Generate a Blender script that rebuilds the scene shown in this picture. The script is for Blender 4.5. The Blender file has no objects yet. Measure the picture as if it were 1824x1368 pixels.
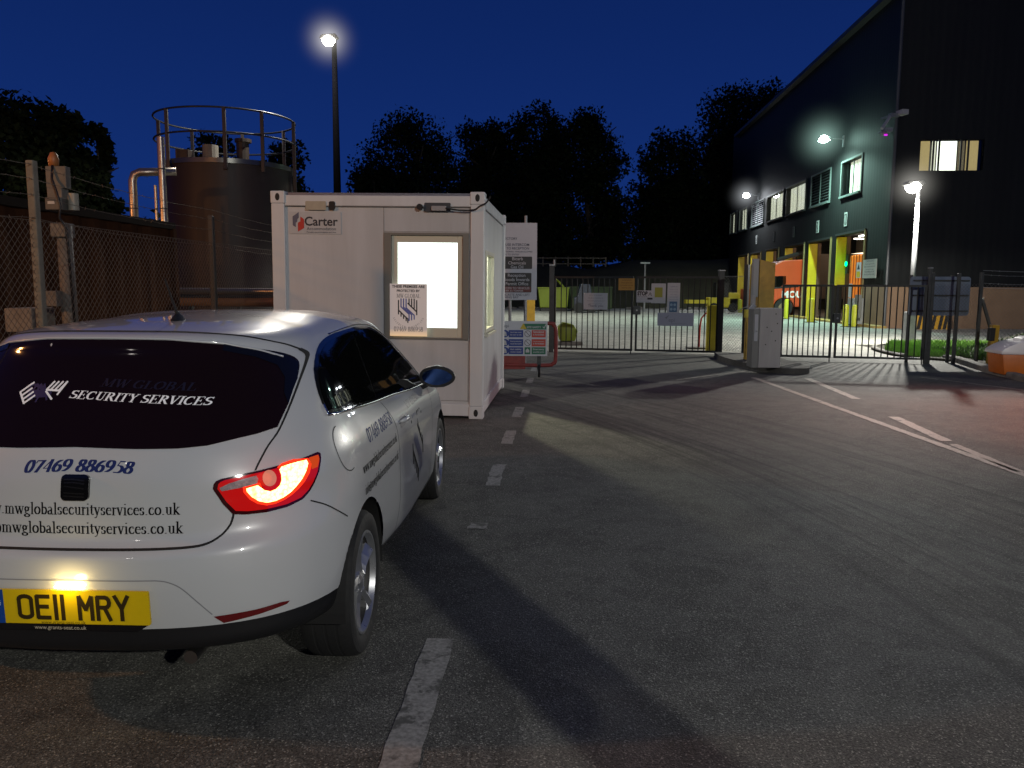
import bpy, bmesh, math, random
import numpy as np
from mathutils import Vector, Matrix
from mathutils.bvhtree import BVHTree
from mathutils.geometry import delaunay_2d_cdt

SC = bpy.context.scene
COL = SC.collection
rad = math.radians

# ------------------------------------------------------------------ camera
FPX, PITCH, ROLL, CH = 1420.0, rad(6.9), rad(0.25), 1.53
cam_d = bpy.data.cameras.new('camera'); cam = bpy.data.objects.new('camera', cam_d); COL.objects.link(cam)
cam_d.sensor_width = 36.0; cam_d.lens = FPX / 1824 * 36.0
cam_d.clip_start = 0.05; cam_d.clip_end = 2000
cam.location = (0, 0, CH)
cam.rotation_mode = 'XYZ'
cam.matrix_world = Matrix.Translation((0, 0, CH)) @ Matrix.Rotation(math.pi/2 - PITCH, 4, 'X') @ Matrix.Rotation(ROLL, 4, 'Z')
SC.camera = cam
SC.view_settings.view_transform = 'Standard'; SC.view_settings.look = 'None'; SC.view_settings.exposure = 0
SC.render.resolution_x = 1024; SC.render.resolution_y = 768

def ray(px, py):
    u = (px-912)/FPX; v = -(py-684)/FPX
    c, s = math.cos(ROLL), math.sin(ROLL)
    u, v = u*c - v*s, u*s + v*c
    cp, sp = math.cos(PITCH), math.sin(PITCH)
    return Vector((u, cp + v*sp, -sp + v*cp))
def G(px, py, z=0.0):
    r = ray(px, py); return r*((z-CH)/r.z) + Vector((0, 0, CH))
def P(px, py, Y):
    r = ray(px, py); return r*(Y/r.y) + Vector((0, 0, CH))
def on_plane(px, py, o, ang):
    """metres along a vertical plane through o heading ang, and height"""
    r = ray(px, py); n = Vector((-math.sin(ang), math.cos(ang), 0)); e = Vector((math.cos(ang), math.sin(ang), 0))
    o = Vector(o); c = Vector((0, 0, CH)); t = (o-c).dot(n)/r.dot(n); q = c + r*t
    return (q-o).dot(e), q.z - o.z

# ------------------------------------------------------------------ materials
MATS = {}
def mat(name, color=(.5, .5, .5), rough=.6, metal=0., noise=0., nscale=8., bump=0., bscale=40., coat=0., emit=None, estr=0., spec=.5, c2=None, streak=False):
    if name in MATS: return MATS[name]
    m = bpy.data.materials.new(name); m.use_nodes = True
    nt = m.node_tree; b = nt.nodes['Principled BSDF']; L = nt.links
    b.inputs['Base Color'].default_value = (*color, 1); b.inputs['Roughness'].default_value = rough
    b.inputs['Metallic'].default_value = metal; b.inputs['Specular IOR Level'].default_value = spec
    if coat: b.inputs['Coat Weight'].default_value = coat; b.inputs['Coat Roughness'].default_value = .04
    if emit: b.inputs['Emission Color'].default_value = (*emit, 1); b.inputs['Emission Strength'].default_value = estr
    tc = nt.nodes.new('ShaderNodeTexCoord')
    src = tc.outputs['Object']
    if streak:
        mp = nt.nodes.new('ShaderNodeMapping'); mp.inputs['Scale'].default_value = (1, 1, .12); L.new(src, mp.inputs['Vector']); src = mp.outputs[0]
    if noise or c2:
        n = nt.nodes.new('ShaderNodeTexNoise'); n.inputs['Scale'].default_value = nscale; n.inputs['Detail'].default_value = 6; n.inputs['Roughness'].default_value = .65
        L.new(src, n.inputs['Vector'])
        r = nt.nodes.new('ShaderNodeValToRGB'); L.new(n.outputs['Fac'], r.inputs['Fac'])
        r.color_ramp.elements[0].position = .3; r.color_ramp.elements[1].position = .7
        cc = c2 if c2 else tuple(max(0, x*(1-noise)) for x in color)
        r.color_ramp.elements[0].color = (*cc, 1); r.color_ramp.elements[1].color = (*color, 1)
        L.new(r.outputs['Color'], b.inputs['Base Color'])
        mr = nt.nodes.new('ShaderNodeMapRange'); L.new(n.outputs['Fac'], mr.inputs['Value'])
        mr.inputs['To Min'].default_value = min(1, rough+.12); mr.inputs['To Max'].default_value = max(0.02, rough-.08); L.new(mr.outputs[0], b.inputs['Roughness'])
    if bump:
        n2 = nt.nodes.new('ShaderNodeTexNoise'); n2.inputs['Scale'].default_value = bscale; n2.inputs['Detail'].default_value = 3
        L.new(tc.outputs['Object'], n2.inputs['Vector'])
        bp = nt.nodes.new('ShaderNodeBump'); bp.inputs['Strength'].default_value = bump; bp.inputs['Distance'].default_value = .01
        L.new(n2.outputs['Fac'], bp.inputs['Height']); L.new(bp.outputs[0], b.inputs['Normal'])
    MATS[name] = m; return m
def emis(name, color, s):
    if name in MATS: return MATS[name]
    m = bpy.data.materials.new(name); m.use_nodes = True; nt = m.node_tree; nt.nodes.clear()
    e = nt.nodes.new('ShaderNodeEmission'); e.inputs[0].default_value = (*color, 1); e.inputs[1].default_value = s
    o = nt.nodes.new('ShaderNodeOutputMaterial'); nt.links.new(e.outputs[0], o.inputs[0]); MATS[name] = m; return m
def glassmat(name, tint=(.9, .95, .95), refl=.12, rough=.02):
    if name in MATS: return MATS[name]
    m = bpy.data.materials.new(name); m.use_nodes = True; nt = m.node_tree; nt.nodes.clear()
    t = nt.nodes.new('ShaderNodeBsdfTransparent'); t.inputs[0].default_value = (*tint, 1)
    g = nt.nodes.new('ShaderNodeBsdfGlossy'); g.inputs['Roughness'].default_value = rough
    lw_ = nt.nodes.new('ShaderNodeLayerWeight'); lw_.inputs[0].default_value = .5
    pw = nt.nodes.new('ShaderNodeMath'); pw.operation = 'POWER'; pw.inputs[1].default_value = 4.; nt.links.new(lw_.outputs['Facing'], pw.inputs[0])
    f = nt.nodes.new('ShaderNodeMath'); f.operation = 'MULTIPLY_ADD'; f.inputs[1].default_value = .6; f.inputs[2].default_value = .04; nt.links.new(pw.outputs[0], f.inputs[0])
    mx = nt.nodes.new('ShaderNodeMixShader'); o = nt.nodes.new('ShaderNodeOutputMaterial')
    nt.links.new(f.outputs[0], mx.inputs[0]); nt.links.new(t.outputs[0], mx.inputs[1]); nt.links.new(g.outputs[0], mx.inputs[2]); nt.links.new(mx.outputs[0], o.inputs[0])
    MATS[name] = m; return m

# ------------------------------------------------------------------ mesh builder
class MB:
    def __init__(s): s.v = []; s.f = []
    def add(s, vs, fs):
        k = len(s.v); s.v += [tuple(p) for p in vs]; s.f += [tuple(i+k for i in f) for f in fs]; return s
    def box(s, x0, y0, z0, x1, y1, z1):
        vs = [(x, y, z) for z in (z0, z1) for y in (y0, y1) for x in (x0, x1)]
        return s.add(vs, [(0, 2, 3, 1), (4, 5, 7, 6), (0, 1, 5, 4), (2, 6, 7, 3), (0, 4, 6, 2), (1, 3, 7, 5)])
    def cyl(s, a, b, r0, r1=None, n=12, cap=True):
        a = Vector(a); b = Vector(b); r1 = r0 if r1 is None else r1
        d = (b-a).normalized(); u = d.orthogonal().normalized(); w = d.cross(u)
        vs = []
        for c, r in ((a, r0), (b, r1)):
            for i in range(n):
                t = 2*math.pi*i/n; vs.append(c + u*math.cos(t)*r + w*math.sin(t)*r)
        fs = [(i, (i+1) % n, n+(i+1) % n, n+i) for i in range(n)]
        if cap: fs += [tuple(range(n-1, -1, -1)), tuple(range(n, 2*n))]
        return s.add(vs, fs)
    def tube(s, pts, r, n=8, closed=False):
        pts = [Vector(p) for p in pts]; m = len(pts); rings = []
        prev = None
        for i, p in enumerate(pts):
            if closed: d = pts[(i+1) % m] - pts[i-1]
            else: d = pts[min(i+1, m-1)] - pts[max(i-1, 0)]
            d.normalize()
            u = (prev - d*prev.dot(d)) if prev is not None else d.orthogonal()
            if u.length < 1e-6: u = d.orthogonal()
            u.normalize(); prev = u; w = d.cross(u)
            rr = r[i] if isinstance(r, (list, tuple)) else r
            rings.append([p + u*math.cos(2*math.pi*j/n)*rr + w*math.sin(2*math.pi*j/n)*rr for j in range(n)])
        vs = [q for R in rings for q in R]; fs = []
        for i in range(m if closed else m-1):
            k = (i+1) % m
            for j in range(n): fs.append((i*n+j, i*n+(j+1) % n, k*n+(j+1) % n, k*n+j))
        if not closed: fs += [tuple(range(n-1, -1, -1)), tuple(range((m-1)*n, m*n))]
        return s.add(vs, fs)
    def lathe(s, prof, n=32, o=(0, 0, 0), axis='z'):
        vs = []; fs = []; m = len(prof)
        for i in range(n):
            t = 2*math.pi*i/n
            for r, z in prof:
                if axis == 'z': vs.append((o[0]+r*math.cos(t), o[1]+r*math.sin(t), o[2]+z))
                else: vs.append((o[0]+z, o[1]+r*math.cos(t), o[2]+r*math.sin(t)))
        for i in range(n):
            k = (i+1) % n
            for j in range(m-1): fs.append((i*m+j, k*m+j, k*m+j+1, i*m+j+1))
        return s.add(vs, fs)
    def prism(s, poly, z0, z1):
        n = len(poly)
        vs = [(x, y, z0) for x, y in poly] + [(x, y, z1) for x, y in poly]
        return s.add(vs, [tuple(range(n-1, -1, -1)), tuple(range(n, 2*n))] + [(i, (i+1) % n, n+(i+1) % n, n+i) for i in range(n)])
    def prism_y(s, poly, y0, y1):
        """polygon in x,z extruded along y"""
        n = len(poly)
        vs = [(x, y0, z) for x, z in poly] + [(x, y1, z) for x, z in poly]
        return s.add(vs, [tuple(range(n)), tuple(range(2*n-1, n-1, -1))] + [((i+1) % n, i, n+i, n+(i+1) % n) for i in range(n)])
    def prism_x(s, poly, x0, x1):
        n = len(poly)
        vs = [(x0, y, z) for y, z in poly] + [(x1, y, z) for y, z in poly]
        return s.add(vs, [tuple(range(n)), tuple(range(2*n-1, n-1, -1))] + [((i+1) % n, i, n+i, n+(i+1) % n) for i in range(n)])
    def build(s, name, m, parent=None, smooth=False, bevel=0, loc=None):
        me = bpy.data.meshes.new(name); me.from_pydata(s.v, [], s.f); me.validate()
        if bevel or True:
            bm = bmesh.new(); bm.from_mesh(me)
            bmesh.ops.recalc_face_normals(bm, faces=bm.faces)
            if bevel:
                es = [e for e in bm.edges if len(e.link_faces) == 2 and e.calc_face_angle(0) > rad(35)]
                bmesh.ops.bevel(bm, geom=es, offset=bevel, segments=2, affect='EDGES', profile=.6, clamp_overlap=True)
            bm.to_mesh(me); bm.free()
        return link(name, me, m, parent, smooth, loc)
def link(name, me, m, parent=None, smooth=False, loc=None):
    if m is not None and not me.materials: me.materials.append(m)
    if smooth:
        for p in me.polygons: p.use_smooth = True
        if smooth == 'auto':
            try: me.set_sharp_from_angle(angle=rad(38))
            except Exception: pass
    o = bpy.data.objects.new(name, me); COL.objects.link(o)
    if parent: o.parent = parent
    if loc: o.location = loc
    return o
def tag(o, label, cat, group=None):
    o['label'] = label; o['category'] = cat
    if group: o['group'] = group
    return o
def thing(name, label, cat, loc=(0, 0, 0), rz=0., group=None):
    o = bpy.data.objects.new(name, None); COL.objects.link(o); o.empty_display_size = .2
    o.location = loc; o.rotation_euler = (0, 0, rz)
    return tag(o, label, cat, group)
def struct(o): o['kind'] = 'structure'; return o
def stuff(o): o['kind'] = 'stuff'; return o
def copy_thing(o, loc, rz, label, scale=None):
    c = o.copy(); COL.objects.link(c); c.location = loc; c.rotation_euler = (0, 0, rz); c['label'] = label
    if scale is not None: c.scale = scale
    for ch in o.children:
        d = ch.copy(); COL.objects.link(d); d.parent = c
        for g in ch.children:
            e = g.copy(); COL.objects.link(e); e.parent = d
    return c

# ------------------------------------------------------------------ lettering
def text2d(s, size, shear=0., bold=0., spacing=1.):
    """sans lettering -> (verts2d, tris), left aligned on the baseline"""
    cu = bpy.data.curves.new('tmp', 'FONT'); cu.body = s; cu.size = size; cu.shear = shear; cu.offset = bold; cu.space_character = spacing
    cu.resolution_u = 3
    ob = bpy.data.objects.new('tmp', cu); COL.objects.link(ob)
    dg = bpy.context.evaluated_depsgraph_get(); me = ob.evaluated_get(dg).to_mesh()
    vs = [(v.co.x, v.co.y) for v in me.vertices]; fs = [tuple(p.vertices) for p in me.polygons]
    ob.evaluated_get(dg).to_mesh_clear(); bpy.data.objects.remove(ob); bpy.data.curves.remove(cu)
    return vs, fs
def arc(cx, cy, rx, ry, a0, a1, n=10):
    return [(cx + rx*math.cos(rad(a0+(a1-a0)*i/n)), cy + ry*math.sin(rad(a0+(a1-a0)*i/n))) for i in range(n+1)]
def sf(x, y, w=.13): return [(x-w, y), (x+w, y)]
# serif letters: (advance, [thick strokes], [thin strokes])
GL = {
 'S': (.58, [arc(.29, .74, .2, .22, 50, 250), arc(.29, .27, .22, .24, 80, -130), [(.22, .53), (.38, .45)]], [sf(.47, .82, .0)+[(.47, .98)], [(.08, .02), (.08, .24)]]),
 'E': (.66, [[(.16, 0), (.16, 1)]], [[(.05, 0), (.58, 0)], [(.05, 1), (.55, 1)], [(.16, .52), (.42, .52)], [(.42, .42), (.42, .62)], [(.58, 0), (.6, .2)], [(.55, 1), (.56, .82)]]),
 'C': (.70, [arc(.37, .5, .29, .48, 60, 300, 14)], [[(.56, .98), (.58, .74)], arc(.37, .5, .29, .5, 300, 325, 3)]),
 'U': (.74, [[(.18, 1), (.18, .3)], arc(.37, .3, .19, .29, 180, 300, 8)], [[(.57, 1), (.57, .3)], arc(.37, .3, .2, .29, 300, 360, 5), sf(.18, 1), sf(.57, 1)]),
 'R': (.70, [[(.16, 0), (.16, 1)], arc(.32, .76, .18, .22, 70, -70, 8), [(.34, .5), (.62, 0)]], [[(.05, 1), (.36, 1)], [(.16, .5), (.36, .51)], sf(.16, 0), [(.55, 0), (.72, 0)]]),
 'I': (.36, [[(.18, 0), (.18, 1)]], [sf(.18, 0), sf(.18, 1)]),
 'T': (.62, [[(.31, 0), (.31, 1)]], [[(.04, 1), (.58, 1)], [(.04, 1), (.03, .8)], [(.58, 1), (.59, .8)], sf(.31, 0)]),
 'Y': (.70, [[(.14, 1), (.36, .48)], [(.36, .48), (.36, 0)]], [[(.6, 1), (.36, .48)], sf(.14, 1), sf(.6, 1, .1), sf(.36, 0)]),
 'V': (.70, [[(.12, 1), (.36, .02)]], [[(.62, 1), (.36, 0)], sf(.14, 1), sf(.6, 1, .1)]),
 'M': (.92, [[(.18, 1), (.45, .08)], [(.76, 0), (.76, 1)]], [[(.16, 0), (.16, 1)], [(.45, .05), (.74, 1)], sf(.15, 0), sf(.14, 1, .1), sf(.78, 0), sf(.8, 1, .1)]),
 'W': (.98, [[(.12, 1), (.32, .02)], [(.5, .95), (.68, .02)]], [[(.32, 0), (.52, 1)], [(.68, 0), (.88, 1)], sf(.13, 1), sf(.5, 1, .1), sf(.86, 1, .1)]),
 'G': (.74, [arc(.37, .5, .29, .48, 60, 300, 14), [(.6, .05), (.6, .4)]], [[(.56, .98), (.58, .74)], sf(.6, .42)]),
 'L': (.62, [[(.16, 0), (.16, 1)]], [[(.05, 0), (.55, 0)], [(.55, 0), (.58, .24)], sf(.16, 1)]),
 'O': (.76, [arc(.38, .5, .29, .48, 0, 360, 20)], []),
 'B': (.66, [[(.16, 0), (.16, 1)], arc(.33, .76, .17, .22, 75, -75, 8), arc(.34, .26, .22, .24, 80, -80, 8)], [[(.05, 1), (.36, 1)], [(.05, 0), (.38, 0)], [(.16, .52), (.36, .52)]]),
 'A': (.72, [[(.36, .98), (.6, 0)]], [[(.35, .98), (.12, 0)], [(.2, .34), (.5, .34)], sf(.12, 0, .1), sf(.6, 0)]),
 '0': (.52, [arc(.26, .48, .18, .47, 0, 360, 20)], []),
 '4': (.52, [[(.36, 0), (.36, .95)]], [[(.36, .95), (.05, .3)], [(.05, .28), (.5, .28)]]),
 '5': (.52, [arc(.22, .3, .22, .28, 90, -120, 12)], [[(.14, .58), (.24, .59)], [(.13, .56), (.2, .93)], [(.2, .92), (.44, .92)], [(.2, .88), (.44, .88)]]),
 '6': (.52, [arc(.27, .28, .18, .27, 0, 360, 16), arc(.5, .32, .42, .6, 110, 178, 8)], []),
 '7': (.50, [[(.44, .9), (.2, 0)]], [[(.07, .9), (.46, .9)], [(.07, .86), (.46, .86)], [(.07, .9), (.04, .72)]]),
 '8': (.52, [arc(.26, .72, .14, .21, 0, 360, 14), arc(.26, .25, .18, .24, 0, 360, 16)], []),
 '9': (.52, [arc(.25, .67, .18, .27, 0, 360, 16), arc(.02, .62, .42, .6, -70, 0, 8)], []),
 'w': (.74, [[(.1, .64), (.26, .02)], [(.38, .62), (.53, .02)]], [[(.26, 0), (.4, .64)], [(.53, 0), (.67, .64)], sf(.11, .64, .09), sf(.4, .64, .09), sf(.66, .64, .07)]),
 'm': (.80, [[(.14, 0), (.14, .62)], [(.4, 0), (.4, .48)], [(.67, 0), (.67, .48)]], [arc(.27, .46, .13, .17, 0, 150, 6), arc(.54, .46, .13, .17, 0, 150, 6), sf(.14, 0, .1), sf(.4, 0, .1), sf(.67, 0, .1), [(.04, .6), (.14, .64)]]),
 'n': (.54, [[(.14, 0), (.14, .62)], [(.41, 0), (.41, .46)]], [arc(.275, .44, .135, .19, 0, 150, 6), sf(.14, 0, .1), sf(.41, 0, .1), [(.04, .6), (.14, .64)]]),
 'g': (.50, [arc(.23, .43, .13, .19, 0, 360, 14), arc(.25, -.12, .19, .12, 0, 360, 14)], [[(.18, .24), (.1, .14)], [(.1, .13), (.3, .02)], [(.34, .57), (.48, .58)]]),
 'l': (.30, [[(.15, 0), (.15, 1)]], [sf(.15, 0, .1), [(.05, .97), (.15, 1)]]),
 'o': (.51, [arc(.255, .32, .19, .31, 0, 360, 16)], []),
 'b': (.52, [[(.13, .02), (.13, 1)], arc(.27, .31, .17, .3, 120, -140, 12)], [[(.04, .97), (.13, 1)]]),
 'a': (.46, [[(.31, .1), (.31, .48)], arc(.17, .16, .11, .15, 60, 320, 8)], [arc(.2, .46, .12, .17, 0, 150, 6), [(.31, .38), (.12, .28)], arc(.38, .1, .07, .1, 180, 330, 4)]),
 's': (.40, [arc(.19, .48, .11, .14, 60, 230, 7), arc(.19, .16, .12, .15, 60, -130, 8)], [[(.3, .6), (.31, .46)], [(.06, .04), (.06, .18)]]),
 'e': (.46, [arc(.24, .32, .17, .3, 60, 310, 12)], [arc(.24, .32, .17, .31, 5, 60, 4), [(.09, .38), (.4, .38)]]),
 'c': (.45, [arc(.25, .32, .18, .3, 70, 300, 12), [(.34, .52), (.36, .5)]], [arc(.25, .32, .18, .3, 300, 330, 3)]),
 'u': (.54, [[(.14, .62), (.14, .16)], [(.4, .64), (.4, .04)]], [arc(.27, .18, .13, .17, 180, 330, 6), [(.04, .62), (.14, .64)], [(.31, .62), (.4, .64)], [(.4, .03), (.5, .03)]]),
 'r': (.36, [[(.13, 0), (.13, .62)], [(.28, .56), (.31, .57)]], [arc(.25, .46, .12, .15, 60, 150, 4), sf(.13, 0, .1), [(.03, .6), (.13, .64)]]),
 'i': (.29, [[(.14, 0), (.14, .62)], [(.14, .9), (.14, .93)]], [sf(.14, 0, .1), [(.04, .6), (.14, .64)]]),
 't': (.31, [[(.14, .8), (.14, .14)]], [arc(.22, .12, .08, .1, 180, 330, 4), [(.03, .62), (.28, .62)]]),
 'y': (.50, [[(.1, .62), (.26, .04)]], [[(.42, .64), (.2, -.2)], [(.2, -.2), (.08, -.24)], sf(.1, .64, .08), sf(.41, .64, .07)]),
 'v': (.50, [[(.1, .62), (.25, .02)]], [[(.41, .64), (.25, 0)], sf(.1, .64, .08), sf(.41, .64, .07)]),
 'k': (.52, [[(.14, 0), (.14, 1)], [(.2, .34), (.44, 0)]], [[(.16, .3), (.4, .62)], sf(.14, 0, .1), sf(.44, 0, .08), sf(.4, .63, .08), [(.04, .97), (.14, 1)]]),
 'f': (.34, [[(.14, 0), (.14, .82)]], [arc(.24, .82, .1, .17, 180, 50, 5), [(.03, .62), (.28, .62)], sf(.14, 0, .1)]),
 '.': (.26, [[(.12, .03), (.13, .04)]], []),
 '@': (.92, [arc(.44, .3, .38, .48, -60, 290, 20), arc(.42, .32, .15, .2, 40, 320, 8)], [[(.58, .5), (.54, .16)]]),
 ' ': (.28, [], []),
}
def serif2d(s, size, slant=0., wt=.1, sx=1., track=0.):
    polys = []; x = 0.; thin = .035 if wt < .12 else .05
    for ch in s:
        adv, th, tn = GL[ch]
        for strokes, pw, ph in ((th, wt, thin), (tn, thin*1.1, thin)):
            for st in strokes:
                for a, b in zip(st[:-1], st[1:]):
                    q = [(p[0]+i*pw/2, p[1]+j*ph/2) for p in (a, b) for i in (-1, 1) for j in (-1, 1)]
                    q = hull(q)
                    polys.append([((px*sx+x+slant*py)*size, py*size) for px, py in q])
        x += (adv+track)*sx
    vs = []; fs = []
    for p in polys:
        k = len(vs); vs += [Vector(v) for v in p]; fs.append(list(range(k, k+len(p))))
    r = delaunay_2d_cdt(vs, [], fs, 0, 1e-5, True)
    tri = [tuple(f) for f, of in zip(r[2], r[5]) if of]
    return [tuple(v) for v in r[0]], tri
def hull(p):
    p = sorted(set((round(a, 6), round(b, 6)) for a, b in p))
    def half(q):
        h = []
        for c in q:
            while len(h) > 1 and (h[-1][0]-h[-2][0])*(c[1]-h[-2][1])-(h[-1][1]-h[-2][1])*(c[0]-h[-2][0]) <= 0: h.pop()
            h.append(c)
        return h
    a = half(p); b = half(p[::-1]); return a[:-1]+b[:-1]
def fit2d(vf, x0, y0, w=None, h=None):
    """move/scale lettering so that it starts at x0,y0 with the given width"""
    vs, fs = vf; xs = [v[0] for v in vs]; k = (w/(max(xs)-min(xs))) if w else 1.; m = min(xs)
    kh = k if h is None else h/max(1e-6, max(v[1] for v in vs))
    return [((v[0]-m)*k+x0, v[1]*kh+y0) for v in vs], fs
def centred(vf, cx, y0, w=None):
    vs, fs = fit2d(vf, 0, 0, w); W = max(v[0] for v in vs)
    return [(v[0]+cx-W/2, v[1]+y0) for v in vs], fs
def poly2d(polys):
    vs = []; fs = []
    for p in polys:
        k = len(vs); vs += list(p); fs.append(tuple(range(k, k+len(p))))
    return vs, fs
def rect(x0, y0, x1, y1): return [(x0, y0), (x1, y0), (x1, y1), (x0, y1)]
def join2d(*a):
    vs = []; fs = []
    for v, f in a:
        k = len(vs); vs += list(v); fs += [tuple(i+k for i in t) for t in f]
    return vs, fs
def flat_xz(name, vf, m, parent, y, ox=0, oz=0):
    """2d drawing laid on a vertical board facing -y at depth y"""
    mb = MB(); mb.add([(x+ox, y, z+oz) for x, z in vf[0]], vf[1]); return mb.build(name, m, parent)
def thicken(path, w):
    """polyline -> list of quads"""
    out = []
    for a, b in zip(path[:-1], path[1:]):
        if abs(a[0]-b[0])+abs(a[1]-b[1]) < 1e-7: continue
        d = Vector((b[0]-a[0], b[1]-a[1])); d.normalize(); n = Vector((-d.y, d.x))*w/2; e = d*w*.25
        out.append([(a[0]-n.x-e.x, a[1]-n.y-e.y), (b[0]-n.x+e.x, b[1]-n.y+e.y), (b[0]+n.x+e.x, b[1]+n.y+e.y), (a[0]+n.x-e.x, a[1]+n.y-e.y)])
    return out
def ccw(p):
    p = [tuple(q) for q in p]
    return p if sum(p[i-1][0]*p[i][1]-p[i][0]*p[i-1][1] for i in range(len(p))) > 0 else p[::-1]
def union2d(polys):
    vs = []; fs = []
    for p in polys:
        p = ccw(p)
        k = len(vs); vs += [Vector(v) for v in p]; fs.append(list(range(k, k+len(p))))
    r = delaunay_2d_cdt(vs, [], fs, 0, 1e-6, True)
    return [tuple(v) for v in r[0]], [tuple(f) for f, of in zip(r[2], r[5]) if of]
def shield(size):
    """striped hexagonal emblem: (dark strokes, blue strokes) drawn in a unit box"""
    w = .055; dark = []; blue = []
    def mp(ps): return [(x*size, z*size) for x, z in ps]
    # three blue zig-zag bands
    for i, o in enumerate((0, .12, .24)):
        blue += thicken(mp([(.24+o-.06, .98), (.24+o-.06, .66-.02*i), (.62+o-.06, .36-.02*i), (.62+o-.06, .10+.03*i)]), w*size)
    # upper right comb
    for x in (.56, .68, .80, .92):
        dark += thicken(mp([(x, .98-(.06 if x > .9 else 0)), (x, .76-.10*(x-.56)/.12*.8)]), w*size)
    dark += thicken(mp([(.50, .80), (.92, .46)]), w*size) + thicken(mp([(.92, .92), (.92, .34)]), w*size)
    # lower left comb
    for x in (.06, .18, .30, .42):
        dark += thicken(mp([(x, .52-(x-.06)*.85), (x, .36-(x-.06)*.75)]), w*size)
    dark += thicken(mp([(.06, .92), (.06, .36)]), w*size) + thicken(mp([(.06, .52), (.50, .16)]), w*size) + thicken(mp([(.50, .18), (.50, .02)]), w*size)
    return union2d(dark), union2d(blue)
# ================================================================== THE CAR
RINGS = [
 # half width, y of rear / front, y where rear / front corner begins, corner exponents, heights (rear centre, rear corner, middle, front corner, front centre)
 (0.60, 0.20, 3.75, 0.70, 3.35, 3.0, 3.0, (0.30, 0.30, 0.24, 0.22, 0.22)),
 (0.775, 0.085, 3.90, 0.72, 3.30, 3.0, 2.6, (0.285, 0.295, 0.215, 0.20, 0.20)),
 (0.815, 0.035, 3.95, 0.74, 3.28, 3.1, 2.6, (0.31, 0.33, 0.25, 0.24, 0.24)),
 (0.838, 0.014, 4.00, 0.76, 3.25, 3.1, 2.5, (0.392, 0.405, 0.35, 0.34, 0.34)),
 (0.846, 0.000, 4.03, 0.78, 3.22, 3.1, 2.4, (0.50, 0.52, 0.48, 0.46, 0.46)),
 (0.845, 0.000, 4.03, 0.80, 3.20, 3.1, 2.4, (0.605, 0.62, 0.60, 0.56, 0.56)),
 (0.844, 0.012, 4.02, 0.82, 3.18, 3.1, 2.3, (0.650, 0.68, 0.67, 0.63, 0.61)),
 (0.843, 0.044, 4.00, 0.82, 3.18, 3.1, 2.3, (0.675, 0.72, 0.71, 0.67, 0.65)),
 (0.838, 0.054, 3.97, 0.84, 3.15, 3.0, 2.2, (0.75, 0.79, 0.78, 0.73, 0.70)),
 (0.822, 0.065, 3.85, 0.84, 3.12, 3.0, 2.2, (0.85, 0.885, 0.86, 0.80, 0.77)),
 (0.790, 0.085, 3.60, 0.82, 3.05, 2.9, 2.2, (0.93, 0.965, 0.92, 0.87, 0.86)),
 (0.752, 0.110, 3.25, 0.80, 2.95, 2.8, 2.2, (0.985, 1.035, 0.965, 0.92, 0.95)),
 (0.715, 0.165, 2.98, 0.80, 2.72, 2.7, 2.3, (1.07, 1.115, 1.05, 1.01, 1.02)),
 (0.668, 0.235, 2.74, 0.82, 2.48, 2.6, 2.3, (1.17, 1.205, 1.16, 1.13, 1.13)),
 (0.618, 0.300, 2.48, 0.86, 2.24, 2.6, 2.3, (1.27, 1.285, 1.275, 1.25, 1.26)),
 (0.582, 0.315, 2.32, 0.92, 2.10, 2.6, 2.3, (1.325, 1.33, 1.335, 1.32, 1.34)),
 (0.540, 0.335, 2.22, 0.95, 2.00, 2.5, 2.2, (1.350, 1.352, 1.366, 1.35, 1.36)),
 (0.460, 0.420, 2.10, 1.00, 1.90, 2.4, 2.2, (1.366, 1.370, 1.390, 1.375, 1.385)),
 (0.330, 0.620, 1.95, 1.10, 1.80, 2.3, 2.2, (1.385, 1.390, 1.405, 1.40, 1.400)),
 (0.160, 0.950, 1.75, 1.20, 1.65, 2.2, 2.2, (1.402, 1.404, 1.412, 1.408, 1.409)),
 (0.000, 1.300, 1.55, 1.35, 1.50, 2.2, 2.2, (1.413, 1.413, 1.414, 1.413, 1.413)),
]
def _sm(a, b, t):
    t = np.clip(t, 0, 1); return a + (b-a)*t*t*(3-2*t)
def _rs(Q, n):
    d = np.r_[0, np.cumsum(np.linalg.norm(np.diff(Q, axis=0), axis=1))]
    if d[-1] < 1e-9: return np.repeat(Q[:1], n, 0)
    s = np.linspace(0, d[-1], n); return np.stack([np.interp(s, d, Q[:, k]) for k in range(3)], 1)
NA, NB, NC = 84, 190, 50
def _ring(r):
    w, yr, yf, ycr, ycf, nr, nf, zs = r
    t = np.linspace(0, math.pi/2, 500)
    xr = w*np.sin(t)**(2/nr); y1 = ycr-(ycr-yr)*np.cos(t)**(2/nr); z1 = zs[0]+(zs[1]-zs[0])*(xr/max(w, 1e-6))**2
    A = _rs(np.stack([xr, y1, z1], 1), NA)
    ys = np.linspace(ycr, ycf, 300); L = (ycf-ycr)/2; m = (ycr+ycf)/2
    zz = np.where(ys < m, _sm(zs[1], zs[2], (ys-ycr)/(m-ycr+1e-9)), _sm(zs[2], zs[3], (ys-m)/(ycf-m+1e-9)))
    B = _rs(np.stack([w+.012*w*(1-((ys-m)/max(L, 1e-6))**2), ys, zz], 1), NB+2)[1:-1]
    t = t[::-1]; xf = w*np.sin(t)**(2/nf); y2 = ycf+(yf-ycf)*np.cos(t)**(2/nf); z2 = zs[4]+(zs[3]-zs[4])*(xf/max(w, 1e-6))**2
    return np.concatenate([A, B, _rs(np.stack([xf, y2, z2], 1), NC)])
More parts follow.
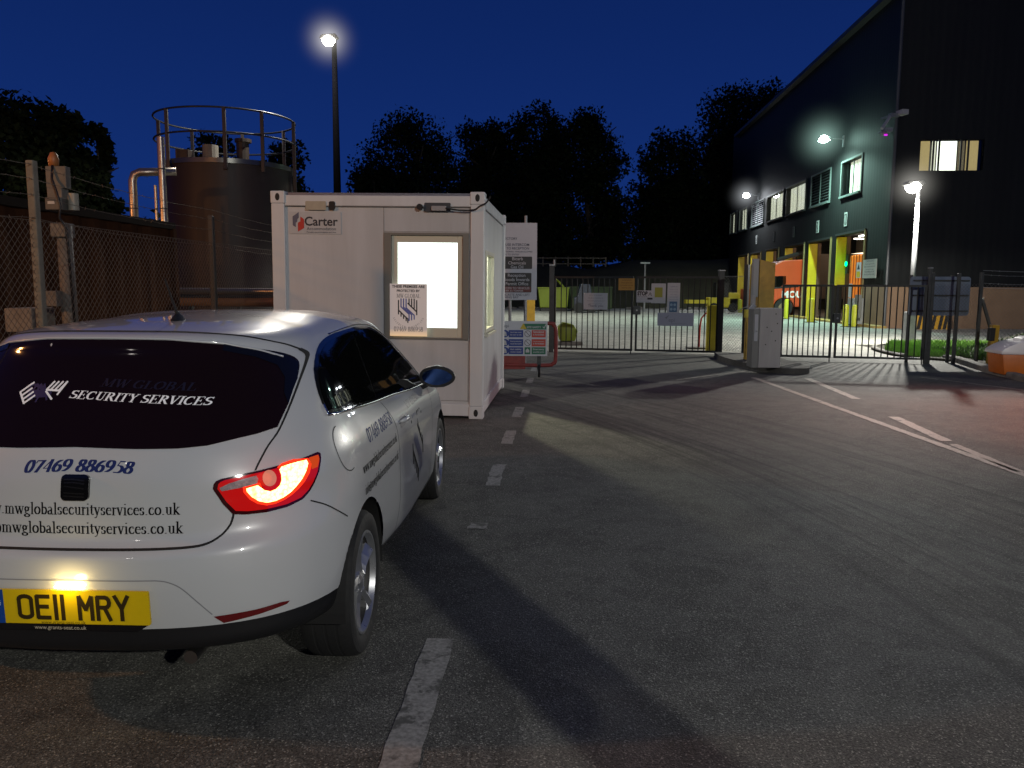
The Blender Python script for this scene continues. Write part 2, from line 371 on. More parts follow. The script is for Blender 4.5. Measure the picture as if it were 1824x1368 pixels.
def car_grid():
    R = np.array([_ring(r) for r in RINGS]); K = len(R); out = []; marks = []
    d = np.linalg.norm(np.diff(R, axis=0), axis=2).mean(1)
    tan = np.zeros_like(R)
    for k in range(K):
        if k == 0: tan[k] = (R[1]-R[0])/d[0]
        elif k == K-1: tan[k] = (R[k]-R[k-1])/d[k-1]
        else: tan[k] = ((R[k]-R[k-1])/d[k-1]*d[k] + (R[k+1]-R[k])/d[k]*d[k-1])/(d[k]+d[k-1])
    for k in range(K-1):
        h = d[k]; n = max(3, int(round(h/.011))); marks.append(len(out))
        for j in range(n):
            s = j/n
            out.append((2*s**3-3*s*s+1)*R[k] + (s**3-2*s*s+s)*h*tan[k] + (-2*s**3+3*s*s)*R[k+1] + (s**3-s*s)*h*tan[k+1])
    marks.append(len(out)); out.append(R[-1])
    g = np.array(out)
    # light smoothing across the rings
    for _ in range(3):
        q = g.copy(); q[2:-1] = g[2:-1]*.5 + .25*(g[1:-2]+g[3:]); q[:, 0, 0] = 0; q[:, -1, 0] = 0; g = q
    return g, marks
grid, marks = car_grid()
NV, NU = grid.shape[:2]
full = np.concatenate([(grid*np.array([-1, 1, 1]))[:, :0:-1], grid], 1)     # left half mirrored, seam at rear centre
NF = full.shape[1]
du = np.gradient(full, axis=1); dv = np.gradient(full, axis=0)
nrm = np.cross(du, dv); ln = np.linalg.norm(nrm, axis=2, keepdims=True); nrm = nrm/np.maximum(ln, 1e-12)
nrm[-3:] = (0, 0, 1)
cen = np.array([0, 1.9, .7]); 
if ((full-cen)*nrm).sum() < 0: nrm = -nrm
bv = [Vector(p) for p in full.reshape(-1, 3)]
bn = nrm.reshape(-1, 3)
bf = [(i*NF+j, i*NF+j+1, (i+1)*NF+j+1, (i+1)*NF+j) for i in range(NV-1) for j in range(NF-1)]
tri = [(a, b, c) for a, b, c, d in bf] + [(a, c, d) for a, b, c, d in bf]
BVH = BVHTree.FromPolygons(bv, tri)
def _bary(loc, t):
    a, b, c = bv[t[0]], bv[t[1]], bv[t[2]]
    v0 = b-a; v1 = c-a; v2 = loc-a
    d00 = v0.dot(v0); d01 = v0.dot(v1); d11 = v1.dot(v1); d20 = v2.dot(v0); d21 = v2.dot(v1); den = d00*d11-d01*d01
    if abs(den) < 1e-14: return (1, 0, 0)
    v = (d11*d20-d01*d21)/den; w = (d00*d21-d01*d20)/den; return (1-v-w, v, w)
def on_body(p, d):
    """the point of the body met by a ray through p along d, and the smooth normal there"""
    d = Vector(d).normalized(); p = Vector(p)
    loc, n, i, dist = BVH.ray_cast(p - d*6, d)
    if loc is None: loc, n, i, dist = BVH.find_nearest(p)
    t = tri[i]; w = _bary(loc, t); nn = sum((Vector(bn[t[k]])*w[k] for k in range(3)), Vector())
    return loc, nn.normalized()
def set_normals(me, ns):
    for p in me.polygons: p.use_smooth = True
    me.normals_split_custom_set_from_vertices([tuple(n) for n in ns])
def wrap2d(name, vf, m, parent, d, off, place=None):
    """2d drawing (side view y,z or rear view x,z or oblique view) laid on the body"""
    vs, fs = vf; pts = []; ns = []
    for a, b in vs:
        p = place(a, b); q, n = on_body(p, d); pts.append(q + n*off); ns.append(n)
    ff = []
    for f in fs:
        if len(set(f)) < 3: continue
        a, b, c = pts[f[0]], pts[f[1]], pts[f[2]]
        nn = (b-a).cross(c-a); ff.append(f if nn.dot(ns[f[0]]) > 0 else tuple(reversed(f)))
    me = bpy.data.meshes.new(name); me.from_pydata([tuple(p) for p in pts], [], ff); me.validate()
    o = link(name, me, m, parent)
    if len(me.vertices) == len(ns): set_normals(me, ns)
    return o
REAR = dict(d=(0, 1, 0), place=lambda a, b: Vector((a, 0, b)))
SIDE = dict(d=(-1, 0, 0), place=lambda a, b: Vector((.8, a, b)))
LSIDE = dict(d=(1, 0, 0), place=lambda a, b: Vector((-.8, a, b)))
TOP = dict(d=(0, 0, -1), place=lambda a, b: Vector((a, b, 1.4)))
FRONT = dict(d=(0, -1, 0), place=lambda a, b: Vector((a, 4.1, b)))
_c = math.sqrt(.5)
CORN = dict(d=(-_c, _c, 0), place=lambda a, b: Vector((.55+a*_c, .2+a*_c, b)))   # seen from the rear right corner
def to_corn(p): return ((p[0]-.55)*_c + (p[1]-.2)*_c, p[2])
LCORN = dict(d=(_c, _c, 0), place=lambda a, b: Vector((-.55-a*_c, .2+a*_c, b)))
def fill2d(poly, h=.02):
    """polygon -> (verts, tris) with inner points so that it can follow a curved surface"""
    poly = ccw(poly); n = len(poly); bp = []
    for i in range(n):
        a = Vector(poly[i]); b = Vector(poly[(i+1) % n]); k = max(1, int(math.ceil((b-a).length/h)))
        bp += [a+(b-a)*j/k for j in range(k)]
    xs = [p.x for p in bp]; ys = [p.y for p in bp]; N = len(bp); pts = list(bp)
    x = min(xs)+h*.5
    while x < max(xs):
        y = min(ys)+h*.5
        while y < max(ys):
            # inside and not hugging the edge
            c = False; md = 9
            for i in range(N):
                a, b = bp[i], bp[(i+1) % N]
                if (a.y > y) != (b.y > y) and x < (b.x-a.x)*(y-a.y)/(b.y-a.y)+a.x: c = not c
                md = min(md, abs(a.x-x)+abs(a.y-y))
            if c and md > h*.6: pts.append(Vector((x, y)))
            y += h
        x += h
    r = delaunay_2d_cdt(pts, [], [list(range(N))], 0, 1e-6, True)
    return [tuple(v) for v in r[0]], [tuple(f) for f, of in zip(r[2], r[5]) if of]
def curve2d(pts, n=8, closed=False):
    """Catmull-Rom through the points"""
    m = len(pts); out = []
    for i in range(m if closed else m-1):
        p0 = pts[(i-1) % m] if closed or i > 0 else pts[0]; p1 = pts[i]; p2 = pts[(i+1) % m]; p3 = pts[(i+2) % m] if closed or i+2 < m else p2
        for j in range(n):
            t = j/n; out.append(tuple(.5*((2*b)+(-a+c)*t+(2*a-5*b+4*c-d)*t*t+(-a+3*b-3*c+d)*t**3) for a, b, c, d in zip(p0, p1, p2, p3)))
    if not closed: out.append(tuple(pts[-1]))
    return out
def strip2d(path, w, h=.02):
    pts = []
    for a, b in zip(path[:-1], path[1:]):
        k = max(1, int((Vector(b)-Vector(a)).length/h)); pts += [(a[0]+(b[0]-a[0])*j/k, a[1]+(b[1]-a[1])*j/k) for j in range(k)]
    pts.append(path[-1]); vs = []
    for i, p in enumerate(pts):
        a = pts[max(0, i-1)]; b = pts[min(len(pts)-1, i+1)]; d = Vector((b[0]-a[0], b[1]-a[1])); d.normalize()
        ww = w if not callable(w) else w(i/(len(pts)-1))
        vs += [(p[0]-d.y*ww/2, p[1]+d.x*ww/2), (p[0]+d.y*ww/2, p[1]-d.x*ww/2)]
    return vs, [(2*i, 2*i+1, 2*i+3, 2*i+2) for i in range(len(pts)-1)]
def mir(vf): return [(-x, z) for x, z in vf[0]], vf[1]

# ---- car materials
paint = mat('white car paint', (.54, .55, .545), rough=.32, coat=1., spec=.5)
trim = mat('black plastic trim', (.012, .012, .013), rough=.45, noise=.2, nscale=60, bump=.1, bscale=400)
gloss = mat('glossy black trim', (.006, .006, .007), rough=.12, coat=.6)
carglass = mat('dark tinted car glass', (.004, .004, .004), rough=.03, spec=.8, coat=.3)
rearglass = mat('rear window privacy glass', (.010, .0045, .004), rough=.08, spec=.35)
seam_m = mat('shut line shadow', (.008, .008, .008), rough=.8)
chrome = mat('chrome', (.7, .7, .72), rough=.08, metal=1.)
tyre_m = mat('tyre rubber', (.014, .014, .014), rough=.75, noise=.3, nscale=30, bump=.2, bscale=60)
alloy = mat('silver alloy', (.55, .56, .58), rough=.28, metal=.85, noise=.08, nscale=20)
navy = mat('navy vinyl letters', (.012, .026, .13), rough=.6, spec=.2)
blk = mat('black vinyl letters', (.006, .006, .007), rough=.8, spec=.1)
wht = mat('white vinyl letters', (.85, .85, .85), rough=.35, emit=(.8, .8, .85), estr=.10)
dimb = mat('dark blue vinyl on glass', (.009, .009, .026), rough=.4)
redlens = mat('red lamp lens', (.30, .006, .006), rough=.08, coat=1., emit=(1, .008, .008), estr=.30)

CARYAW = rad(-2.0)
car = thing('parked_car', 'white three door hatchback with security lettering and lit tail lamp parked beside the cabin', 'car', (-1.472, 2.53, 0), CARYAW)
# ---- shell split into its panels
AX_R, AX_F, ARCH = (0.735, 0.300), (3.205, 0.300), 0.352
V2 = full.copy()
side = np.abs(V2[..., 0]) > .55
for ax in (AX_R, AX_F):
    dy = V2[..., 1]-ax[0]; dz = V2[..., 2]-ax[1]; r = np.sqrt(dy**2+dz**2)
    m = side & (np.abs(r-ARCH) < .0085)
    k = np.where(m, ARCH/np.maximum(r, 1e-6), 1.)
    V2[..., 1] = ax[0]+dy*k; V2[..., 2] = ax[1]+dz*k
c4 = (full[:-1, :-1]+full[1:, :-1]+full[:-1, 1:]+full[1:, 1:])/4
def inarch(c):
    o = np.zeros(c.shape[:2], bool)
    for ax in (AX_R, AX_F): o |= (np.abs(c[..., 0]) > .55) & (np.hypot(c[..., 1]-ax[0], c[..., 2]-ax[1]) < ARCH-.001)
    return o
hole = inarch(c4)
X = np.abs(c4[..., 0]); Y = c4[..., 1]; Z = c4[..., 2]
gate_pts = [(.409, .660), (.465, .677), (.507, .717), (.526, .764), (.582, .906), (.606, .976), (.632, 1.05), (.634, 1.18), (.61, 1.27)]
xs_gate = np.interp(Z, [p[1] for p in gate_pts], [p[0] for p in gate_pts])
zz_sp = np.interp(X, [0, .25, .432, .549, .6], [1.362, 1.360, 1.343, 1.311, 1.284])
tail = (X < xs_gate) & (Z > .662) & (Z < zz_sp) & (Y < .68)
row_val = marks[3]
val = np.zeros_like(tail); val[:row_val] = True; val &= (Y < .5)
bump_r = (~tail) & (~val) & (Y < .60) & (Z < np.interp(Y, [0, .12, .20, .30, .47, .6], [.662, .745, .755, .735, .66, .62]))
bump_f = (Y > 3.55) & (Z < .60)
sd = (X > .55)
door_y0 = np.interp(Z, [.27, .45, .80, .97], [1.40, 1.47, 1.47, 1.36]); door_y1 = np.interp(Z, [.25, .5, .92], [2.60, 2.66, 2.78])
door = sd & (Y > door_y0) & (Y < door_y1) & (Z > .27) & (Z < .955)
hood = (Y > 2.95) & (Z > np.interp(Y, [2.9, 3.9, 4.1], [.86, .74, .70])) & (X < .70)
names = [('tailgate', tail, None), ('rear_valance', val, None), ('rear_bumper', bump_r, None), ('front_bumper', bump_f, None),
         ('door', door & (c4[..., 0] > 0), None), ('door', door & (c4[..., 0] < 0), None), ('bonnet', hood, None)]
used = hole.copy(); parts = {}
idx = np.arange(NV*NF).reshape(NV, NF)
def panel(name, msk, m):
    q = np.argwhere(msk)
    f = np.stack([idx[q[:, 0], q[:, 1]], idx[q[:, 0], q[:, 1]+1], idx[q[:, 0]+1, q[:, 1]+1], idx[q[:, 0]+1, q[:, 1]]], 1)
    u, inv = np.unique(f, return_inverse=True); f2 = inv.reshape(-1, 4)
    vs = V2.reshape(-1, 3)[u]; ns = bn[u]
    a = vs[f2[0, 0]]; b = vs[f2[0, 1]]; c = vs[f2[0, 2]]
    if np.dot(np.cross(b-a, c-a), ns[f2[0, 0]]) < 0: f2 = f2[:, ::-1]
    me = bpy.data.meshes.new(name); me.from_pydata(vs.tolist(), [], f2.tolist())
    o = link(name, me, m, car); set_normals(me, ns); return o
pan = {}
for nm, mk, _ in names:
    mk = mk & ~used; used |= mk
    pan.setdefault(nm, []).append(panel(nm, mk, trim if nm == 'rear_valance' else paint))
pan['body'] = [panel('body', ~used, paint)]
tailgate = pan['tailgate'][0]; doorR = pan['door'][0]; rbump = pan['rear_bumper'][0]
# floor and wheel housings
mb = MB(); r0 = full[0]; n0 = len(r0)
mb.add([tuple(p) for p in r0], [(i, i+1, n0-2-i, n0-1-i) for i in range(n0//2-1)]); mb.box(-.50, .55, .26, .50, 3.6, .42)
mb.build('floor_pan', seam_m, car)
for sx in (-1, 1):
    for ax in (AX_R, AX_F):
        mb = MB(); n = 28; vs = []
        for i in range(n+1):
            t = rad(-6 + 192*i/n)
            for x in (.835, .50): vs.append((sx*x, ax[0]+math.cos(t)*(ARCH+.004), ax[1]+math.sin(t)*(ARCH+.004)))
        mb.add(vs, [(2*i, 2*i+1, 2*i+3, 2*i+2) for i in range(n)])
        mb.add([(sx*.50, ax[0]+math.cos(rad(a))*(ARCH+.004), ax[1]+math.sin(rad(a))*(ARCH+.004)) for a in range(-6, 187, 8)], [tuple(range(25))])
        mb.build('wheel_arch_liner', seam_m, car)
# ---- wheels
def wheel(sx, ax, spin):
    w = bpy.data.objects.new('wheel', None); COL.objects.link(w); w.parent = car; w.location = (sx*.735, ax[0], ax[1]-.002)
    if sx < 0: w.rotation_euler = (0, 0, math.pi)
    w.empty_display_size = .1
    mb = MB()
    prof = [(.205, -.09), (.232, -.104), (.262, -.107), (.285, -.100), (.2975, -.080), (.2995, -.050), (.2975, -.048), (.2975, -.040), (.300, -.038), (.300, -.006), (.2975, -.004), (.2975, .004), (.300, .006), (.300, .038), (.2975, .040), (.2975, .048), (.2995, .050),
            (.2975, .080), (.285, .100), (.262, .107), (.232, .104), (.205, .09)]
    mb.lathe(prof, 64, axis='x'); mb.build('tyre', tyre_m, w, smooth='auto')
    mb = MB(); mb.lathe([(.205, .088), (.214, .094), (.212, .099), (.203, .099), (.198, .088), (.192, .075), (.198, .072), (.205, .088)], 64, axis='x')
    rim = mb.build('rim', alloy, w, smooth='auto')
    MB().lathe([(.197, .074), (.185, .060), (.180, -.05), (.19, -.09), (.205, -.09), (.19, -.10), (.02, -.09)], 48, axis='x').build('rim_barrel', mat('dark rim barrel', (.035, .034, .033), rough=.6, metal=.3), rim, smooth='auto')
    mb = MB()
    for k in range(5):
        a = rad(spin + 72*k)
        # a broad blade with a raised edge, narrowing to the hub
        prof = [(.045, .034, .082), (.09, .028, .078), (.14, .030, .082), (.188, .042, .090)]
        vs = []
        for r, hw, xx in prof:
            for t, dx in ((-hw, -.004), (-hw*.2, .006), (hw*.85, -.022), (hw*.85, -.045), (-hw, -.045)):
                c, s = math.cos(a), math.sin(a); vs.append((xx+dx, r*c - t*s, r*s + t*c))
        fs = []
        for i in range(3):
            for j in range(5): fs.append((i*5+j, i*5+(j+1) % 5, (i+1)*5+(j+1) % 5, (i+1)*5+j))
        fs += [tuple(range(5)), tuple(range(19, 14, -1))]
        mb.add(vs, fs)
    mb.build('spokes', alloy, rim)
    mb = MB(); mb.lathe([(0, .088), (.022, .087), (.030, .082), (.052, .078), (.060, .060), (.060, .0)], 28, axis='x')
    for k in range(5):
        a = rad(spin+36+72*k); mb.cyl((.066, .046*math.cos(a), .046*math.sin(a)), (.082, .046*math.cos(a), .046*math.sin(a)), .008, n=8)
    mb.build('hub_cap', alloy, rim, smooth='auto')
    mb = MB(); mb.lathe([(.06, .01), (.135, .01), (.135, -.008), (.06, -.008)], 40, axis='x'); mb.build('brake_disc', mat('brake disc', (.05, .047, .045), rough=.5, metal=.6, noise=.3, nscale=30), w)
wheel(1, AX_R, 100); wheel(1, AX_F, 84); wheel(-1, AX_R, 20); wheel(-1, AX_F, 50)

# ---- rear window
half = [(0, 1.338), (.215, 1.335), (.393, 1.320), (.50, 1.297), (.578, 1.272), (.619, 1.238), (.634, 1.18), (.634, 1.10), (.622, 1.030), (.57, 1.016), (.52, 1.008), (.43, .990), (.34, .984), (.20, .984), (0, .989)]
hp = curve2d(half[:7], 4)[:-1] + half[6:]
rw = hp + [(-x, z) for x, z in hp[::-1]][1:-1]
wrap2d('rear_window', fill2d(rw, .025), rearglass, tailgate, off=.0025, **REAR)
# glossy black edging down the right side of the glass (and its twin)
edge = [(.40, 1.317), (.50, 1.296), (.578, 1.270), (.619, 1.237), (.633, 1.18), (.633, 1.10), (.612, 1.14), (.600, 1.19), (.568, 1.235), (.50, 1.268), (.40, 1.296)]
wrap2d('window_edging', fill2d(edge, .02), gloss, tailgate, off=.0045, **REAR)
wrap2d('window_edging', fill2d([(-x, z) for x, z in edge[::-1]], .02), gloss, tailgate, off=.0045, **REAR)
# shut lines of tailgate
sl = curve2d([(.602, 1.284), (.628, 1.255), (.640, 1.19), (.640, 1.10), (.628, 1.02), (.608, .975), (.590, .925), (.582, .900)], 5)
sl2 = curve2d([(.524, .762), (.518, .735), (.505, .712), (.485, .692), (.455, .676), (.409, .668), (.30, .664), (.15, .662), (0, .661)], 5)
sp = curve2d([(.602, 1.284), (.549, 1.313), (.432, 1.345), (.249, 1.361), (0, 1.364)], 6)
g2 = join2d(strip2d(sl, .006), mir(strip2d(sl, .006)), strip2d(sl2, .007), mir(strip2d(sl2, .007)))
wrap2d('shut_line', g2, seam_m, tailgate, off=.0012, **REAR)
wrap2d('shut_line', join2d(strip2d(sp, .0035), mir(strip2d(sp, .0035))), seam_m, tailgate, off=.0012, **REAR)
# lip of the spoiler, a thin rounded edge over the glass
mb = MB(); lip = []
for x in np.linspace(-.575, .575, 40):
    z = np.interp(abs(x), [0, .215, .393, .50, .575], [1.343, 1.340, 1.322, 1.294, 1.262]); q, n = on_body((x, 0, z), (0, 1, 0)); lip.append(q + n*.002)
mb.tube(lip, .0055, 6); mb.build('spoiler_lip', paint, tailgate, smooth=True)
# ---- rear lettering
sec = serif2d('SECURITY SERVICES', .040, slant=.25, wt=.15, sx=1.2)
sec = fit2d(sec, -.075, 0, .49, .026)
sec = ([(x, z+1.140-.052*(x+.075)) for x, z in sec[0]], sec[1])
wrap2d('lettering', sec, wht, tailgate, off=.0045, **REAR)
mwg = fit2d(serif2d('MW GLOBAL', .04, slant=.25, wt=.15, sx=1.2), .02, 0, .33, .026)
mwg = ([(x, z+1.180-.05*(x+.0)) for x, z in mwg[0]], mwg[1])
wrap2d('lettering', mwg, dimb, tailgate, off=.0045, **REAR)
# striped emblem lying on its side on the glass: white combs, dark blue bands
lw = []; lb = []
def lq(x0, z0, x1, z1): return thicken([(x0, z0), (x1, z1)], .0065)
for i in range(4): lw += lq(-.262+.010*i, 1.155-.0115*i, -.232+.010*i, 1.180-.0115*i)
lw += lq(-.262, 1.155, -.262+.03, 1.120) + lq(-.232, 1.180, -.222, 1.187)
for i in range(4): lw += lq(-.145+.0155*i, 1.192, -.165+.0155*i, 1.165-.0)
lw += lq(-.165, 1.165, -.120, 1.163) + lq(-.165, 1.160, -.135, 1.135) + lq(-.098, 1.192, -.120, 1.150)
for i in range(4): lb += lq(-.222+.014*i, 1.183-.001*i, -.245+.018*i, 1.150-.008*i) + lq(-.222+.014*i, 1.183, -.165+.004*i, 1.160-.009*i)
lb += thicken([(-.225, 1.150), (-.150, 1.155)], .026)
wrap2d('emblem', union2d(lb), mat('blue emblem vinyl', (.015, .018, .085), rough=.4), tailgate, off=.0045, **REAR)
wrap2d('emblem', union2d(lw), wht, tailgate, off=.0055, **REAR)
ph = fit2d(serif2d('07469 886958', .05, slant=.22, wt=.19), -.165, 0, .375, .040)
ph = ([(x, z+.912+.007*(1-((x-.02)/.19)**2)-.006) for x, z in ph[0]], ph[1])
wrap2d('lettering', ph, navy, tailgate, off=.0012, **REAR)
def url(s, x1, zb, w, par, plc, m=blk, h=None):
    vf = fit2d(serif2d(s, .05, wt=.125), 0, 0, w, h); W = max(v[0] for v in vf[0])
    return wrap2d('lettering', ([(x+x1-W, z+zb) for x, z in vf[0]], vf[1]), m, par, off=.0012, **plc)
url('www.mwglobalsecurityservices.co.uk', .362, .772, .70, tailgate, REAR, h=.040)
url('info@mwglobalsecurityservices.co.uk', .372, .709, .73, tailgate, REAR, h=.040)
# badge: rounded black square with a slanted S of slats
def rrect(cx, cz, w, h, r, n=5):
    o = []
    for sx, sz, a in ((1, 1, 0), (-1, 1, 90), (-1, -1, 180), (1, -1, 270)):
        for i in range(n+1):
            t = rad(a+90*i/n); o.append((cx+sx*(w/2-r)+r*math.cos(t), cz+sz*(h/2-r)+r*math.sin(t)))
    return o
bad = wrap2d('badge', fill2d(rrect(.018, .862, .094, .084, .016), .015), gloss, tailgate, off=.010, **REAR)
mb = MB(); o_ = [on_body((x, 0, z), (0, 1, 0)) for x, z in rrect(.018, .862, .094, .084, .016)]
k = len(o_); mb.add([tuple(q+n*.0098) for q, n in o_]+[tuple(q+n*.0) for q, n in o_], [(i, (i+1) % k, k+(i+1) % k, k+i) for i in range(k)]); mb.build('badge_rim', gloss, bad, smooth=False)
ss = join2d(*[strip2d([(-.018, .887-.010*i), (.012, .888-.010*i), (.052, .884-.010*i)], .0045) for i in range(2)], *[strip2d([(-.016, .866), (.052, .858)], .004)], *[strip2d([(-.018, .845-.010*i), (.02, .843-.010*i), (.052, .842-.010*i)], .0045) for i in range(2)])
wrap2d('badge_slats', ss, mat('dark chrome', (.12, .12, .12), rough=.2, metal=.9), bad, off=.0125, **REAR)
# ---- number plate in its recess
rec = wrap2d('plate_recess', fill2d(curve2d([(-.375, .540), (-.33, .562), (-.2, .566), (0, .567), (.2, .566), (.33, .562), (.375, .540)], 3) + [(.415, .50), (.465, .437), (.455, .405), (.3, .396), (-.3, .396), (-.455, .405), (-.465, .437), (-.415, .50)], .03), mat('car paint in recess', (.54, .55, .545), rough=.35, coat=1.), rbump, off=.0008, **REAR)
for s in (1, -1):
    cr = [(s*.30, .5665), (s*.335, .561), (s*.375, .541), (s*.415, .50), (s*.468, .437)]
    wrap2d('recess_crease', strip2d(curve2d(cr, 4), .004), mat('crease shade', (.25, .25, .26), rough=.4), rbump, off=.0016, **REAR)
wrap2d('recess_crease', strip2d([(-.30, .5665), (.30, .5665)], .004), MATS['crease shade'], rbump, off=.0016, **REAR)
plate = bpy.data.objects.new('number_plate', None); COL.objects.link(plate); plate.parent = car; plate.scale = (1.03, 1, 1.06); plate.location = (.020, -.012, .480); plate.rotation_euler = (rad(3), 0, 0)
ym = mat('yellow reflective plate', (.72, .50, .004), rough=.35, noise=.05, nscale=40)
MB().prism_y(rrect(0, 0, .52, .111, .006), -.004, .004).build('plate', ym, plate)
flat_xz('plate_band', poly2d([rect(-.26, -.0555, -.212, .0555)]), mat('blue plate band', (.006, .06, .30), rough=.4), plate, -.0052)
st = []
for k in range(12):
    a = rad(30*k); st.append([( -.236+.013*math.cos(a)+.0026*math.cos(rad(b)), .012+.013*math.sin(a)+.0026*math.sin(rad(b))) for b in range(0, 360, 60)])
flat_xz('plate_stars', poly2d(st), mat('pale print', (.6, .65, .7), rough=.5), plate, -.0062)
# plate letters drawn with even strokes
pk = mat('plate characters', (.03, .018, .002), rough=.5)
PG = {'O': [arc(.5, .8, .4, .14, 0, 180, 8)+arc(.5, .2, .4, .14, 180, 360, 8)+[(.9, .8)]], 'E': [[(.9, .94), (.12, .94), (.12, .06), (.9, .06)], [(.12, .52), (.8, .52)]],
      '1': [[(.5, 0), (.5, 1)]], 'M': [[(.1, 0), (.1, .95), (.5, .42), (.9, .95), (.9, 0)]], 'R': [[(.12, 0), (.12, .94), (.62, .94)]+arc(.62, .73, .26, .21, 90, -90, 6)+[(.12, .52)], [(.55, .52), (.9, 0)]],
      'Y': [[(.08, 1), (.5, .48), (.92, 1)], [(.5, .5), (.5, 0)]]}
pl = []; cx = -.167
for ch in 'OE11 MRY':
    if ch == ' ': cx += .034; continue
    w_ = .050 if ch != '1' else .014
    for stk in PG[ch]:
        pl += thicken([(cx+(a*w_ if ch != '1' else .007), -.0395+b*.079) for a, b in stk], .0135)
    cx += w_+.0085
flat_xz('plate_characters', union2d(pl), pk, plate, -.0055)
small = fit2d(text2d('www.grants-seat.co.uk', .012), -.095, -.0545, .145)
flat_xz('plate_maker_line', small, pk, plate, -.0058)
holder = MB().prism_y([(-.26, -.0575), (.25, -.0575), (.215, -.078), (-.26, -.078)], -.003, .006).build('plate_holder', gloss, plate)
flat_xz('plate_holder_text', fit2d(text2d('www.grants-seat.co.uk', .012), -.12, -.0735, .17), mat('pale print 2', (.5, .45, .35), rough=.5), plate, -.0045)
MB().lathe([(0, -.003), (.005, -.002), (.006, 0)], 12, (.249, -.0, .046)).build('plate_screw', ym, plate)
plm = emis('number plate lamp', (1., .72, .28), 40.)
MB().box(-.045, .0, .0615, .045, .012, .0665).build('plate_lamp', plm, plate)
l_ = bpy.data.lights.new('plate_lamp_glow', 'POINT'); l_.energy = .5; l_.color = (1, .74, .30); l_.shadow_soft_size = .02; lo = bpy.data.objects.new('plate_lamp_glow', l_); COL.objects.link(lo); lo.parent = plate; lo.location = (0, -.05, .075)
# ---- tail lamps
def lamp(side):
    R = side > 0; V = CORN if R else LCORN
    out3 = [(.462, .112, .852), (.463, .117, .868), (.470, .12, .876), (.484, .127, .882), (.54, .16, .892), (.62, .23, .904), (.70, .32, .917), (.738, .382, .925), (.750, .388, .918), (.753, .38, .90), (.752, .353, .859), (.744, .325, .825), (.735, .30, .800), (.716, .270, .777), (.678, .221, .762), (.617, .171, .756), (.56, .14, .757), (.522, .122, .763), (.49, .118, .80)]
    o2 = [to_corn(p) for p in out3]; cx = sum(p[0] for p in o2)/len(o2); cz = sum(p[1] for p in o2)/len(o2)
    L = wrap2d('tail_lamp', fill2d(o2, .012), mat('dark lamp rim', (.045, .003, .004), rough=.1, coat=1.), car, off=.006, **V)
    # skirt closes the small step to the body
    pts = [on_body(V['place'](a, b), V['d']) for a, b in o2]; k = len(pts); mb = MB()
    mb.add([tuple(q+n*.0058) for q, n in pts]+[tuple(q-n*.004) for q, n in pts], [(i, (i+1) % k, k+(i+1) % k, k+i) for i in range(k)]); mb.build('lamp_skirt', MATS['dark lamp rim'], L)
    inn = [(cx+(a-cx)*.935, cz+(b-cz)*.88) for a, b in o2]
    wrap2d('lens', fill2d(inn, .012), redlens if R else mat('unlit red lens', (.25, .006, .006), rough=.1, coat=1.), L, off=.0075, **V)
    return L, V, o2
LR, V, o2 = lamp(1); LL, V_, _ = lamp(-1)
def lp(px, py):
    """oblique-view coordinates of a place on the lamp, from where the photograph shows it"""
    o = car_inv @ Vector((0, 0, CH)); d = (car_inv.to_3x3() @ ray(px, py)).normalized()
    loc, n, i, ds = BVH.ray_cast(o, d); return to_corn(loc)
bpy.context.view_layer.update(); car_inv = car.matrix_world.inverted()
cres = [(543, 820), (546, 826), (543, 838), (536, 852), (527, 864), (516, 876), (503, 885.5), (489, 892), (474, 895), (460, 892), (447, 884), (439, 875), (438, 870), (458, 864), (463, 868), (470, 873), (480, 875), (490, 871), (497, 864), (500, 855), (499, 845), (496, 837), (500, 832), (515, 827), (530, 823)]
ce = [lp(*p) for p in cres]
def lampmat():
    m = bpy.data.materials.new('lit lamp light guide'); m.use_nodes = True; nt = m.node_tree; nt.nodes.clear()
    tc = nt.nodes.new('ShaderNodeTexCoord'); g = nt.nodes.new('ShaderNodeTexVoronoi'); g.inputs['Scale'].default_value = 90; nt.links.new(tc.outputs['Object'], g.inputs[0])
    r = nt.nodes.new('ShaderNodeValToRGB'); r.color_ramp.elements[0].color = (1, .72, .28, 1); r.color_ramp.elements[1].color = (1, .36, .05, 1); nt.links.new(g.outputs['Distance'], r.inputs[0])
    e = nt.nodes.new('ShaderNodeEmission'); e.inputs[1].default_value = 6.; nt.links.new(r.outputs[0], e.inputs[0])
    o = nt.nodes.new('ShaderNodeOutputMaterial'); nt.links.new(e.outputs[0], o.inputs[0]); return m
halo = [(a, b) for a, b in ce]; hx = sum(a for a, b in halo)/len(halo); hz = sum(b for a, b in halo)/len(halo)
big = [lp(*p) for p in [(546, 817), (552, 826), (549, 842), (540, 858), (530, 870), (518, 881), (505, 890), (489, 897), (474, 900), (458, 897), (444, 889), (433, 876), (432, 867), (450, 861), (462, 860), (470, 880), (484, 880), (500, 868), (506, 852), (500, 838), (492, 833), (500, 826), (520, 819)]]
wrap2d('glowing_lens', fill2d(big, .01), emis('red lamp glow', (1., .035, .01), 1.6), LR, off=.0085, **V)
wrap2d('light_guide', fill2d(ce, .008), lampmat(), LR, off=.0095, **V)
cc = lp(478.5, 852)
wrap2d('reversing_lamp', fill2d([(cc[0]+.0235*math.cos(rad(a)), cc[1]+.0265*math.sin(rad(a))) for a in range(0, 360, 15)], .008), mat('clear reversing lens', (.42, .17, .13), rough=.12, coat=1., emit=(1, .35, .2), estr=.35, noise=.3, nscale=60), LR, off=.0115, **V)
ind = [lp(*p) for p in [(391, 869), (395, 874.5), (425, 869), (457, 861), (459, 853), (455, 847.5), (430, 854), (408, 861)]]
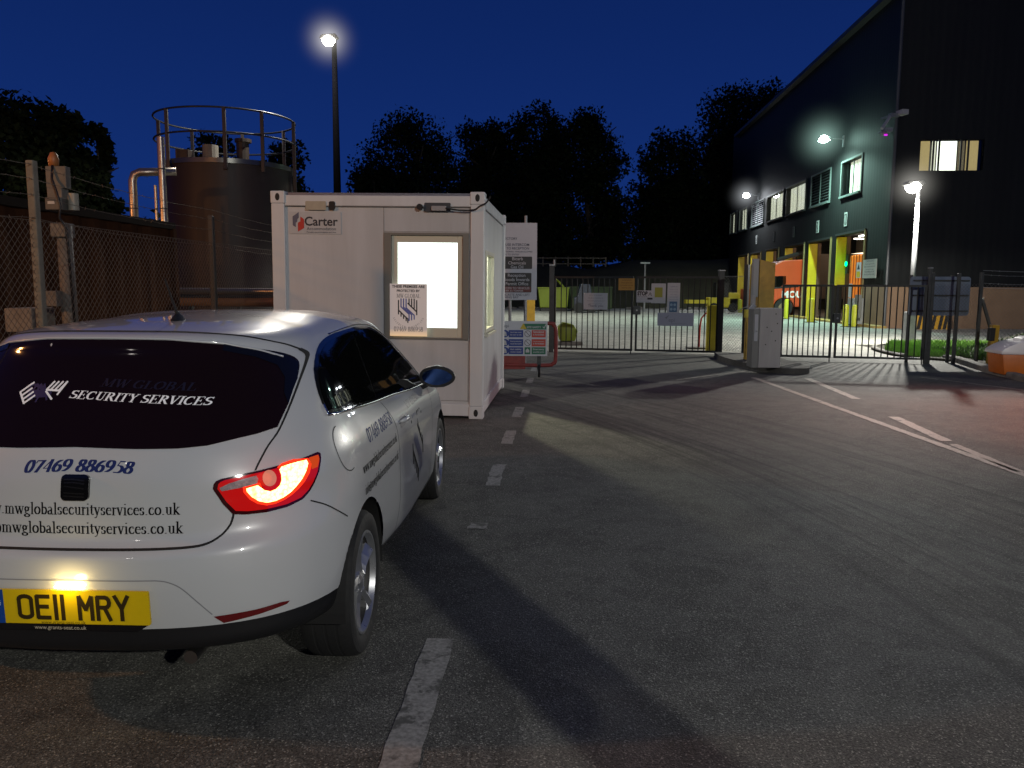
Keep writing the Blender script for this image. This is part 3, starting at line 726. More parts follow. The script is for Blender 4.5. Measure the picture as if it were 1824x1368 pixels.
wrap2d('indicator', fill2d(ind, .008), mat('clear ribbed lens', (.50, .42, .42), rough=.12, coat=1., noise=.6, nscale=90), LR, off=.010, **V)
tip = [lp(*p) for p in [(548, 816), (564, 811), (566, 818), (563, 832), (553, 836), (550, 828)]]
wrap2d('side_marker', fill2d(tip, .008), emis('orange red marker', (1., .10, .02), .55), LR, off=.0085, **V)
lgt = bpy.data.lights.new('tail_lamp_glow', 'POINT'); lgt.energy = .12; lgt.color = (1, .08, .02); lgt.shadow_soft_size = .04
lo = bpy.data.objects.new('tail_lamp_bulb', lgt); COL.objects.link(lo); q, n = on_body(V['place'](*cc), V['d']); lo.parent = LR; lo.location = q + n*.10 
# reflectors low in the bumper
for pl_, s in ((REAR, 1),):
    rf = [(.472, .430), (.60, .436), (.668, .443), (.690, .440), (.682, .430), (.60, .415), (.50, .402)]
    wrap2d('reflector', fill2d(rf, .015), mat('dark red reflector', (.13, .006, .008), rough=.15, coat=1.), rbump, off=.004, **REAR)
    wrap2d('reflector', fill2d([(-x, z) for x, z in rf[::-1]], .015), MATS['dark red reflector'], rbump, off=.004, **REAR)
# bumper to wing seams
for s, vv in ((1, CORN), (-1, LCORN)):
    pth = [to_corn(p) for p in ((.735, .30, .765), (.77, .36, .735), (.80, .42, .695), (.825, .48, .655))]
    wrap2d('shut_line', strip2d(curve2d(pth, 4), .005), seam_m, rbump, off=.0012, **vv)
# ---- side glass: quarter pane, door pane, frames, chrome strip
low = [(.585, 1.046), (.9, 1.022), (1.32, .990), (1.8, .960), (2.3, .925), (2.84, .893)]
q_pts = [(.585, 1.050), (.60, 1.11), (.68, 1.19), (.84, 1.255), (1.08, 1.290), (1.50, 1.304), (1.42, 1.16), (1.345, .992), (.95, 1.022)]
d_pts = [(1.375, .990), (1.45, 1.15), (1.53, 1.305), (1.75, 1.306), (1.98, 1.290), (2.20, 1.235), (2.42, 1.145), (2.62, 1.035), (2.80, .925), (2.83, .900), (2.3, .928), (1.8, .962)]
fr_pts = [(.560, 1.030), (.572, 1.11), (.655, 1.205), (.82, 1.272), (1.08, 1.310), (1.50, 1.322), (1.75, 1.322), (2.0, 1.305), (2.24, 1.243), (2.46, 1.150), (2.67, 1.035), (2.86, .915), (2.86, .885), (2.3, .915), (1.8, .947), (1.32, .977), (.9, 1.008)]
for s, vv, dr in ((1, SIDE, pan['door'][0]), (-1, LSIDE, pan['door'][1])):
    wrap2d('window_frame', fill2d(curve2d(fr_pts[:12], 3)[:-1]+fr_pts[11:], .03), gloss, car, off=.0015, **vv)
    wrap2d('quarter_window', fill2d(curve2d(q_pts[:6], 3)[:-1]+q_pts[5:], .025), carglass, car, off=.0035, **vv)
    wrap2d('door_window', fill2d(curve2d(d_pts[2:9], 3)[:-1]+d_pts[8:]+d_pts[:2], .025), carglass, dr, off=.0035, **vv)
    mb = MB(); pts = []
    base = [(.566, 1.075), (.562, 1.045), (.590, 1.032), (.9, 1.010), (1.32, .980), (1.8, .950), (2.3, .917), (2.85, .886)]
    for y, z in curve2d(base, 6):
        q, n = on_body(Vector((s*.8, y, z)), (-s, 0, 0)); pts.append(q+n*.003)
    mb.tube(pts, .0052, 6); mb.build('chrome_strip', chrome, car, smooth=True)
    mb = MB(); pts = []
    for y, z in curve2d([(1.10, 1.316), (1.50, 1.330), (1.75, 1.330), (2.0, 1.313), (2.25, 1.250), (2.48, 1.155), (2.69, 1.040), (2.86, .93)], 6):
        q, n = on_body(Vector((s*.8, y, z)), (-s, 0, 0)); pts.append(q+n*.002)
    mb.tube(pts, .0045, 6); mb.build('roof_rail_trim', chrome if s > 0 else gloss, car, smooth=True)
    # door shut line, handle, sill
    dl = curve2d([(1.365, .972), (1.43, .88), (1.47, .80), (1.475, .60), (1.46, .45), (1.41, .30), (1.44, .268), (1.55, .262)], 4) 
    dl2 = curve2d([(1.55, .262), (2.2, .262), (2.55, .27), (2.60, .31), (2.66, .5), (2.76, .80), (2.82, .885)], 5)
    wrap2d('shut_line', join2d(strip2d(dl, .006), strip2d(dl2[1:], .006)), seam_m, dr, off=.0012, **vv)
    hb = fill2d(rrect(1.66, .835, .17, .034, .012), .02)
    hq, hn = on_body(Vector((s*.8, 1.66, .835)), (-s, 0, 0))
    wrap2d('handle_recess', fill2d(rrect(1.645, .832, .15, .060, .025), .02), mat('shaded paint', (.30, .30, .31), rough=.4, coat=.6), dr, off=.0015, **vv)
    mb = MB(); hp_ = []
    for y in np.linspace(1.575, 1.745, 9):
        q, n = on_body(Vector((s*.8, y, .838)), (-s, 0, 0)); e = max(0., math.sin(math.pi*(y-1.575)/.17))**.5; hp_.append(q+n*(.002+.026*e))
    mb.tube(hp_, [.006]+[.012]*7+[.006], 8); mb.build('door_handle', paint, dr, smooth=True)
    lk, ln_ = on_body(Vector((s*.8, 1.548, .838)), (-s, 0, 0)); MB().cyl(lk, lk+ln_*.005, .009, n=12).build('door_lock', chrome, dr)
    wrap2d('side_sill', fill2d([(1.12, .232), (2.82, .215), (2.82, .258), (1.12, .275)], .03), mat('sill paint', (.45, .45, .46), rough=.4, coat=.5), car, off=.003, **vv)
# fuel flap (right side)
fl = [(.575+.088*math.cos(rad(a)), .902+.088*math.sin(rad(a))) for a in range(0, 361, 12)]
wrap2d('fuel_flap', strip2d(fl[8:25], .004, .01), seam_m, car, off=.0012, **SIDE)
# ---- right-hand lettering
url('07469 886958', 1.40, .862, .52, car, SIDE, navy, h=.060)
url('www.mwglobalsecurityservices.co.uk', 1.43, .765, .72, car, SIDE, h=.042)
url('info@mwglobalsecurityservices.co.uk', 1.44, .675, .72, car, SIDE, h=.042)
sd_, sb_ = shield(1.)
def put(vf, ox, oz, kx, kz): return [(x*kx+ox, z*kz+oz) for x, z in vf[0]], vf[1]
wrap2d('emblem', put(sd_, 1.86, .40, .42, .42), blk, doorR, off=.0012, **SIDE)
wrap2d('emblem', put(sb_, 1.86, .40, .42, .42), mat('blue vinyl', (.03, .045, .16), rough=.35), doorR, off=.0016, **SIDE)
wrap2d('lettering', fit2d(serif2d('MW GLOBAL', .05, wt=.13), 1.84, .862, .46, .042), mat('grey vinyl letters', (.10, .10, .11), rough=.4), doorR, off=.0012, **SIDE)
# ---- door mirrors
def mirror(s, dr):
    mb = MB(); C0 = Vector((s*.898, 2.66, .955)); n = 20; rings = 8; vs = []
    for i in range(rings+1):
        t = i/rings; yy = -.045 + .135*t; k = math.sqrt(max(0, 1-(t**2.2)))*(1 if i else .985)
        for j in range(n):
            a = 2*math.pi*j/n; ex = .118*math.copysign(abs(math.cos(a))**.85, math.cos(a)); ez = .076*math.copysign(abs(math.sin(a))**.85, math.sin(a))
            if ex*s < 0: ez *= .92
            else: ez *= 1.0-.25*abs(ex)/.118
            vs.append(C0+Vector((ex*k, yy, ez*k+.012*(1-ex*s/.118)*0)))
    fs = [(i*n+j, i*n+(j+1) % n, (i+1)*n+(j+1) % n, (i+1)*n+j) for i in range(rings) for j in range(n)]
    fs += [tuple(range(n)), tuple(range(rings*n, rings*n+n))[::-1]]
    mb.add(vs, fs)
    mb.add([(s*.79, 2.60, .90), (s*.79, 2.72, .90), (s*.85, 2.72, .925), (s*.85, 2.62, .925), (s*.79, 2.61, .865), (s*.79, 2.72, .865), (s*.865, 2.70, .905), (s*.865, 2.63, .905)],
           [(0, 1, 2, 3), (4, 7, 6, 5), (0, 3, 7, 4), (1, 5, 6, 2), (3, 2, 6, 7), (0, 4, 5, 1)])
    h = mb.build('door_mirror', mat('mirror housing', (.012, .012, .014), rough=.35, coat=.3), dr, smooth='auto')
    mb = MB(); mb.add([C0+Vector((.098*math.cos(2*math.pi*j/24), -.0465, .053*math.sin(2*math.pi*j/24)*(1-.2*max(0, s*math.cos(2*math.pi*j/24))))) for j in range(24)], [tuple(range(24))])
    mb.build('mirror_glass', mat('mirror painted sky blue', (.06, .12, .34), rough=.1, metal=1.), h)  # sky reflection painted in as blue base colour
mirror(1, doorR); mirror(-1, pan['door'][1])
# ---- roof aerial, front glass, lamps
ant = thing_ant = None
q, n = on_body((0.08, .74, 1.4), (0, 0, -1))
mb = MB(); mb.lathe([(.045, 0), (.034, .012), (.018, .024), (.009, .034)], 20); 
for i, v in enumerate(mb.v): mb.v[i] = (v[0]*.55, v[1]*1.1, v[2])
mb.tube([(0, -.005, .02), (0, -.03, .06), (0, -.10, .165)], [.008, .0055, .0035], 8)
mb.build('aerial', trim, car, smooth='auto', loc=tuple(q))
ws = [(-.50, 1.345), (0, 1.352), (.50, 1.345), (.60, 1.17), (.69, 1.00), (.45, .972), (0, .965), (-.45, .972), (-.69, 1.00), (-.60, 1.17)]
wrap2d('windscreen', fill2d(ws, .04), carglass, car, off=.003, **FRONT)
for s in (1, -1):
    hl = [(s*.45, .62), (s*.70, .70), (s*.74, .66), (s*.72, .58), (s*.55, .54)]
    wrap2d('headlamp', fill2d(hl if s > 0 else hl[::-1], .03), mat('clear headlamp', (.5, .5, .52), rough=.08, coat=1.), car, off=.004, **FRONT)
gr_ = [(-.30, .62), (.30, .62), (.24, .50), (-.24, .50)]
wrap2d('grille', fill2d(gr_, .04), trim, car, off=.004, **FRONT)
MB().cyl((.375, .25, .275), (.375, .075, .27), .024, n=16).build('exhaust_pipe', mat('exhaust steel', (.35, .33, .3), rough=.35, metal=1.), car, smooth='auto')
# ================================================================== GROUND
def sheet(name, poly, z, m, sub=None):
    mb = MB(); mb.add([(x, y, z) for x, y in poly], [tuple(range(len(poly)))]); return struct(mb.build(name, m))
def asphalt(name, c0, c1, patchy=.35, tracks=False, scale=1., cracks=False):
    m = bpy.data.materials.new(name); m.use_nodes = True; nt = m.node_tree; L = nt.links; b = nt.nodes['Principled BSDF']
    tc = nt.nodes.new('ShaderNodeTexCoord'); o = tc.outputs['Object']
    def noise(s, d=4, r=.6, dist=0.):
        n = nt.nodes.new('ShaderNodeTexNoise'); n.inputs['Scale'].default_value = s; n.inputs['Detail'].default_value = d; n.inputs['Roughness'].default_value = r; n.inputs['Distortion'].default_value = dist; L.new(o, n.inputs['Vector']); return n.outputs['Fac']
    def ramp(src, p0, p1, a, c):
        r = nt.nodes.new('ShaderNodeValToRGB'); r.color_ramp.elements[0].position = p0; r.color_ramp.elements[1].position = p1; r.color_ramp.elements[0].color = (*a, 1); r.color_ramp.elements[1].color = (*c, 1); L.new(src, r.inputs[0]); return r.outputs[0]
    def mul(a, bb, f=1.):
        x = nt.nodes.new('ShaderNodeMix'); x.data_type = 'RGBA'; x.blend_type = 'MULTIPLY'; x.inputs[0].default_value = f; L.new(a, x.inputs[6]); L.new(bb, x.inputs[7]); return x.outputs[2]
    base = ramp(noise(105*scale, 4, .75), .38, .62, c0, c1)
    base = mul(base, ramp(noise(.7, 5, .6), .3, .7, (1-patchy,)*3, (1.15, 1.15, 1.12)))
    base = mul(base, ramp(noise(6, 4, .6), .3, .7, (.8, .8, .8), (1.1, 1.1, 1.1)))
    base = mul(base, ramp(noise(1.9, 8, .75, 1.2), .44, .50, (.62, .62, .62), (1, 1, 1)), .7)
    base = mul(base, ramp(noise(14, 6, .8), .33, .40, (.35, .34, .33), (1, 1, 1)), .6)
    vo = nt.nodes.new('ShaderNodeTexVoronoi'); vo.inputs['Scale'].default_value = 185*scale; L.new(o, vo.inputs['Vector'])
    stone = ramp(vo.outputs['Color'], .76, .90, (0, 0, 0), (1, 1, 1))
    mx = nt.nodes.new('ShaderNodeMix'); mx.data_type = 'RGBA'; mx.blend_type = 'MIX'; L.new(stone, mx.inputs[0]); L.new(base, mx.inputs[6]); mx.inputs[7].default_value = (min(.6, c1[0]*1.7), min(.6, c1[1]*1.7), min(.6, c1[2]*1.65), 1)
    col = mx.outputs[2]; rgh = .62
    if tracks:
        # tyre scuffs: thin dark arcs sweeping from the lane towards the right-hand gate
        sx = nt.nodes.new('ShaderNodeSeparateXYZ'); L.new(o, sx.inputs[0])
        def mth(op, a, bb=None, c=None):
            q = nt.nodes.new('ShaderNodeMath'); q.operation = op
            for i, v in enumerate((a, bb, c)):
                if v is None: continue
                if isinstance(v, (int, float)): q.inputs[i].default_value = v
                else: L.new(v, q.inputs[i])
            return q.outputs[0]
        tot = None
        for (cx, cy, rr0, rr1, sc, seed) in ((-16., 2.0, 17.6, 20.4, 8.5, 0.), (-26., -2.0, 28.2, 30.6, 6.0, 5.)):
            dx = mth('SUBTRACT', sx.outputs[0], cx); dy = mth('SUBTRACT', sx.outputs[1], cy)
            rd = mth('SQRT', mth('ADD', mth('MULTIPLY', dx, dx), mth('MULTIPLY', dy, dy)))
            an = mth('ARCTAN2', dy, dx)
            cb = nt.nodes.new('ShaderNodeCombineXYZ'); L.new(mth('MULTIPLY', rd, sc), cb.inputs[0]); L.new(mth('MULTIPLY', an, 2.2), cb.inputs[1]); cb.inputs[2].default_value = seed
            n = nt.nodes.new('ShaderNodeTexNoise'); n.inputs['Scale'].default_value = 1.; n.inputs['Detail'].default_value = 5; n.inputs['Roughness'].default_value = .75; L.new(cb.outputs[0], n.inputs['Vector'])
            s_ = ramp(n.outputs['Fac'], .50, .62, (0, 0, 0), (1, 1, 1))
            w0 = nt.nodes.new('ShaderNodeMapRange'); w0.interpolation_type = 'SMOOTHSTEP'; w0.inputs[1].default_value = rr0; w0.inputs[2].default_value = rr0+.8; L.new(rd, w0.inputs[0])
            w1 = nt.nodes.new('ShaderNodeMapRange'); w1.interpolation_type = 'SMOOTHSTEP'; w1.inputs[1].default_value = rr1; w1.inputs[2].default_value = rr1+.8; w1.inputs[3].default_value = 1; w1.inputs[4].default_value = 0; L.new(rd, w1.inputs[0])
            k = mth('MULTIPLY', mth('MULTIPLY', s_, w0.outputs[0]), w1.outputs[0]); tot = k if tot is None else mth('MAXIMUM', tot, k)
        dk = nt.nodes.new('ShaderNodeMix'); dk.data_type = 'RGBA'; dk.blend_type = 'MIX'; L.new(mth('MULTIPLY', tot, .62), dk.inputs[0]); L.new(col, dk.inputs[6]); dk.inputs[7].default_value = (.010, .010, .010, 1); col = dk.outputs[2]
    L.new(col, b.inputs['Base Color'])
    mr = nt.nodes.new('ShaderNodeMapRange'); mr.inputs['To Min'].default_value = .88; mr.inputs['To Max'].default_value = .66; b.inputs['Specular IOR Level'].default_value = .3; L.new(noise(9, 4), mr.inputs[0]); L.new(mr.outputs[0], b.inputs['Roughness'])
    bp = nt.nodes.new('ShaderNodeBump'); bp.inputs['Strength'].default_value = .55; bp.inputs['Distance'].default_value = .005
    ad = nt.nodes.new('ShaderNodeMath'); ad.operation = 'ADD'; L.new(vo.outputs['Distance'], ad.inputs[0]); L.new(noise(45*scale, 3), ad.inputs[1]); L.new(ad.outputs[0], bp.inputs['Height']); L.new(bp.outputs[0], b.inputs['Normal'])
    return m
def roadpaint(name, col, wear=.5):
    m = mat(name, col, rough=.7, spec=.3); nt = m.node_tree; L = nt.links; b = nt.nodes['Principled BSDF']
    tc = nt.nodes.new('ShaderNodeTexCoord')
    n = nt.nodes.new('ShaderNodeTexNoise'); n.inputs['Scale'].default_value = 7; n.inputs['Detail'].default_value = 9; n.inputs['Roughness'].default_value = .72; L.new(tc.outputs['Object'], n.inputs['Vector'])
    r = nt.nodes.new('ShaderNodeValToRGB'); r.color_ramp.elements[0].position = wear-.03; r.color_ramp.elements[1].position = wear+.03; r.color_ramp.elements[0].color = (0, 0, 0, 1); L.new(n.outputs['Fac'], r.inputs[0])
    n2 = nt.nodes.new('ShaderNodeTexNoise'); n2.inputs['Scale'].default_value = 60; n2.inputs['Detail'].default_value = 4; L.new(tc.outputs['Object'], n2.inputs['Vector'])
    r2 = nt.nodes.new('ShaderNodeValToRGB'); r2.color_ramp.elements[0].color = (*[c*.55 for c in col], 1); r2.color_ramp.elements[1].color = (*col, 1); r2.color_ramp.elements[0].position = .3; r2.color_ramp.elements[1].position = .65; L.new(n2.outputs['Fac'], r2.inputs[0])
    mx = nt.nodes.new('ShaderNodeMix'); mx.data_type = 'RGBA'; L.new(r.outputs[0], mx.inputs[0]); mx.inputs[6].default_value = (.11, .11, .10, 1); L.new(r2.outputs[0], mx.inputs[7]); L.new(mx.outputs[2], b.inputs['Base Color'])
    bp = nt.nodes.new('ShaderNodeBump'); bp.inputs['Strength'].default_value = .5; bp.inputs['Distance'].default_value = .004; L.new(n2.outputs['Fac'], bp.inputs['Height']); L.new(bp.outputs[0], b.inputs['Normal'])
    return m
earth = mat('dark earth', (.030, .026, .018), rough=.95, noise=.5, nscale=1.5, bump=.6, bscale=9)
sheet('ground', [(-400, -400), (400, -400), (400, 400), (-400, 400)], -.012, earth)
road_m = asphalt('road asphalt', (.038, .039, .036), (.205, .204, .185), tracks=True)
sheet('road', [(-4.9, -60), (8.4, -60), (8.4, 11.0), (8.5, 13.0), (8.75, 14.6), (9.35, 16.8), (9.4, 17.6), (-4.0, 20.2)], 0.0, road_m)
yard_m = asphalt('yard concrete', (.22, .22, .195), (.40, .395, .35), patchy=.25, scale=.6)
sheet('yard', [(-14, 20.2), (-4.0, 20.2), (9.4, 17.6), (9.4, 22), (40, 22), (40, 70), (-40, 70), (-40, 20.2)], .004, yard_m)
dash_m = roadpaint('worn white road paint', (.36, .355, .33), .44)
line_m = roadpaint('faded road line paint', (.50, .47, .39), .41)
def dash(cx0, y0, cx1, y1, w, m=dash_m, name='road_marking', jag=.012, seed=0):
    rnd = random.Random(seed+int(y0*100)); n = max(3, int((Vector((cx1-cx0, y1-y0)).length)/.08)); L = []; R = []
    d = Vector((cx1-cx0, y1-y0)).normalized(); nx, ny = -d.y, d.x
    for i in range(n+1):
        t = i/n; x = cx0+(cx1-cx0)*t; y = y0+(y1-y0)*t
        e = rnd.uniform(-jag, jag)*.5; f = rnd.uniform(-jag, jag)*.5
        L.append((x+nx*(w/2+e), y+ny*(w/2+e))); R.append((x-nx*(w/2+f), y-ny*(w/2+f)))
    P_ = L + R[::-1]; mb = MB(); mb.add([(x, y, .004) for x, y in P_], [(i, i+1, len(P_)-2-i, len(P_)-1-i) for i in range(n)])
    return struct(mb.build(name, m))
def lx(y): return -.50+.058*y if y < 8 else -.036+(y-8)*.065
for y0, y1, jg in ((1.35, 3.33, .010), (4.93, 5.06, .03), (6.05, 6.80, .02), (7.72, 8.45, .012), (9.35, 10.15, .01), (11.1, 11.9, .01), (12.8, 13.5, .01), (14.6, 15.3, .01), (-2.2, -.6, .02), (-5.6, -3.9, .02)):
    dash(lx(y0), y0, lx(y1), y1, .125 if y0 < 4 else .115, jag=jg)
dash(4.17, 13.7, 4.26, 6.5, .10, line_m)
dash(4.26, 6.5, 4.2, -10, .085, line_m)
dash(5.07, 13.6, 4.82, 11.05, .12, line_m); dash(4.60, 9.50, 4.41, 7.95, .13, line_m); dash(4.385, 7.8, 4.30, 6.6, .09, line_m)
a = G(1205, 677); b_ = G(1330, 661); dash(a.x, a.y, b_.x, b_.y, .05, line_m)
a = G(1640, 672); b_ = G(1822, 695); dash(a.x, a.y, b_.x, b_.y, .05, line_m)
# ---- kerbs
conc = mat('concrete kerb', (.22, .21, .19), rough=.85, noise=.5, nscale=5, bump=.4, bscale=50)
dconc = mat('dirty concrete', (.12, .115, .10), rough=.9, noise=.55, nscale=4, bump=.5, bscale=40)
def kerb(name, path, w=.13, h=.11):
    L = []; n = len(path)
    for i, p in enumerate(path):
        a = Vector(path[max(0, i-1)]); b = Vector(path[min(n-1, i+1)]); d = (b-a).normalized(); L.append(((p[0], p[1]), (p[0]+d.y*w, p[1]-d.x*w)))
    mb = MB(); vs = []
    for (ax, ay), (bx, by) in L: vs += [(ax, ay, -.01), (ax, ay, h-.02), (ax+(bx-ax)*.15, ay+(by-ay)*.15, h), (bx, by, h), (bx, by, -.01)]
    fs = [(i*5+j, i*5+j+1, (i+1)*5+j+1, (i+1)*5+j) for i in range(n-1) for j in range(4)]
    mb.add(vs, fs+[(0, 1, 2, 3, 4), tuple(range(5*n-1, 5*n-6, -1))]); return struct(mb.build(name, conc))
kerb('kerb', curve2d([(8.4, -40), (8.4, 5), (8.42, 11.0), (8.5, 13.0), (8.78, 14.6), (9.38, 16.8), (9.42, 17.4)], 6))
isl = curve2d([(4.55, 17.9), (4.42, 16.9), (4.45, 15.9), (4.58, 15.05), (4.80, 14.45), (5.12, 14.25), (5.42, 14.45), (5.52, 15.1), (5.55, 16.2), (5.80, 17.55)], 5)
mb = MB(); mb.prism(isl, -.01, .11); o = struct(mb.build('traffic_island', dconc, bevel=.012))
# verge on the right with the curving kerb of the grass
verge = curve2d([(8.75, 17.9), (8.9, 19.3), (9.3, 20.6), (10.2, 21.6), (12.0, 22.0), (20.0, 22.4)], 6)
kerb('kerb', verge, .12, .08)
struct(MB().prism(verge+[(20, 22.4), (30, 22.4), (30, -40), (8.55, -40), (8.55, 11.0), (8.63, 13.0), (8.9, 14.6), (9.5, 16.8)], -.02, .05).build('verge', mat('verge soil', (.035, .032, .018), rough=.95, noise=.5, nscale=3, bump=.6, bscale=20)))
def blades(name, pts, h, m, seed=1, w=.012, lean=.5, parent=None):
    rnd = random.Random(seed); mb = MB(); vs = []; fs = []
    for x, y, z in pts:
        a = rnd.uniform(0, 6.28); hh = h*rnd.uniform(.5, 1.2); lx_ = rnd.uniform(-lean, lean)*hh; ly = rnd.uniform(-lean, lean)*hh; c, s = math.cos(a)*w, math.sin(a)*w; k = len(vs)
        vs += [(x-c, y-s, z), (x+c, y+s, z), (x+lx_, y+ly, z+hh)]; fs.append((k, k+1, k+2))
    mb.v = vs; mb.f = fs
    me = bpy.data.meshes.new(name); me.from_pydata(vs, [], fs); return stuff(link(name, me, m, parent))
rnd = random.Random(5); pts = []
while len(pts) < 26000:
    x = rnd.uniform(8.9, 15.5); y = rnd.uniform(17.6, 22.0)
    if x-8.9 < (y-19)*.5 and y > 19: continue
    if y > 21.9-max(0, (10.2-x))*1.2: continue
    pts.append((x, y, .05))
tag(blades('grass', pts, .13, mat('cut grass', (.22, .42, .06), rough=.7, c2=(.12, .26, .04), nscale=3), 2, .018), 'short green grass on the verge behind the fence', 'grass')
pts = []
while len(pts) < 22000:
    x = rnd.uniform(9.9, 18); y = rnd.uniform(12.5, 19.0); hgt = max(0, min(1, (x-9.9-.12*(y-12))/4.5)); pts.append((x, y, .05+hgt*1.0))
mb = MB(); vs = []; 
for i in range(21):
    for j in range(12):
        x = 9.7+i*.5; y = 12+j*.7; hgt = max(0, min(1, (x-9.9-.12*(y-12))/4.5)); vs.append((x, y, .04+hgt*1.0+.04*math.sin(3*x+2*y)))
mb.add(vs, [(i*12+j, i*12+j+1, (i+1)*12+j+1, (i+1)*12+j) for i in range(20) for j in range(11)]); struct(mb.build('grass_bank', MATS['verge soil']))
tag(blades('ground_ivy', pts, .16, mat('bank leaves', (.08, .16, .03), rough=.6, c2=(.03, .07, .015), nscale=5), 3, .035, 1.1), 'leafy ground cover spreading over the low bank by the grit bin', 'ground cover')
# distant bank
brown = mat('rough grass bank', (.038, .040, .018), rough=.95, noise=.5, nscale=.6, bump=.5, bscale=3)
vs = []; nx = 60
def bank_z(x): return 3.6+.35*math.sin(x*.12+1)+.15*math.sin(x*.5)-.9*max(0, min(1, (x+2)/4))*0
for i in range(nx+1):
    x = -60+i*2.0
    zt = 3.75 if x < 3 else 3.75-.0*(x-3)
    zt = np.interp(x, [-60, 2, 7, 10, 14, 60], [3.9, 3.9, 3.0, 3.7, 3.95, 3.95]) + .12*math.sin(i*1.3)
    for y, f in ((60, 0), (61.5, .25), (63, .6), (65, .92), (67, 1), (90, 1.05)): vs.append((x, y, f*zt))
mb = MB(); mb.add(vs, [(i*6+j, i*6+j+1, (i+1)*6+j+1, (i+1)*6+j) for i in range(nx) for j in range(5)]); struct(mb.build('grass_bank', brown, smooth=True))

# ================================================================== SITE CABIN
cab_w = mat('off white cabin panel', (.56, .585, .60), rough=.42, noise=.10, nscale=1.3, bump=.05, bscale=3, c2=(.39, .40, .40), streak=True)
cab_f = mat('white steel cabin frame', (.62, .645, .65), rough=.45, noise=.15, nscale=3, streak=True)
dk = mat('dark recess', (.01, .01, .01), rough=.7)
CABX, CABY = 2.47, 3.02; CABH = 2.60
cabr = thing('site_cabin', 'white steel site cabin with a brightly lit front window and a warm lit side window', 'cabin', (-.345, 9.19, 0), rad(-4.1))
cabr.rotation_euler = (0, rad(.55), rad(-4.1))
# local frame: x from -CABX..0, y 0..CABY
FR = .17
def frame_parts():
    mb = MB()
    for x in (-CABX, -.155):
        for y in (0, CABY-.155): mb.box(x, y, 0, x+.155, y+.155, CABH)
    return mb.build('corner_posts', cab_f, cabr, bevel=.008)
for nm_, pts_ in (('corner_post', [(-CABX, 0), (-.155, 0), (-CABX, CABY-.155), (-.155, CABY-.155)]),):
    for x, y in pts_:
        p_ = MB().box(x, y, .15, x+.155, y+.155, CABH-.14).build('corner_post', cab_f, cabr, bevel=.01)
        for z in (0, CABH-.14):
            MB().box(x-.006, y-.006, z, x+.161, y+.161, z+.15 if z == 0 else CABH).build('corner_casting', cab_f, p_, bevel=.012)
            cx_ = x+.0775
            mb = MB()
            el = [(cx_+.026*math.cos(rad(a)), z+.072+.042*math.sin(rad(a))) for a in range(0, 360, 20)]
            mb.prism_y(el, y-.0085, y-.0065) if y == 0 else mb.prism_y(el, y+.1615, y+.164)
            mb.build('lifting_hole', dk, p_)
# rails
MB().box(-CABX+.155, .012, CABH-.165, -.155, .11, CABH-.045).build('top_rail', cab_f, cabr, bevel=.01)
MB().box(-.11, .155, CABH-.165, -.012, CABY-.155, CABH-.03).build('top_rail', cab_f, cabr, bevel=.01)
MB().box(-CABX+.155, .012, .03, -.155, .11, .17).build('bottom_rail', cab_f, cabr, bevel=.01)
MB().box(-.11, .155, .03, -.012, CABY-.155, .17).build('bottom_rail', cab_f, cabr, bevel=.01)
MB().box(-CABX+.02, .11, .04, -CABX+.11, CABY-.155, CABH-.03).build('side_wall', cab_w, cabr)
MB().box(-CABX+.11, CABY-.11, .17, -.11, CABY-.03, CABH-.03).build('rear_wall', cab_w, cabr)
MB().box(-CABX+.11, .11, CABH-.10, -.11, CABY-.11, CABH-.02).build('roof', cab_w, cabr)
MB().box(-CABX+.10, .03, CABH-.045, -.10, .13, CABH-.015).build('roof_edge', mat('galvanised edge', (.35, .36, .38), rough=.3, metal=.8), cabr)
MB().box(-CABX+.11, .11, .10, -.11, CABY-.11, .16).build('floor', mat('cabin floor', (.15, .14, .12)), cabr)
# front wall with opening; window px edges -> local
bpy.context.view_layer.update()
def cabxz(px, py):
    return on_plane(px, py, (-.345, 9.19, 0), rad(-4.1))
def cbx(px, py):
    # plane of the front face of the (slightly tilted) cabin
    M = cabr.matrix_world; o = M.translation; e1 = (M.to_3x3() @ Vector((1, 0, 0))); n = (M.to_3x3() @ Vector((0, 1, 0)))
    r = ray(px, py); c = Vector((0, 0, CH)); t = (o-c).dot(n)/r.dot(n); q = M.inverted() @ (c+r*t); return q.x, q.z
def cby(px, py):
    M = cabr.matrix_world; o = M.translation; n = (M.to_3x3() @ Vector((1, 0, 0)))
    r = ray(px, py); c = Vector((0, 0, CH)); t = (o-c).dot(n)/r.dot(n); q = M.inverted() @ (c+r*t); return q.y, q.z
wx0, wz0 = cbx(700, 600); wx1, wz1 = cbx(824, 419)
wx0 -= .02
def wall_xz(name, x0, x1, z0, z1, hole, y0, y1, m, parent):
    hx0, hz0, hx1, hz1 = hole; mb = MB()
    mb.box(x0, y0, z0, hx0, y1, z1); mb.box(hx1, y0, z0, x1, y1, z1); mb.box(hx0, y0, z0, hx1, y1, hz0); mb.box(hx0, y0, hz1, hx1, y1, z1)
    return mb.build(name, m, parent)
wall_xz('front_wall', -CABX+.155, -.155, .17, CABH-.165, (wx0, wz0, wx1, wz1), .035, .10, cab_w, cabr)
py0, _ = cby(868, 430); py1, _ = cby(881, 430)
sy0, sz0 = cby(867, 588); sy1, sz1 = cby(881, 425); sy0 = .43; sy1 = 1.42; sz0, sz1 = .98, 1.97
mb = MB(); mb.box(-.10, .155, .17, -.035, sy0, CABH-.165); mb.box(-.10, sy1, .17, -.035, CABY-.155, CABH-.165); mb.box(-.10, sy0, .17, -.035, sy1, sz0); mb.box(-.10, sy0, sz1, -.035, sy1, CABH-.165)
mb.build('side_wall', cab_w, cabr)
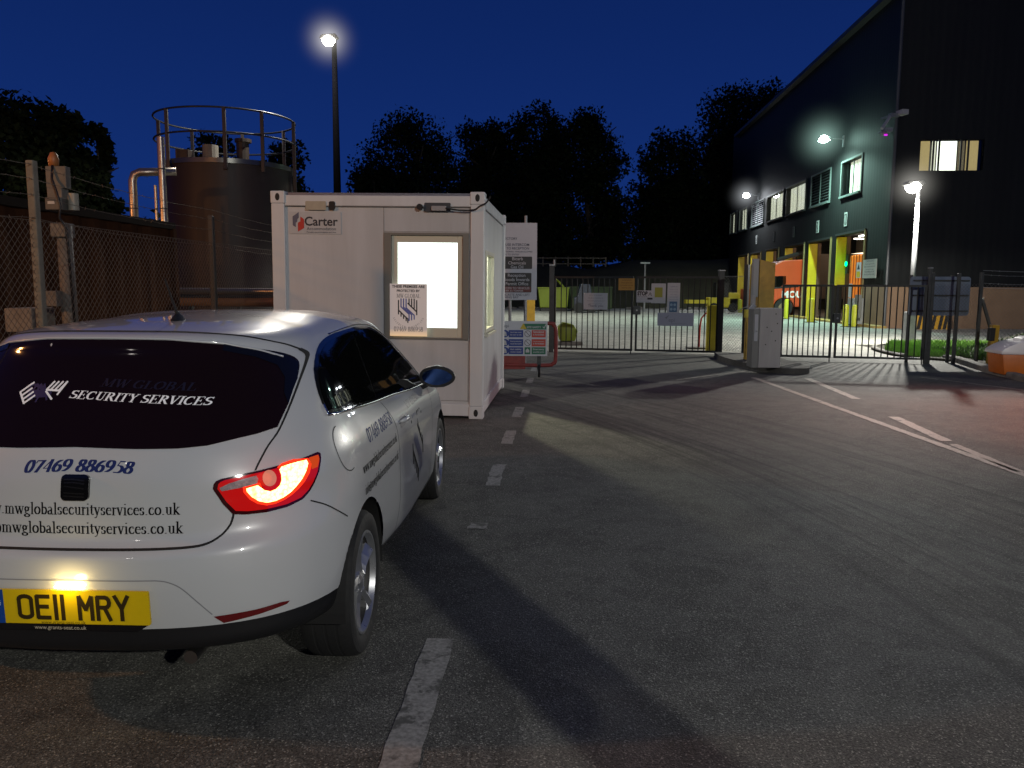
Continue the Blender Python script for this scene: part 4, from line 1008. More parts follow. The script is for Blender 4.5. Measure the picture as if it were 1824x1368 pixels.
# panel joints (dark lines) on the front
jx, _ = cbx(683, 500); jm = mat('panel joint', (.20, .195, .18), rough=.8)
mb = MB()
for x in (jx, -.175): mb.box(x-.003, .032, .2, x+.003, .036, CABH-.17)
mb.box(jx, .031, wz0-.03, -.175, .036, wz0-.026); mb.box(jx, .031, .205, -.175, .036, .210); mb.box(jx, .031, wz1+.036, -.175, .036, wz1+.04)
mb.box(-CABX+.155, .008, CABH-.172, -.155, .034, CABH-.166)
mb.build('panel_joint', jm, cabr)
# window
fm = mat('cream window frame', (.55, .53, .42), rough=.4)
gm = mat('grey shutter box', (.20, .195, .17), rough=.5, metal=.2, noise=.1, nscale=6)
gx0, gz0 = cbx(684, 603); gx1, gz1 = cbx(835, 415)
wn = bpy.data.objects.new('front_window', None); COL.objects.link(wn); wn.parent = cabr
mb = MB(); y = .012
mb.box(gx0, y, gz0, wx0, .06, gz1); mb.box(wx1, y, gz0, gx1, .06, gz1); mb.box(wx0, y, gz1-.03, wx1, .06, gz1); mb.box(wx0, y+.01, gz0, wx1, .06, gz0+.02); mb.build('window_surround', gm, wn, bevel=.003)
ix0, iz0 = cbx(707, 583); ix1, iz1 = cbx(814, 432)
mb = MB(); mb.box(wx0, .04, wz0, ix0, .085, wz1); mb.box(ix1, .04, wz0, wx1, .085, wz1); mb.box(ix0, .04, wz0, ix1, .085, iz0); mb.box(ix0, .04, iz1, ix1, .085, wz1); mb.build('window_frame', fm, wn, bevel=.006)
MB().box(ix0, .060, iz0, ix1, .064, iz1).build('window_pane', glassmat('window glass'), wn)
# lit blind behind the pane, white and overbright as the camera sees it
MB().box(ix0-.03, .115, iz0-.04, ix1+.03, .12, iz1+.04).build('roller_blind', emis('lit white blind', (1., 1., .93), 2.6), wn)
# side window
sw = bpy.data.objects.new('side_window', None); COL.objects.link(sw); sw.parent = cabr
mb = MB(); t_ = .05
mb.box(-.09, sy0, sz0, -.012, sy0+t_, sz1); mb.box(-.09, sy1-t_, sz0, -.012, sy1, sz1); mb.box(-.09, sy0+t_, sz0, -.012, sy1-t_, sz0+t_); mb.box(-.09, sy0+t_, sz1-t_, -.012, sy1-t_, sz1); mb.build('window_frame', fm, sw, bevel=.005)
MB().box(-.058, sy0+t_, sz0+t_, -.054, sy1-t_, sz1-t_).build('window_pane', glassmat('window glass'), sw)
MB().box(-.06, sy0-.03, sz0-.04, .022, sy1+.03, sz0-.004).build('window_sill', fm, sw)
# fittings on the top rail
ax_, az_ = cbx(562, 366)
MB().prism_y(rrect(ax_, az_+.0, .24, .10, .01), .0045, .011).build('fork_pocket_cover', mat('aged cream label', (.42, .39, .30), rough=.5, noise=.2, nscale=12), cabr)
MB().prism_y(rrect(ax_+.19, az_, .07, .10, .02), .003, .011).build('fork_pocket', dk, cabr)
ax_, az_ = cbx(779, 369)
so = MB().prism_y(rrect(ax_, az_, .30, .10, .012), .004, .011).build('socket_box', mat('dark grey socket', (.04, .045, .05), rough=.5), cabr)
MB().prism_y(rrect(ax_+.02, az_-.015, .17, .055, .012), -.03, .004).build('plug', mat('grey plug', (.30, .30, .30), rough=.4), so, bevel=.006)
MB().cyl((ax_-.20, -.03, az_), (ax_-.20, .011, az_), .035, n=16).build('socket_cap', dk, so)
cb = MB(); x2, z2 = cbx(868, 362); cb.tube([(x, -.035+.0*x, z) for x, z in curve2d([(ax_+.1, az_-.015), (ax_+.25, az_-.035), (ax_+.42, az_-.03), (x2-.08, z2-.035), (x2-.01, z2), (x2+.04, z2+.07)], 5)], .009, 6); cb.build('power_cable', dk, so, smooth=True)
x2, z2 = cbx(840, 377); flat_xz('stencil_text', centred(text2d('CARTER 4482', .05), x2, z2-.02, .27), mat('faint stencil', (.22, .22, .20), rough=.6), cabr, .0095)
# maker's sign
sg0 = cbx(514, 416); sg1 = cbx(606, 377)
sg = thing('maker_sign', 'small white board reading Carter with grey and red blocks on the cabin front', 'sign', (0, 0, 0)); sg.parent = None
sg.matrix_world = cabr.matrix_world @ Matrix.Translation(((sg0[0]), .0, sg0[1]))
W_, H_ = sg1[0]-sg0[0], sg1[1]-sg0[1]
MB().box(0, .026, 0, W_, .034, H_).build('board', cab_w, sg)
flat_xz('sign_lettering', fit2d(text2d('Carter', .2, bold=.004), W_*.30, H_*.38, W_*.64), mat('charcoal print', (.022, .026, .035), rough=.5), sg, .0240)
flat_xz('sign_lettering', fit2d(text2d('Accommodation', .1), W_*.34, H_*.17, W_*.56), MATS['charcoal print'], sg, .0240)
flat_xz('sign_lettering', fit2d(text2d('Portable accommodation and hire', .05), W_*.34, H_*.05, W_*.56), MATS['charcoal print'], sg, .0240)
u = W_
flat_xz('logo_block', poly2d([[(.07*u, H_*.38), (.07*u, H_*.78), (.19*u, H_*.98), (.19*u, H_*.72), (.16*u, H_*.66), (.16*u, H_*.55), (.13*u, H_*.50), (.13*u, H_*.30)]]), mat('slate print', (.10, .11, .16), rough=.5), sg, .0240)
flat_xz('logo_block', poly2d([[(.17*u, H_*.10), (.17*u, H_*.50), (.22*u, H_*.56), (.22*u, H_*.78), (.29*u, H_*.66), (.29*u, H_*.26)]]), mat('red print', (.45, .035, .025), rough=.5), sg, .0232)
# paper notice in the window
n0 = cbx(695, 598); n1 = cbx(761, 506)
ntc = thing('paper_notice', 'white notice with a striped blue and black shield on the lit cabin window', 'notice')
ntc.matrix_world = cabr.matrix_world @ Matrix.Translation((n0[0], 0, n0[1]))
W_, H_ = n1[0]-n0[0], n1[1]-n0[1]
def papermat():
    m = mat('backlit paper', (.62, .58, .55), rough=.6); nt = m.node_tree; b = nt.nodes['Principled BSDF']; tc = nt.nodes.new('ShaderNodeTexCoord'); sx = nt.nodes.new('ShaderNodeSeparateXYZ'); nt.links.new(tc.outputs['Generated'], sx.inputs[0])
    r = nt.nodes.new('ShaderNodeValToRGB'); r.color_ramp.elements[0].position = .0; r.color_ramp.elements[0].color = (1, .62, .25, 1); r.color_ramp.elements[1].position = .14; r.color_ramp.elements[1].color = (.25, .22, .21, 1); nt.links.new(sx.outputs[2], r.inputs[0]); nt.links.new(r.outputs[0], b.inputs['Emission Color']); b.inputs['Emission Strength'].default_value = .55; return m
MB().box(0, -.012, 0, W_, -.008, H_).build('sheet', papermat(), ntc)
pkm = mat('notice print', (.02, .02, .025), rough=.6); pgm = mat('grey notice print', (.16, .15, .16), rough=.6)
flat_xz('notice_lettering', centred(text2d('THESE PREMISES ARE', .03, bold=.001), W_/2, H_*.925, W_*.88), pkm, ntc, -.0132)
flat_xz('notice_lettering', centred(text2d('PROTECTED BY', .03, bold=.001), W_/2, H_*.845, W_*.62), pkm, ntc, -.0132)
flat_xz('notice_lettering', centred(serif2d('MW GLOBAL', .03, wt=.12), W_/2, H_*.735, W_*.64), pgm, ntc, -.0132)
flat_xz('notice_lettering', centred(serif2d('07469 886958', .03, wt=.1), W_/2, H_*.09, W_*.78), pgm, ntc, -.0132)
S_ = W_*.60; d2, b2 = shield(S_*.95)
flat_xz('shield_emblem', ([(x+W_*.2, z*1.15+H_*.25) for x, z in d2[0]], d2[1]), pkm, ntc, -.0132)
flat_xz('shield_emblem', ([(x+W_*.2, z*1.15+H_*.25) for x, z in b2[0]], b2[1]), mat('blue notice print', (.10, .13, .42), rough=.6), ntc, -.0138)
for word, a0, a1 in (('SECURITY', 205, 255), ('SERVICES', 285, 335)):
    acc = []
    for i, ch in enumerate(word):
        a_ = rad(a0+(a1-a0)*i/(len(word)-1)); vf = serif2d(ch, .020, wt=.14); cxx, czz = W_/2+W_*.45*math.cos(a_), H_*.47+H_*.32*math.sin(a_); rot = a_+math.pi/2
        acc.append(([((x-.007)*math.cos(rot)-z*math.sin(rot)+cxx, (x-.007)*math.sin(rot)+z*math.cos(rot)+czz) for x, z in vf[0]], vf[1]))
    flat_xz('notice_lettering', join2d(*acc), pgm, ntc, -.0132)

# ================================================================== SIGNS BEHIND THE CABIN
wb = mat('white aluminium sign', (.50, .52, .56), rough=.4, noise=.06, nscale=5)
galv = mat('galvanised steel', (.28, .29, .30), rough=.45, metal=.6, noise=.25, nscale=12)
dgal = mat('dark weathered steel', (.06, .065, .065), rough=.55, metal=.4, noise=.3, nscale=10)
Ys = 15.6
pA = P(870, 534, Ys); pB = P(957, 397, Ys)
big = thing('direction_sign', 'tall white direction board with black panels standing behind the cabin', 'sign', (pA.x, Ys, 0))
W_, H_, z0_ = pB.x-pA.x, pB.z-pA.z, pA.z
MB().box(0, 0, z0_, W_, .02, z0_+H_).build('board', wb, big)
for x in (.42, .72): MB().cyl((x, .06, 0), (x, .06, z0_+H_+(.14 if x > .5 else 0)), .03, n=10).build('post', galv, big)
def zz(py): return P(930, py, Ys).z
def xx(px): return P(px, 450, Ys).x-pA.x
bk = mat('black sign panel', (.012, .012, .014), rough=.5); prw = mat('white sign print', (.45, .46, .48), rough=.5); prb = mat('navy sign print', (.05, .06, .10), rough=.5); prr = mat('dark red sign panel', (.12, .012, .012), rough=.5)
def panel_(x0, y0, x1, y1, m, par, name='sign_panel', y=-.002, f=None): return flat_xz(name, poly2d([rrect((xx(x0)+xx(x1))/2, (zz(y0)+zz(y1))/2, abs(xx(x1)-xx(x0)), abs(zz(y0)-zz(y1)), .02)]), m, par, y)
panel_(880, 457, 948, 479, bk, big); panel_(880, 486, 947, 521, bk, big); panel_(882, 510.5, 946, 520, prr, big, y=-.004)
for s, cx_, py_, w_, m_, st_ in (('PLEASE USE INTERCOM', 911, 438, 62, prb, .0), ('REPORT TO RECEPTION', 911, 444.5, 62, prb, 0), ('NO UNAUTHORISED VEHICLES ALLOWED', 916, 449.5, 64, prb, 0), ('PRIOR TO ENTRY', 908, 455, 34, prb, 0), ('SITE DIRECTORY', 900, 427, 42, prb, 0),
                           ('Bicarb', 922, 463.5, 19, prw, 0), ('Chemicals', 921, 471, 31, prw, 0), ('Gas Oil', 921, 478, 22, prw, 0), ('Reception', 920.5, 493, 31, prw, 0), ('Goods Inwards', 920, 500.5, 46, prw, 0), ('Permit Office', 921, 508, 40, prw, 0),
                           ('NO ACCESS TO VEHICLES', 914, 515, 58, prw, 0), ('OVER 3.5 TONNES', 914, 519.5, 36, prw, 0), ('CONCRETE AND LEFT', 916, 527, 56, prb, 0), ('TURNING BAY', 906, 531.5, 36, prb, 0)):
    flat_xz('sign_lettering', centred(text2d(s, .1, bold=.001), xx(cx_), zz(py_), w_/1420*Ys), m_, big, -.006)
# wheeled red barrier with the safety board
Yb = 13.55
q0 = P(868, 572, Yb); q1 = P(978, 633, Yb)
bar = thing('wheeled_barrier', 'low red tubular barrier on a small wheel standing behind the cabin corner', 'barrier', (q0.x, Yb+.05, 0))
redp = mat('faded red paint', (.26, .035, .03), rough=.5, noise=.35, nscale=9)
def bx(px): return P(px, 600, Yb).x-q0.x
def bz(py): return P(940, py, Yb).z
mb = MB(); mb.tube([(x, 0, z) for x, z in curve2d([(bx(860), bz(577)), (bx(975), bz(576)), (bx(986), bz(580)), (bx(990.5), bz(590)), (bx(990), bz(640)), (bx(985), bz(648)), (bx(970), bz(651)), (bx(860), bz(650))], 4)], .032, 8); mb.build('tube_frame', redp, bar, smooth=True)
MB().box(bx(862), -.015, bz(658), bx(936), .015, bz(634)).build('lower_panel', redp, bar)
lg = MB().box(bx(957), -.03, .14, bx(964), .03, bz(630)).build('wheel_bracket', dgal, bar)
MB().lathe([(0, -.022), (.07, -.022), (.105, -.02), (.115, 0), (.105, .02), (.07, .022), (0, .022)], 24, (bx(961), -.0, .115), axis='x').build('wheel', tyre_m, bar, smooth='auto')
MB().lathe([(0, -.026), (.065, -.026), (.065, .026), (0, .026)], 16, (bx(961), -.0, .115), axis='x').build('wheel_hub', mat('pale hub', (.4, .4, .4)), bar)
sb = thing('safety_board', 'white site safety board with blue, red and green panels hung on the red wheeled barrier', 'sign', (q0.x, Yb, 0))
MB().box(bx(868), -.0, bz(634), bx(975), .012, bz(572)).build('board', wb, sb)
cbl, crd, cgr, cyl_ = mat('blue panel', (.012, .04, .22), rough=.5), mat('red panel', (.42, .04, .025), rough=.5), mat('green panel', (.01, .13, .07), rough=.5), mat('yellow panel', (.5, .38, .02), rough=.5)
def bp_(x0, y0, x1, y1, m): flat_xz('sign_panel', poly2d([rect(bx(x0), bz(y1), bx(x1), bz(y0))]), m, sb, -.002)
bp_(933, 576.5, 973, 587, cgr)
for i, (ya, yb) in enumerate(((588, 601), (604, 617), (618.5, 631))):
    bp_(906, ya, 932, yb, cbl); bp_(947 if 1 else 0, ya, 972, yb, (crd, crd, cgr)[i])
    mb_ = [(bx(899)+.075*math.cos(rad(a)), bz((ya+yb)/2)+.065*math.sin(rad(a))) for a in range(0, 360, 24)]; flat_xz('sign_symbol', poly2d([mb_]), cbl, sb, -.002)
    flat_xz('sign_symbol', poly2d([[(bx(899)+.03*math.cos(rad(a)), bz((ya+yb)/2)+.035*math.sin(rad(a))+.005) for a in range(0, 360, 40)], rect(bx(899)-.035, bz((ya+yb)/2)-.04, bx(899)+.035, bz((ya+yb)/2)-.012)]), prw, sb, -.004)
    if i == 2: bp_(934.5, ya, 945, yb, cgr); flat_xz('sign_symbol', poly2d([[(bx(936.5), bz(yb)+.03), (bx(943), bz(yb)+.03), (bx(943), bz(yb)+.07), (bx(939.8), bz(yb)+.10), (bx(936.5), bz(yb)+.07)]]), prw, sb, -.004)
    else:
        rg = [(bx(940)+.052*math.cos(rad(a)), bz((ya+yb)/2)+.052*math.sin(rad(a))) for a in range(0, 361, 24)]; flat_xz('sign_symbol', union2d(thicken(rg, .010)+thicken([(bx(940)-.035, bz((ya+yb)/2)+.035), (bx(940)+.035, bz((ya+yb)/2)-.035)], .01)), mat('grey ring print', (.12, .10, .12)), sb, -.002)
    for j, (s1, s2) in enumerate(((('Hard hats must', 'be worn on site'), ('Foot protection', 'must be worn'), ('High visibility', 'clothing needed'))[i], (('Smoking', 'is forbidden'), ('Unauthorised entry', 'is forbidden'), ('Emergency', 'assembly point'))[i])):
        cx_ = 919 if j == 0 else 959.5
        for k_, s in enumerate((s1, s2)): flat_xz('sign_lettering', centred(text2d(s, .04, bold=.0008), bx(cx_), bz(ya+5+k_*4.4), .19), prw, sb, -.004)
flat_xz('sign_lettering', centred(text2d('SITE SAFETY', .05, bold=.001), bx(951), bz(584.5), .24), prw, sb, -.004)
flat_xz('sign_symbol', poly2d([[(bx(926), bz(586)), (bx(938), bz(586)), (bx(932), bz(575.5))]]), cyl_, sb, -.005)
flat_xz('sign_symbol', union2d(thicken([(bx(967), bz(582)), (bx(969), bz(584.5)), (bx(972.2), bz(578))], .012)), prw, sb, -.005)
flat_xz('sign_lettering', centred(text2d('epi', .06), bx(902), bz(583), .08), prb, sb, -.004)
# ================================================================== GATES
gate_m = mat('dark painted gate steel', (.016, .018, .018), rough=.5, metal=.3, noise=.3, nscale=10)
def gate_leaf(label, ax, ay, bx_, by_, zt, zb, nb, name='steel_gate'):
    ang = math.atan2(by_-ay, bx_-ax); W = math.hypot(bx_-ax, by_-ay)
    g = thing(name, label, 'gate', (ax, ay, 0), ang, 'barred steel gate leaves across the site entrance')
    mb = MB(); s = .022
    mb.box(0, -s, zt-.045, W, s, zt); mb.box(0, -s, zb, W, s, zb+.045); mb.box(0, -s, zb+.045, .045, s, zt-.045); mb.box(W-.045, -s, zb+.045, W, s, zt-.045)
    mb.build('gate_frame', gate_m, g)
    me = None
    for i in range(nb):
        x = .045+(W-.09)*(i+1)/(nb+1)
        if me is None:
            b = MB().cyl((0, 0, zb+.04), (0, 0, zt-.04), .0125, n=6).build('bar', gate_m, g); me = b.data
        else: b = bpy.data.objects.new('bar', me); COL.objects.link(b); b.parent = g
        b.location = (x, 0, 0)
    MB().cyl((W-.03, -.03, zb-.16), (W-.03, -.03, zb+.25), .012, n=8).build('drop_bolt', gate_m, g)
    return g
L0 = G(986, 627); L1 = G(1277, 634); Lm = L0.lerp(L1, .5)
gl = gate_leaf('barred gate leaf on the left, carrying only the orange notice and one white paper', L0.x, L0.y, Lm.x-.03, Lm.y, 1.80, .07, 13)
gr = gate_leaf('barred gate leaf carrying the stop sign, tall notice and wide pale board', Lm.x+.03, Lm.y, L1.x, L1.y, 1.80, .07, 13)
R0 = G(1388, 642); R1 = G(1643, 648); Rm = R0.lerp(R1, .375)
gate_leaf('narrow barred gate leaf just right of the white cabinet, with no notices', R0.x, R0.y, Rm.x-.03, Rm.y, 1.62, .08, 8)
gate_leaf('barred gate leaf ending at the blue grey board on the right', Rm.x+.03, Rm.y, R1.x, R1.y, 1.62, .08, 12)
for (p, h, r, lb) in ((L0, 2.05, .055, 'tall post at the left end of the notice gates'), (L1, 1.92, .06, 'square post on the kerb edge between the notice gates and mesh panel'), (R1, 1.95, .030, 'post with pale cap where the right gate meets the mesh fence')):
    t = thing('gate_post', lb, 'post', (p.x+(.04 if p is not L0 else -.06), p.y, 0), 0, 'posts holding the entrance gates')
    MB().box(-r, -r, 0, r, r, h).build('post', dgal, t, bevel=.008); MB().box(-r-.008, -r-.008, h, r+.008, r+.008, h+.025).build('post_cap', galv, t)
    if p is L0: MB().cyl((.05, 0, h), (.05, 0, h+.14), .02, n=8).build('hinge_pin', galv, t)
for (p, zc, w) in ((Lm, 1.02, .17), (Rm, .92, .15)):
    t = thing('lock_box', 'dark lock box joining the two '+('notice gate leaves' if p is Lm else 'right-hand gate leaves'), 'lock', (p.x+.03, p.y-.03, zc))
    MB().box(-.06, -.03, -.10, w-.06, .03, .10).build('box', dgal, t, bevel=.006); MB().cyl((.02, -.045, 0), (.02, -.03, 0), .02, n=10).build('keyhole_plate', galv, t)
angL = math.atan2(L1.y-L0.y, L1.x-L0.x)
def gate_sign(name, label, cat, x0, y0, x1, y1, m, off=.05, extra=None):
    s0, z0 = on_plane(x0, y1, (L0.x, L0.y, 0), angL); s1, z1 = on_plane(x1, y0, (L0.x, L0.y, 0), angL)
    n = Vector((-math.sin(angL), math.cos(angL), 0)); p = Vector((L0.x, L0.y, 0))+Vector((math.cos(angL), math.sin(angL), 0))*s0-n*off
    t = thing(name, label, cat, (p.x, p.y, z0), angL); W, H = s1-s0, z1-z0
    MB().box(0, 0, 0, W, .006, H).build('board', m, t)
    if extra: extra(t, W, H)
    return t
wp = mat('white paper notice', (.42, .43, .45), rough=.6, noise=.05, nscale=8)
tp = mat('notice text', (.06, .06, .09), rough=.6)
def lines(rows, cx, wf, y0, dy, m=None):
    def f(t, W, H):
        acc = []
        for i, s in enumerate(rows): acc.append(centred(text2d(s, .05), W*cx, H*(y0-dy*i), W*wf*(.75+.25*((i*7) % 3)/2)))
        flat_xz('notice_lettering', join2d(*acc), m or tp, t, -.002)
    return f
gate_sign('paper_notice', 'wide white paper notice with typed lines on the left gate', 'notice', 1040, 522, 1083, 551, wp, extra=lines(('NOTICE TO ALL DRIVERS', 'All visitors must report to', 'security before entering the yard', 'Drivers must remain in their cabs', 'Thank you'), .5, .72, .84, .17))
def orange(t, W, H): lines(('WARNING', 'These gates are', 'kept locked. Use the', 'security cabin'), .5, .8, .80, .21, mat('brown print', (.10, .03, .005)))(t, W, H)
gate_sign('warning_notice', 'small orange warning notice at the top of the gates, left of the stop sign', 'notice', 1102, 496, 1131, 517, mat('orange notice', (.40, .20, .03), rough=.5), off=.055, extra=orange)
def wbd(t, W, H):
    flat_xz('yellow_sheet', poly2d([rect(W*.24, H*.30, W*.78, H*.80)]), mat('yellow sheet', (.24, .25, .03), rough=.6), t, -.003)
gate_sign('document_pocket', 'shiny clear pocket holding white paper with a yellow sheet, hung beside the stop sign', 'notice', 1160, 505, 1186.5, 540, mat('shiny white sleeve', (.42, .43, .44), rough=.25), extra=wbd)
def stop(t, W, H):
    flat_xz('sign_lettering', fit2d(text2d('STOP', .1, bold=.006), W*.05, H*.60, W*.62, H*.34), pkm, t, -.002)
    flat_xz('sign_lettering', fit2d(text2d('THIS IS A SECURE SITE', .04, bold=.001), W*.05, H*.44, W*.60), pkm, t, -.002)
    flat_xz('sign_lettering', join2d(fit2d(text2d('All vehicles may be', .04), W*.05, H*.26, W*.6), fit2d(text2d('searched on entry and exit', .04), W*.05, H*.08, W*.7)), tp, t, -.002)
    flat_xz('sign_panel', poly2d([rect(W*.66, H*.24, W*.97, H*.40)]), pkm, t, -.002)
    flat_xz('sign_symbol', union2d(thicken([(W*.72, H*.55), (W*.82, H*.85), (W*.92, H*.55), (W*.76, H*.72), (W*.9, H*.74)], .012)), mat('grey picture print', (.15, .15, .15)), t, -.002)
gate_sign('stop_sign', 'white rectangular sign reading STOP in heavy black letters on the gate', 'sign', 1134, 517.5, 1164, 538.5, wp, off=.07, extra=stop)
def tall(t, W, H):
    lines(('COVID 19', 'Please keep two metres', 'apart at all times while', 'waiting at this gate', 'Wash your hands', 'Thank you for your help'), .5, .70, .86, .085, mat('navy notice text', (.04, .05, .16)))(t, W, H)
    flat_xz('blue_panel', poly2d([rect(W*.18, H*.02, W*.80, H*.38)]), mat('blue picture panel', (.05, .11, .20), rough=.5), t, -.002)
    flat_xz('picture_symbol', poly2d([[(W*(.34+.27*i)+.032*math.cos(rad(a)), H*(.12+.15*j)+.032*math.sin(rad(a))) for a in range(0, 360, 40)] for i in range(2) for j in range(2)]), mat('pale blue print', (.22, .32, .40)), t, -.004)
gate_sign('tall_notice', 'tall white notice with a blue picture panel at its foot, above the wide pale board', 'notice', 1188, 504, 1212, 557, wp, extra=tall)
def epi(t, W, H):
    flat_xz('sign_lettering', fit2d(text2d('epi', .1), W*.31, H*.32, W*.17), mat('grey logo print', (.16, .17, .20)), t, -.002)
    flat_xz('sign_lettering', fit2d(text2d('environmental products limited', .04), W*.38, H*.16, W*.42), MATS['grey logo print'], t, -.002)
    flat_xz('sign_symbol', union2d(thicken([(W*.22, H*.62), (W*.28, H*.70), (W*.24, H*.55), (W*.30, H*.78)], .018)), MATS['grey logo print'], t, -.002)
gate_sign('company_board', 'wide plain grey blue board with a small logo, lowest on the gate', 'sign', 1171, 557.5, 1236, 580, mat('pale blue grey board', (.27, .29, .36), rough=.5), off=.045, extra=epi)

# ---- mesh fencing
mesh_m = mat('galvanised wire', (.30, .31, .31), rough=.45, metal=.7)
rmesh = mat('dull fence wire', (.13, .12, .105), rough=.6, metal=.4)
def chain_mesh(W, H, z0, r, pitch, m, parent, name='chain_link_mesh'):
    mb = MB(); vs = []; fs = []
    def wire(a, b, dy):
        k = len(vs); d = Vector((b[0]-a[0], 0, b[1]-a[1])).normalized(); n = Vector((-d.z, 0, d.x))
        for p in (a, b):
            c = Vector((p[0], dy, p[1]))
            for q in (n*r, Vector((0, -r*1.2, 0)), -n*r, Vector((0, r*1.2, 0))): vs.append(c+q)
        for j in range(4): fs.append((k+j, k+(j+1) % 4, k+4+(j+1) % 4, k+4+j))
    step = pitch*math.sqrt(2); sl = 1.05; i = -H
    while i < W:
        a0 = (i, 0.); a1 = (i+H/sl, H)
        t0 = max(0, -a0[0]/(H/sl)) ; t1 = min(1, (W-a0[0])/(H/sl))
        if t1 > t0: wire((a0[0]+(H/sl)*t0, z0+H*t0), (a0[0]+(H/sl)*t1, z0+H*t1), 0.)
        if t1 > t0: wire((a0[0]+(H/sl)*t0, z0+H-H*t0), (a0[0]+(H/sl)*t1, z0+H-H*t1), r*1.6)
        i += step
    mb.v = vs; mb.f = fs
    me = bpy.data.meshes.new(name); me.from_pydata([tuple(v) for v in vs], [], fs); return link(name, me, m, parent)
def barbed(pts, name, m, parent, r=.0022, sag=.03, seed=1):
    rnd = random.Random(seed); out = []
    mb = MB()
    for a, b in zip(pts[:-1], pts[1:]):
        a, b = Vector(a), Vector(b); n = max(6, int((b-a).length/.15)); ps = []
        for i in range(n+1):
            t = i/n; p = a.lerp(b, t); p.z -= sag*4*t*(1-t)+rnd.uniform(-.004, .004); ps.append(p)
            if i % 1 == 0: u = Vector((rnd.uniform(-1, 1), rnd.uniform(-1, 1), rnd.uniform(-1, 1))).normalized()*.018; mb.cyl(p-u, p+u, r*.8, n=3)
        mb.tube(ps, r, 4)
    return mb.build(name, m, parent)
# panel between the gates
a = Vector((L1.x+.1, L1.y-.05, 0)); b = G(1322, 637); b.y = a.y-.35; ang = math.atan2(b.y-a.y, b.x-a.x); W = (b-a).length
t = thing('mesh_fence', 'short chain link panel standing on the kerbed island between the two gates', 'fence', (a.x, a.y, .1), ang)
chain_mesh(W, 1.66, .03, .0022, .05, mesh_m, t)
MB().box(W, -.05, 0, W+.09, .05, 1.95).build('post', dgal, t, bevel=.006); MB().cyl((0, 0, .93), (W, 0, .93), .006, n=6).build('straining_wire', mesh_m, t); MB().cyl((0, 0, 1.70), (W, 0, 1.70), .006, n=6).build('straining_wire', mesh_m, t)
# fence on the right of the right-hand gate
F0 = Vector((R1.x+.12, R1.y+.02, 0)); F1 = P(1742, 640, R1.y); ang = 0
t = thing('mesh_fence', 'chain link fence with dark posts, strut and barbed wire running right from the gate', 'fence', (F0.x, F0.y, 0))
W = 7.0; chain_mesh(F1.x-F0.x+.02, 1.62, .03, .0022, .05, rmesh, t)
for px, h in ((1655, 1.86), (1701, 1.86), (1741, 1.88)):
    p = P(px, 600, F0.y); MB().box(p.x-F0.x-.03, -.03, 0, p.x-F0.x+.03, .03, h).build('post', dgal, t, bevel=.006)
xe = F1.x-F0.x
MB().tube([(xe, 0, 1.35), (xe+.28, -.02, .55), (xe+.42, -.05, .02)], .035, 6).build('strut', dgal, t)
for k in range(3):
    o = chain_mesh(1.9, 1.62, .03, .0022, .06, rmesh, t); o.location = (xe+.05+1.9*k, 0, 0)
    MB().box(xe+1.95*(k+1)-.04, -.04, 0, xe+1.95*(k+1)+.04, .04, 1.9).build('post', dgal, t)
for z in (1.92, 1.83, 1.66, 1.58): barbed([(xe, 0, z), (xe+1.9, 0, z), (xe+3.8, 0, z), (xe+5.7, 0, z)], 'barbed_wire', mesh_m, t, r=.005 if z in (1.92, 1.58) else .003, seed=int(z*10))
# back of a sign in front of the mesh
s0 = P(1618, 562, F0.y+.25); s1 = P(1730, 493, F0.y+.25)
t = thing('site_sign_back', 'blue grey back of a large sign board on dark rails behind the right-hand mesh fence', 'sign', (s0.x, F0.y+.25, 0))
W_ = s1.x-s0.x; bgm = mat('weathered blue grey board', (.17, .22, .30), rough=.5, noise=.35, nscale=4, streak=True)
MB().prism_y(rrect(W_/2, (s0.z+s1.z)/2, W_, s1.z-s0.z, .06), 0, .02).build('board', bgm, t)
for f in (.10, .48, .88): z = s1.z-(s1.z-s0.z)*f; MB().box(.06, -.04, z-.015, W_-.04, -.002, z+.015).build('rail', dgal, t)
for x in (.04, W_-.35): MB().cyl((x, .06, 0), (x, .06, s1.z+.03), .038, n=8).build('post', dgal, t)

# ---- island equipment
yel = mat('aged yellow paint', (.50, .30, .015), rough=.45, noise=.3, nscale=5, c2=(.30, .18, .012))
yel2 = mat('bright yellow paint', (.62, .50, .02), rough=.4, noise=.2, nscale=5)
c0 = G(1348, 655, .11); c1 = G(1388, 655, .11); CW = c1.x-c0.x
t = thing('control_cabinet', 'dull white metal cabinet with bolt holes on the kerbed island', 'cabinet', (c0.x+.02, c0.y, .11), rad(-3))
wcm = mat('grubby white cabinet', (.40, .38, .36), rough=.5, noise=.25, nscale=4, bump=.05, streak=True)
MB().box(0, 0, 0, CW-.02, .40, 1.07).build('body', wcm, t, bevel=.012)
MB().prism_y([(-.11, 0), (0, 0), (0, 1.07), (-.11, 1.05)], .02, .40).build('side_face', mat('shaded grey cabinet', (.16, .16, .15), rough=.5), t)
MB().prism_y(rrect(-.055, .72, .06, .48, .01), .012, .02).build('label_strip', wp, t)
mb = MB()
for x, z in ((.72, .97), (.80, .80), (.34, .73), (.55, .66), (.74, .49), (.30, .42)): mb.cyl((x*(CW-.02), -.003, z), (x*(CW-.02), .002, z), .011, n=10)
mb.build('bolt_holes', dk, t); MB().cyl((-.05, -.02, .66), (-.05, .02, .66), .014, n=8).build('lock', galv, t)
b0 = P(1350, 560, 16.1); b1 = P(1382, 463, 16.1)
t = thing('intercom_housing', 'tall ochre yellow intercom housing with a grey side box standing behind the white cabinet', 'intercom', (b0.x, 16.1, .11))
W_ = b1.x-b0.x; zt = b1.z-.11
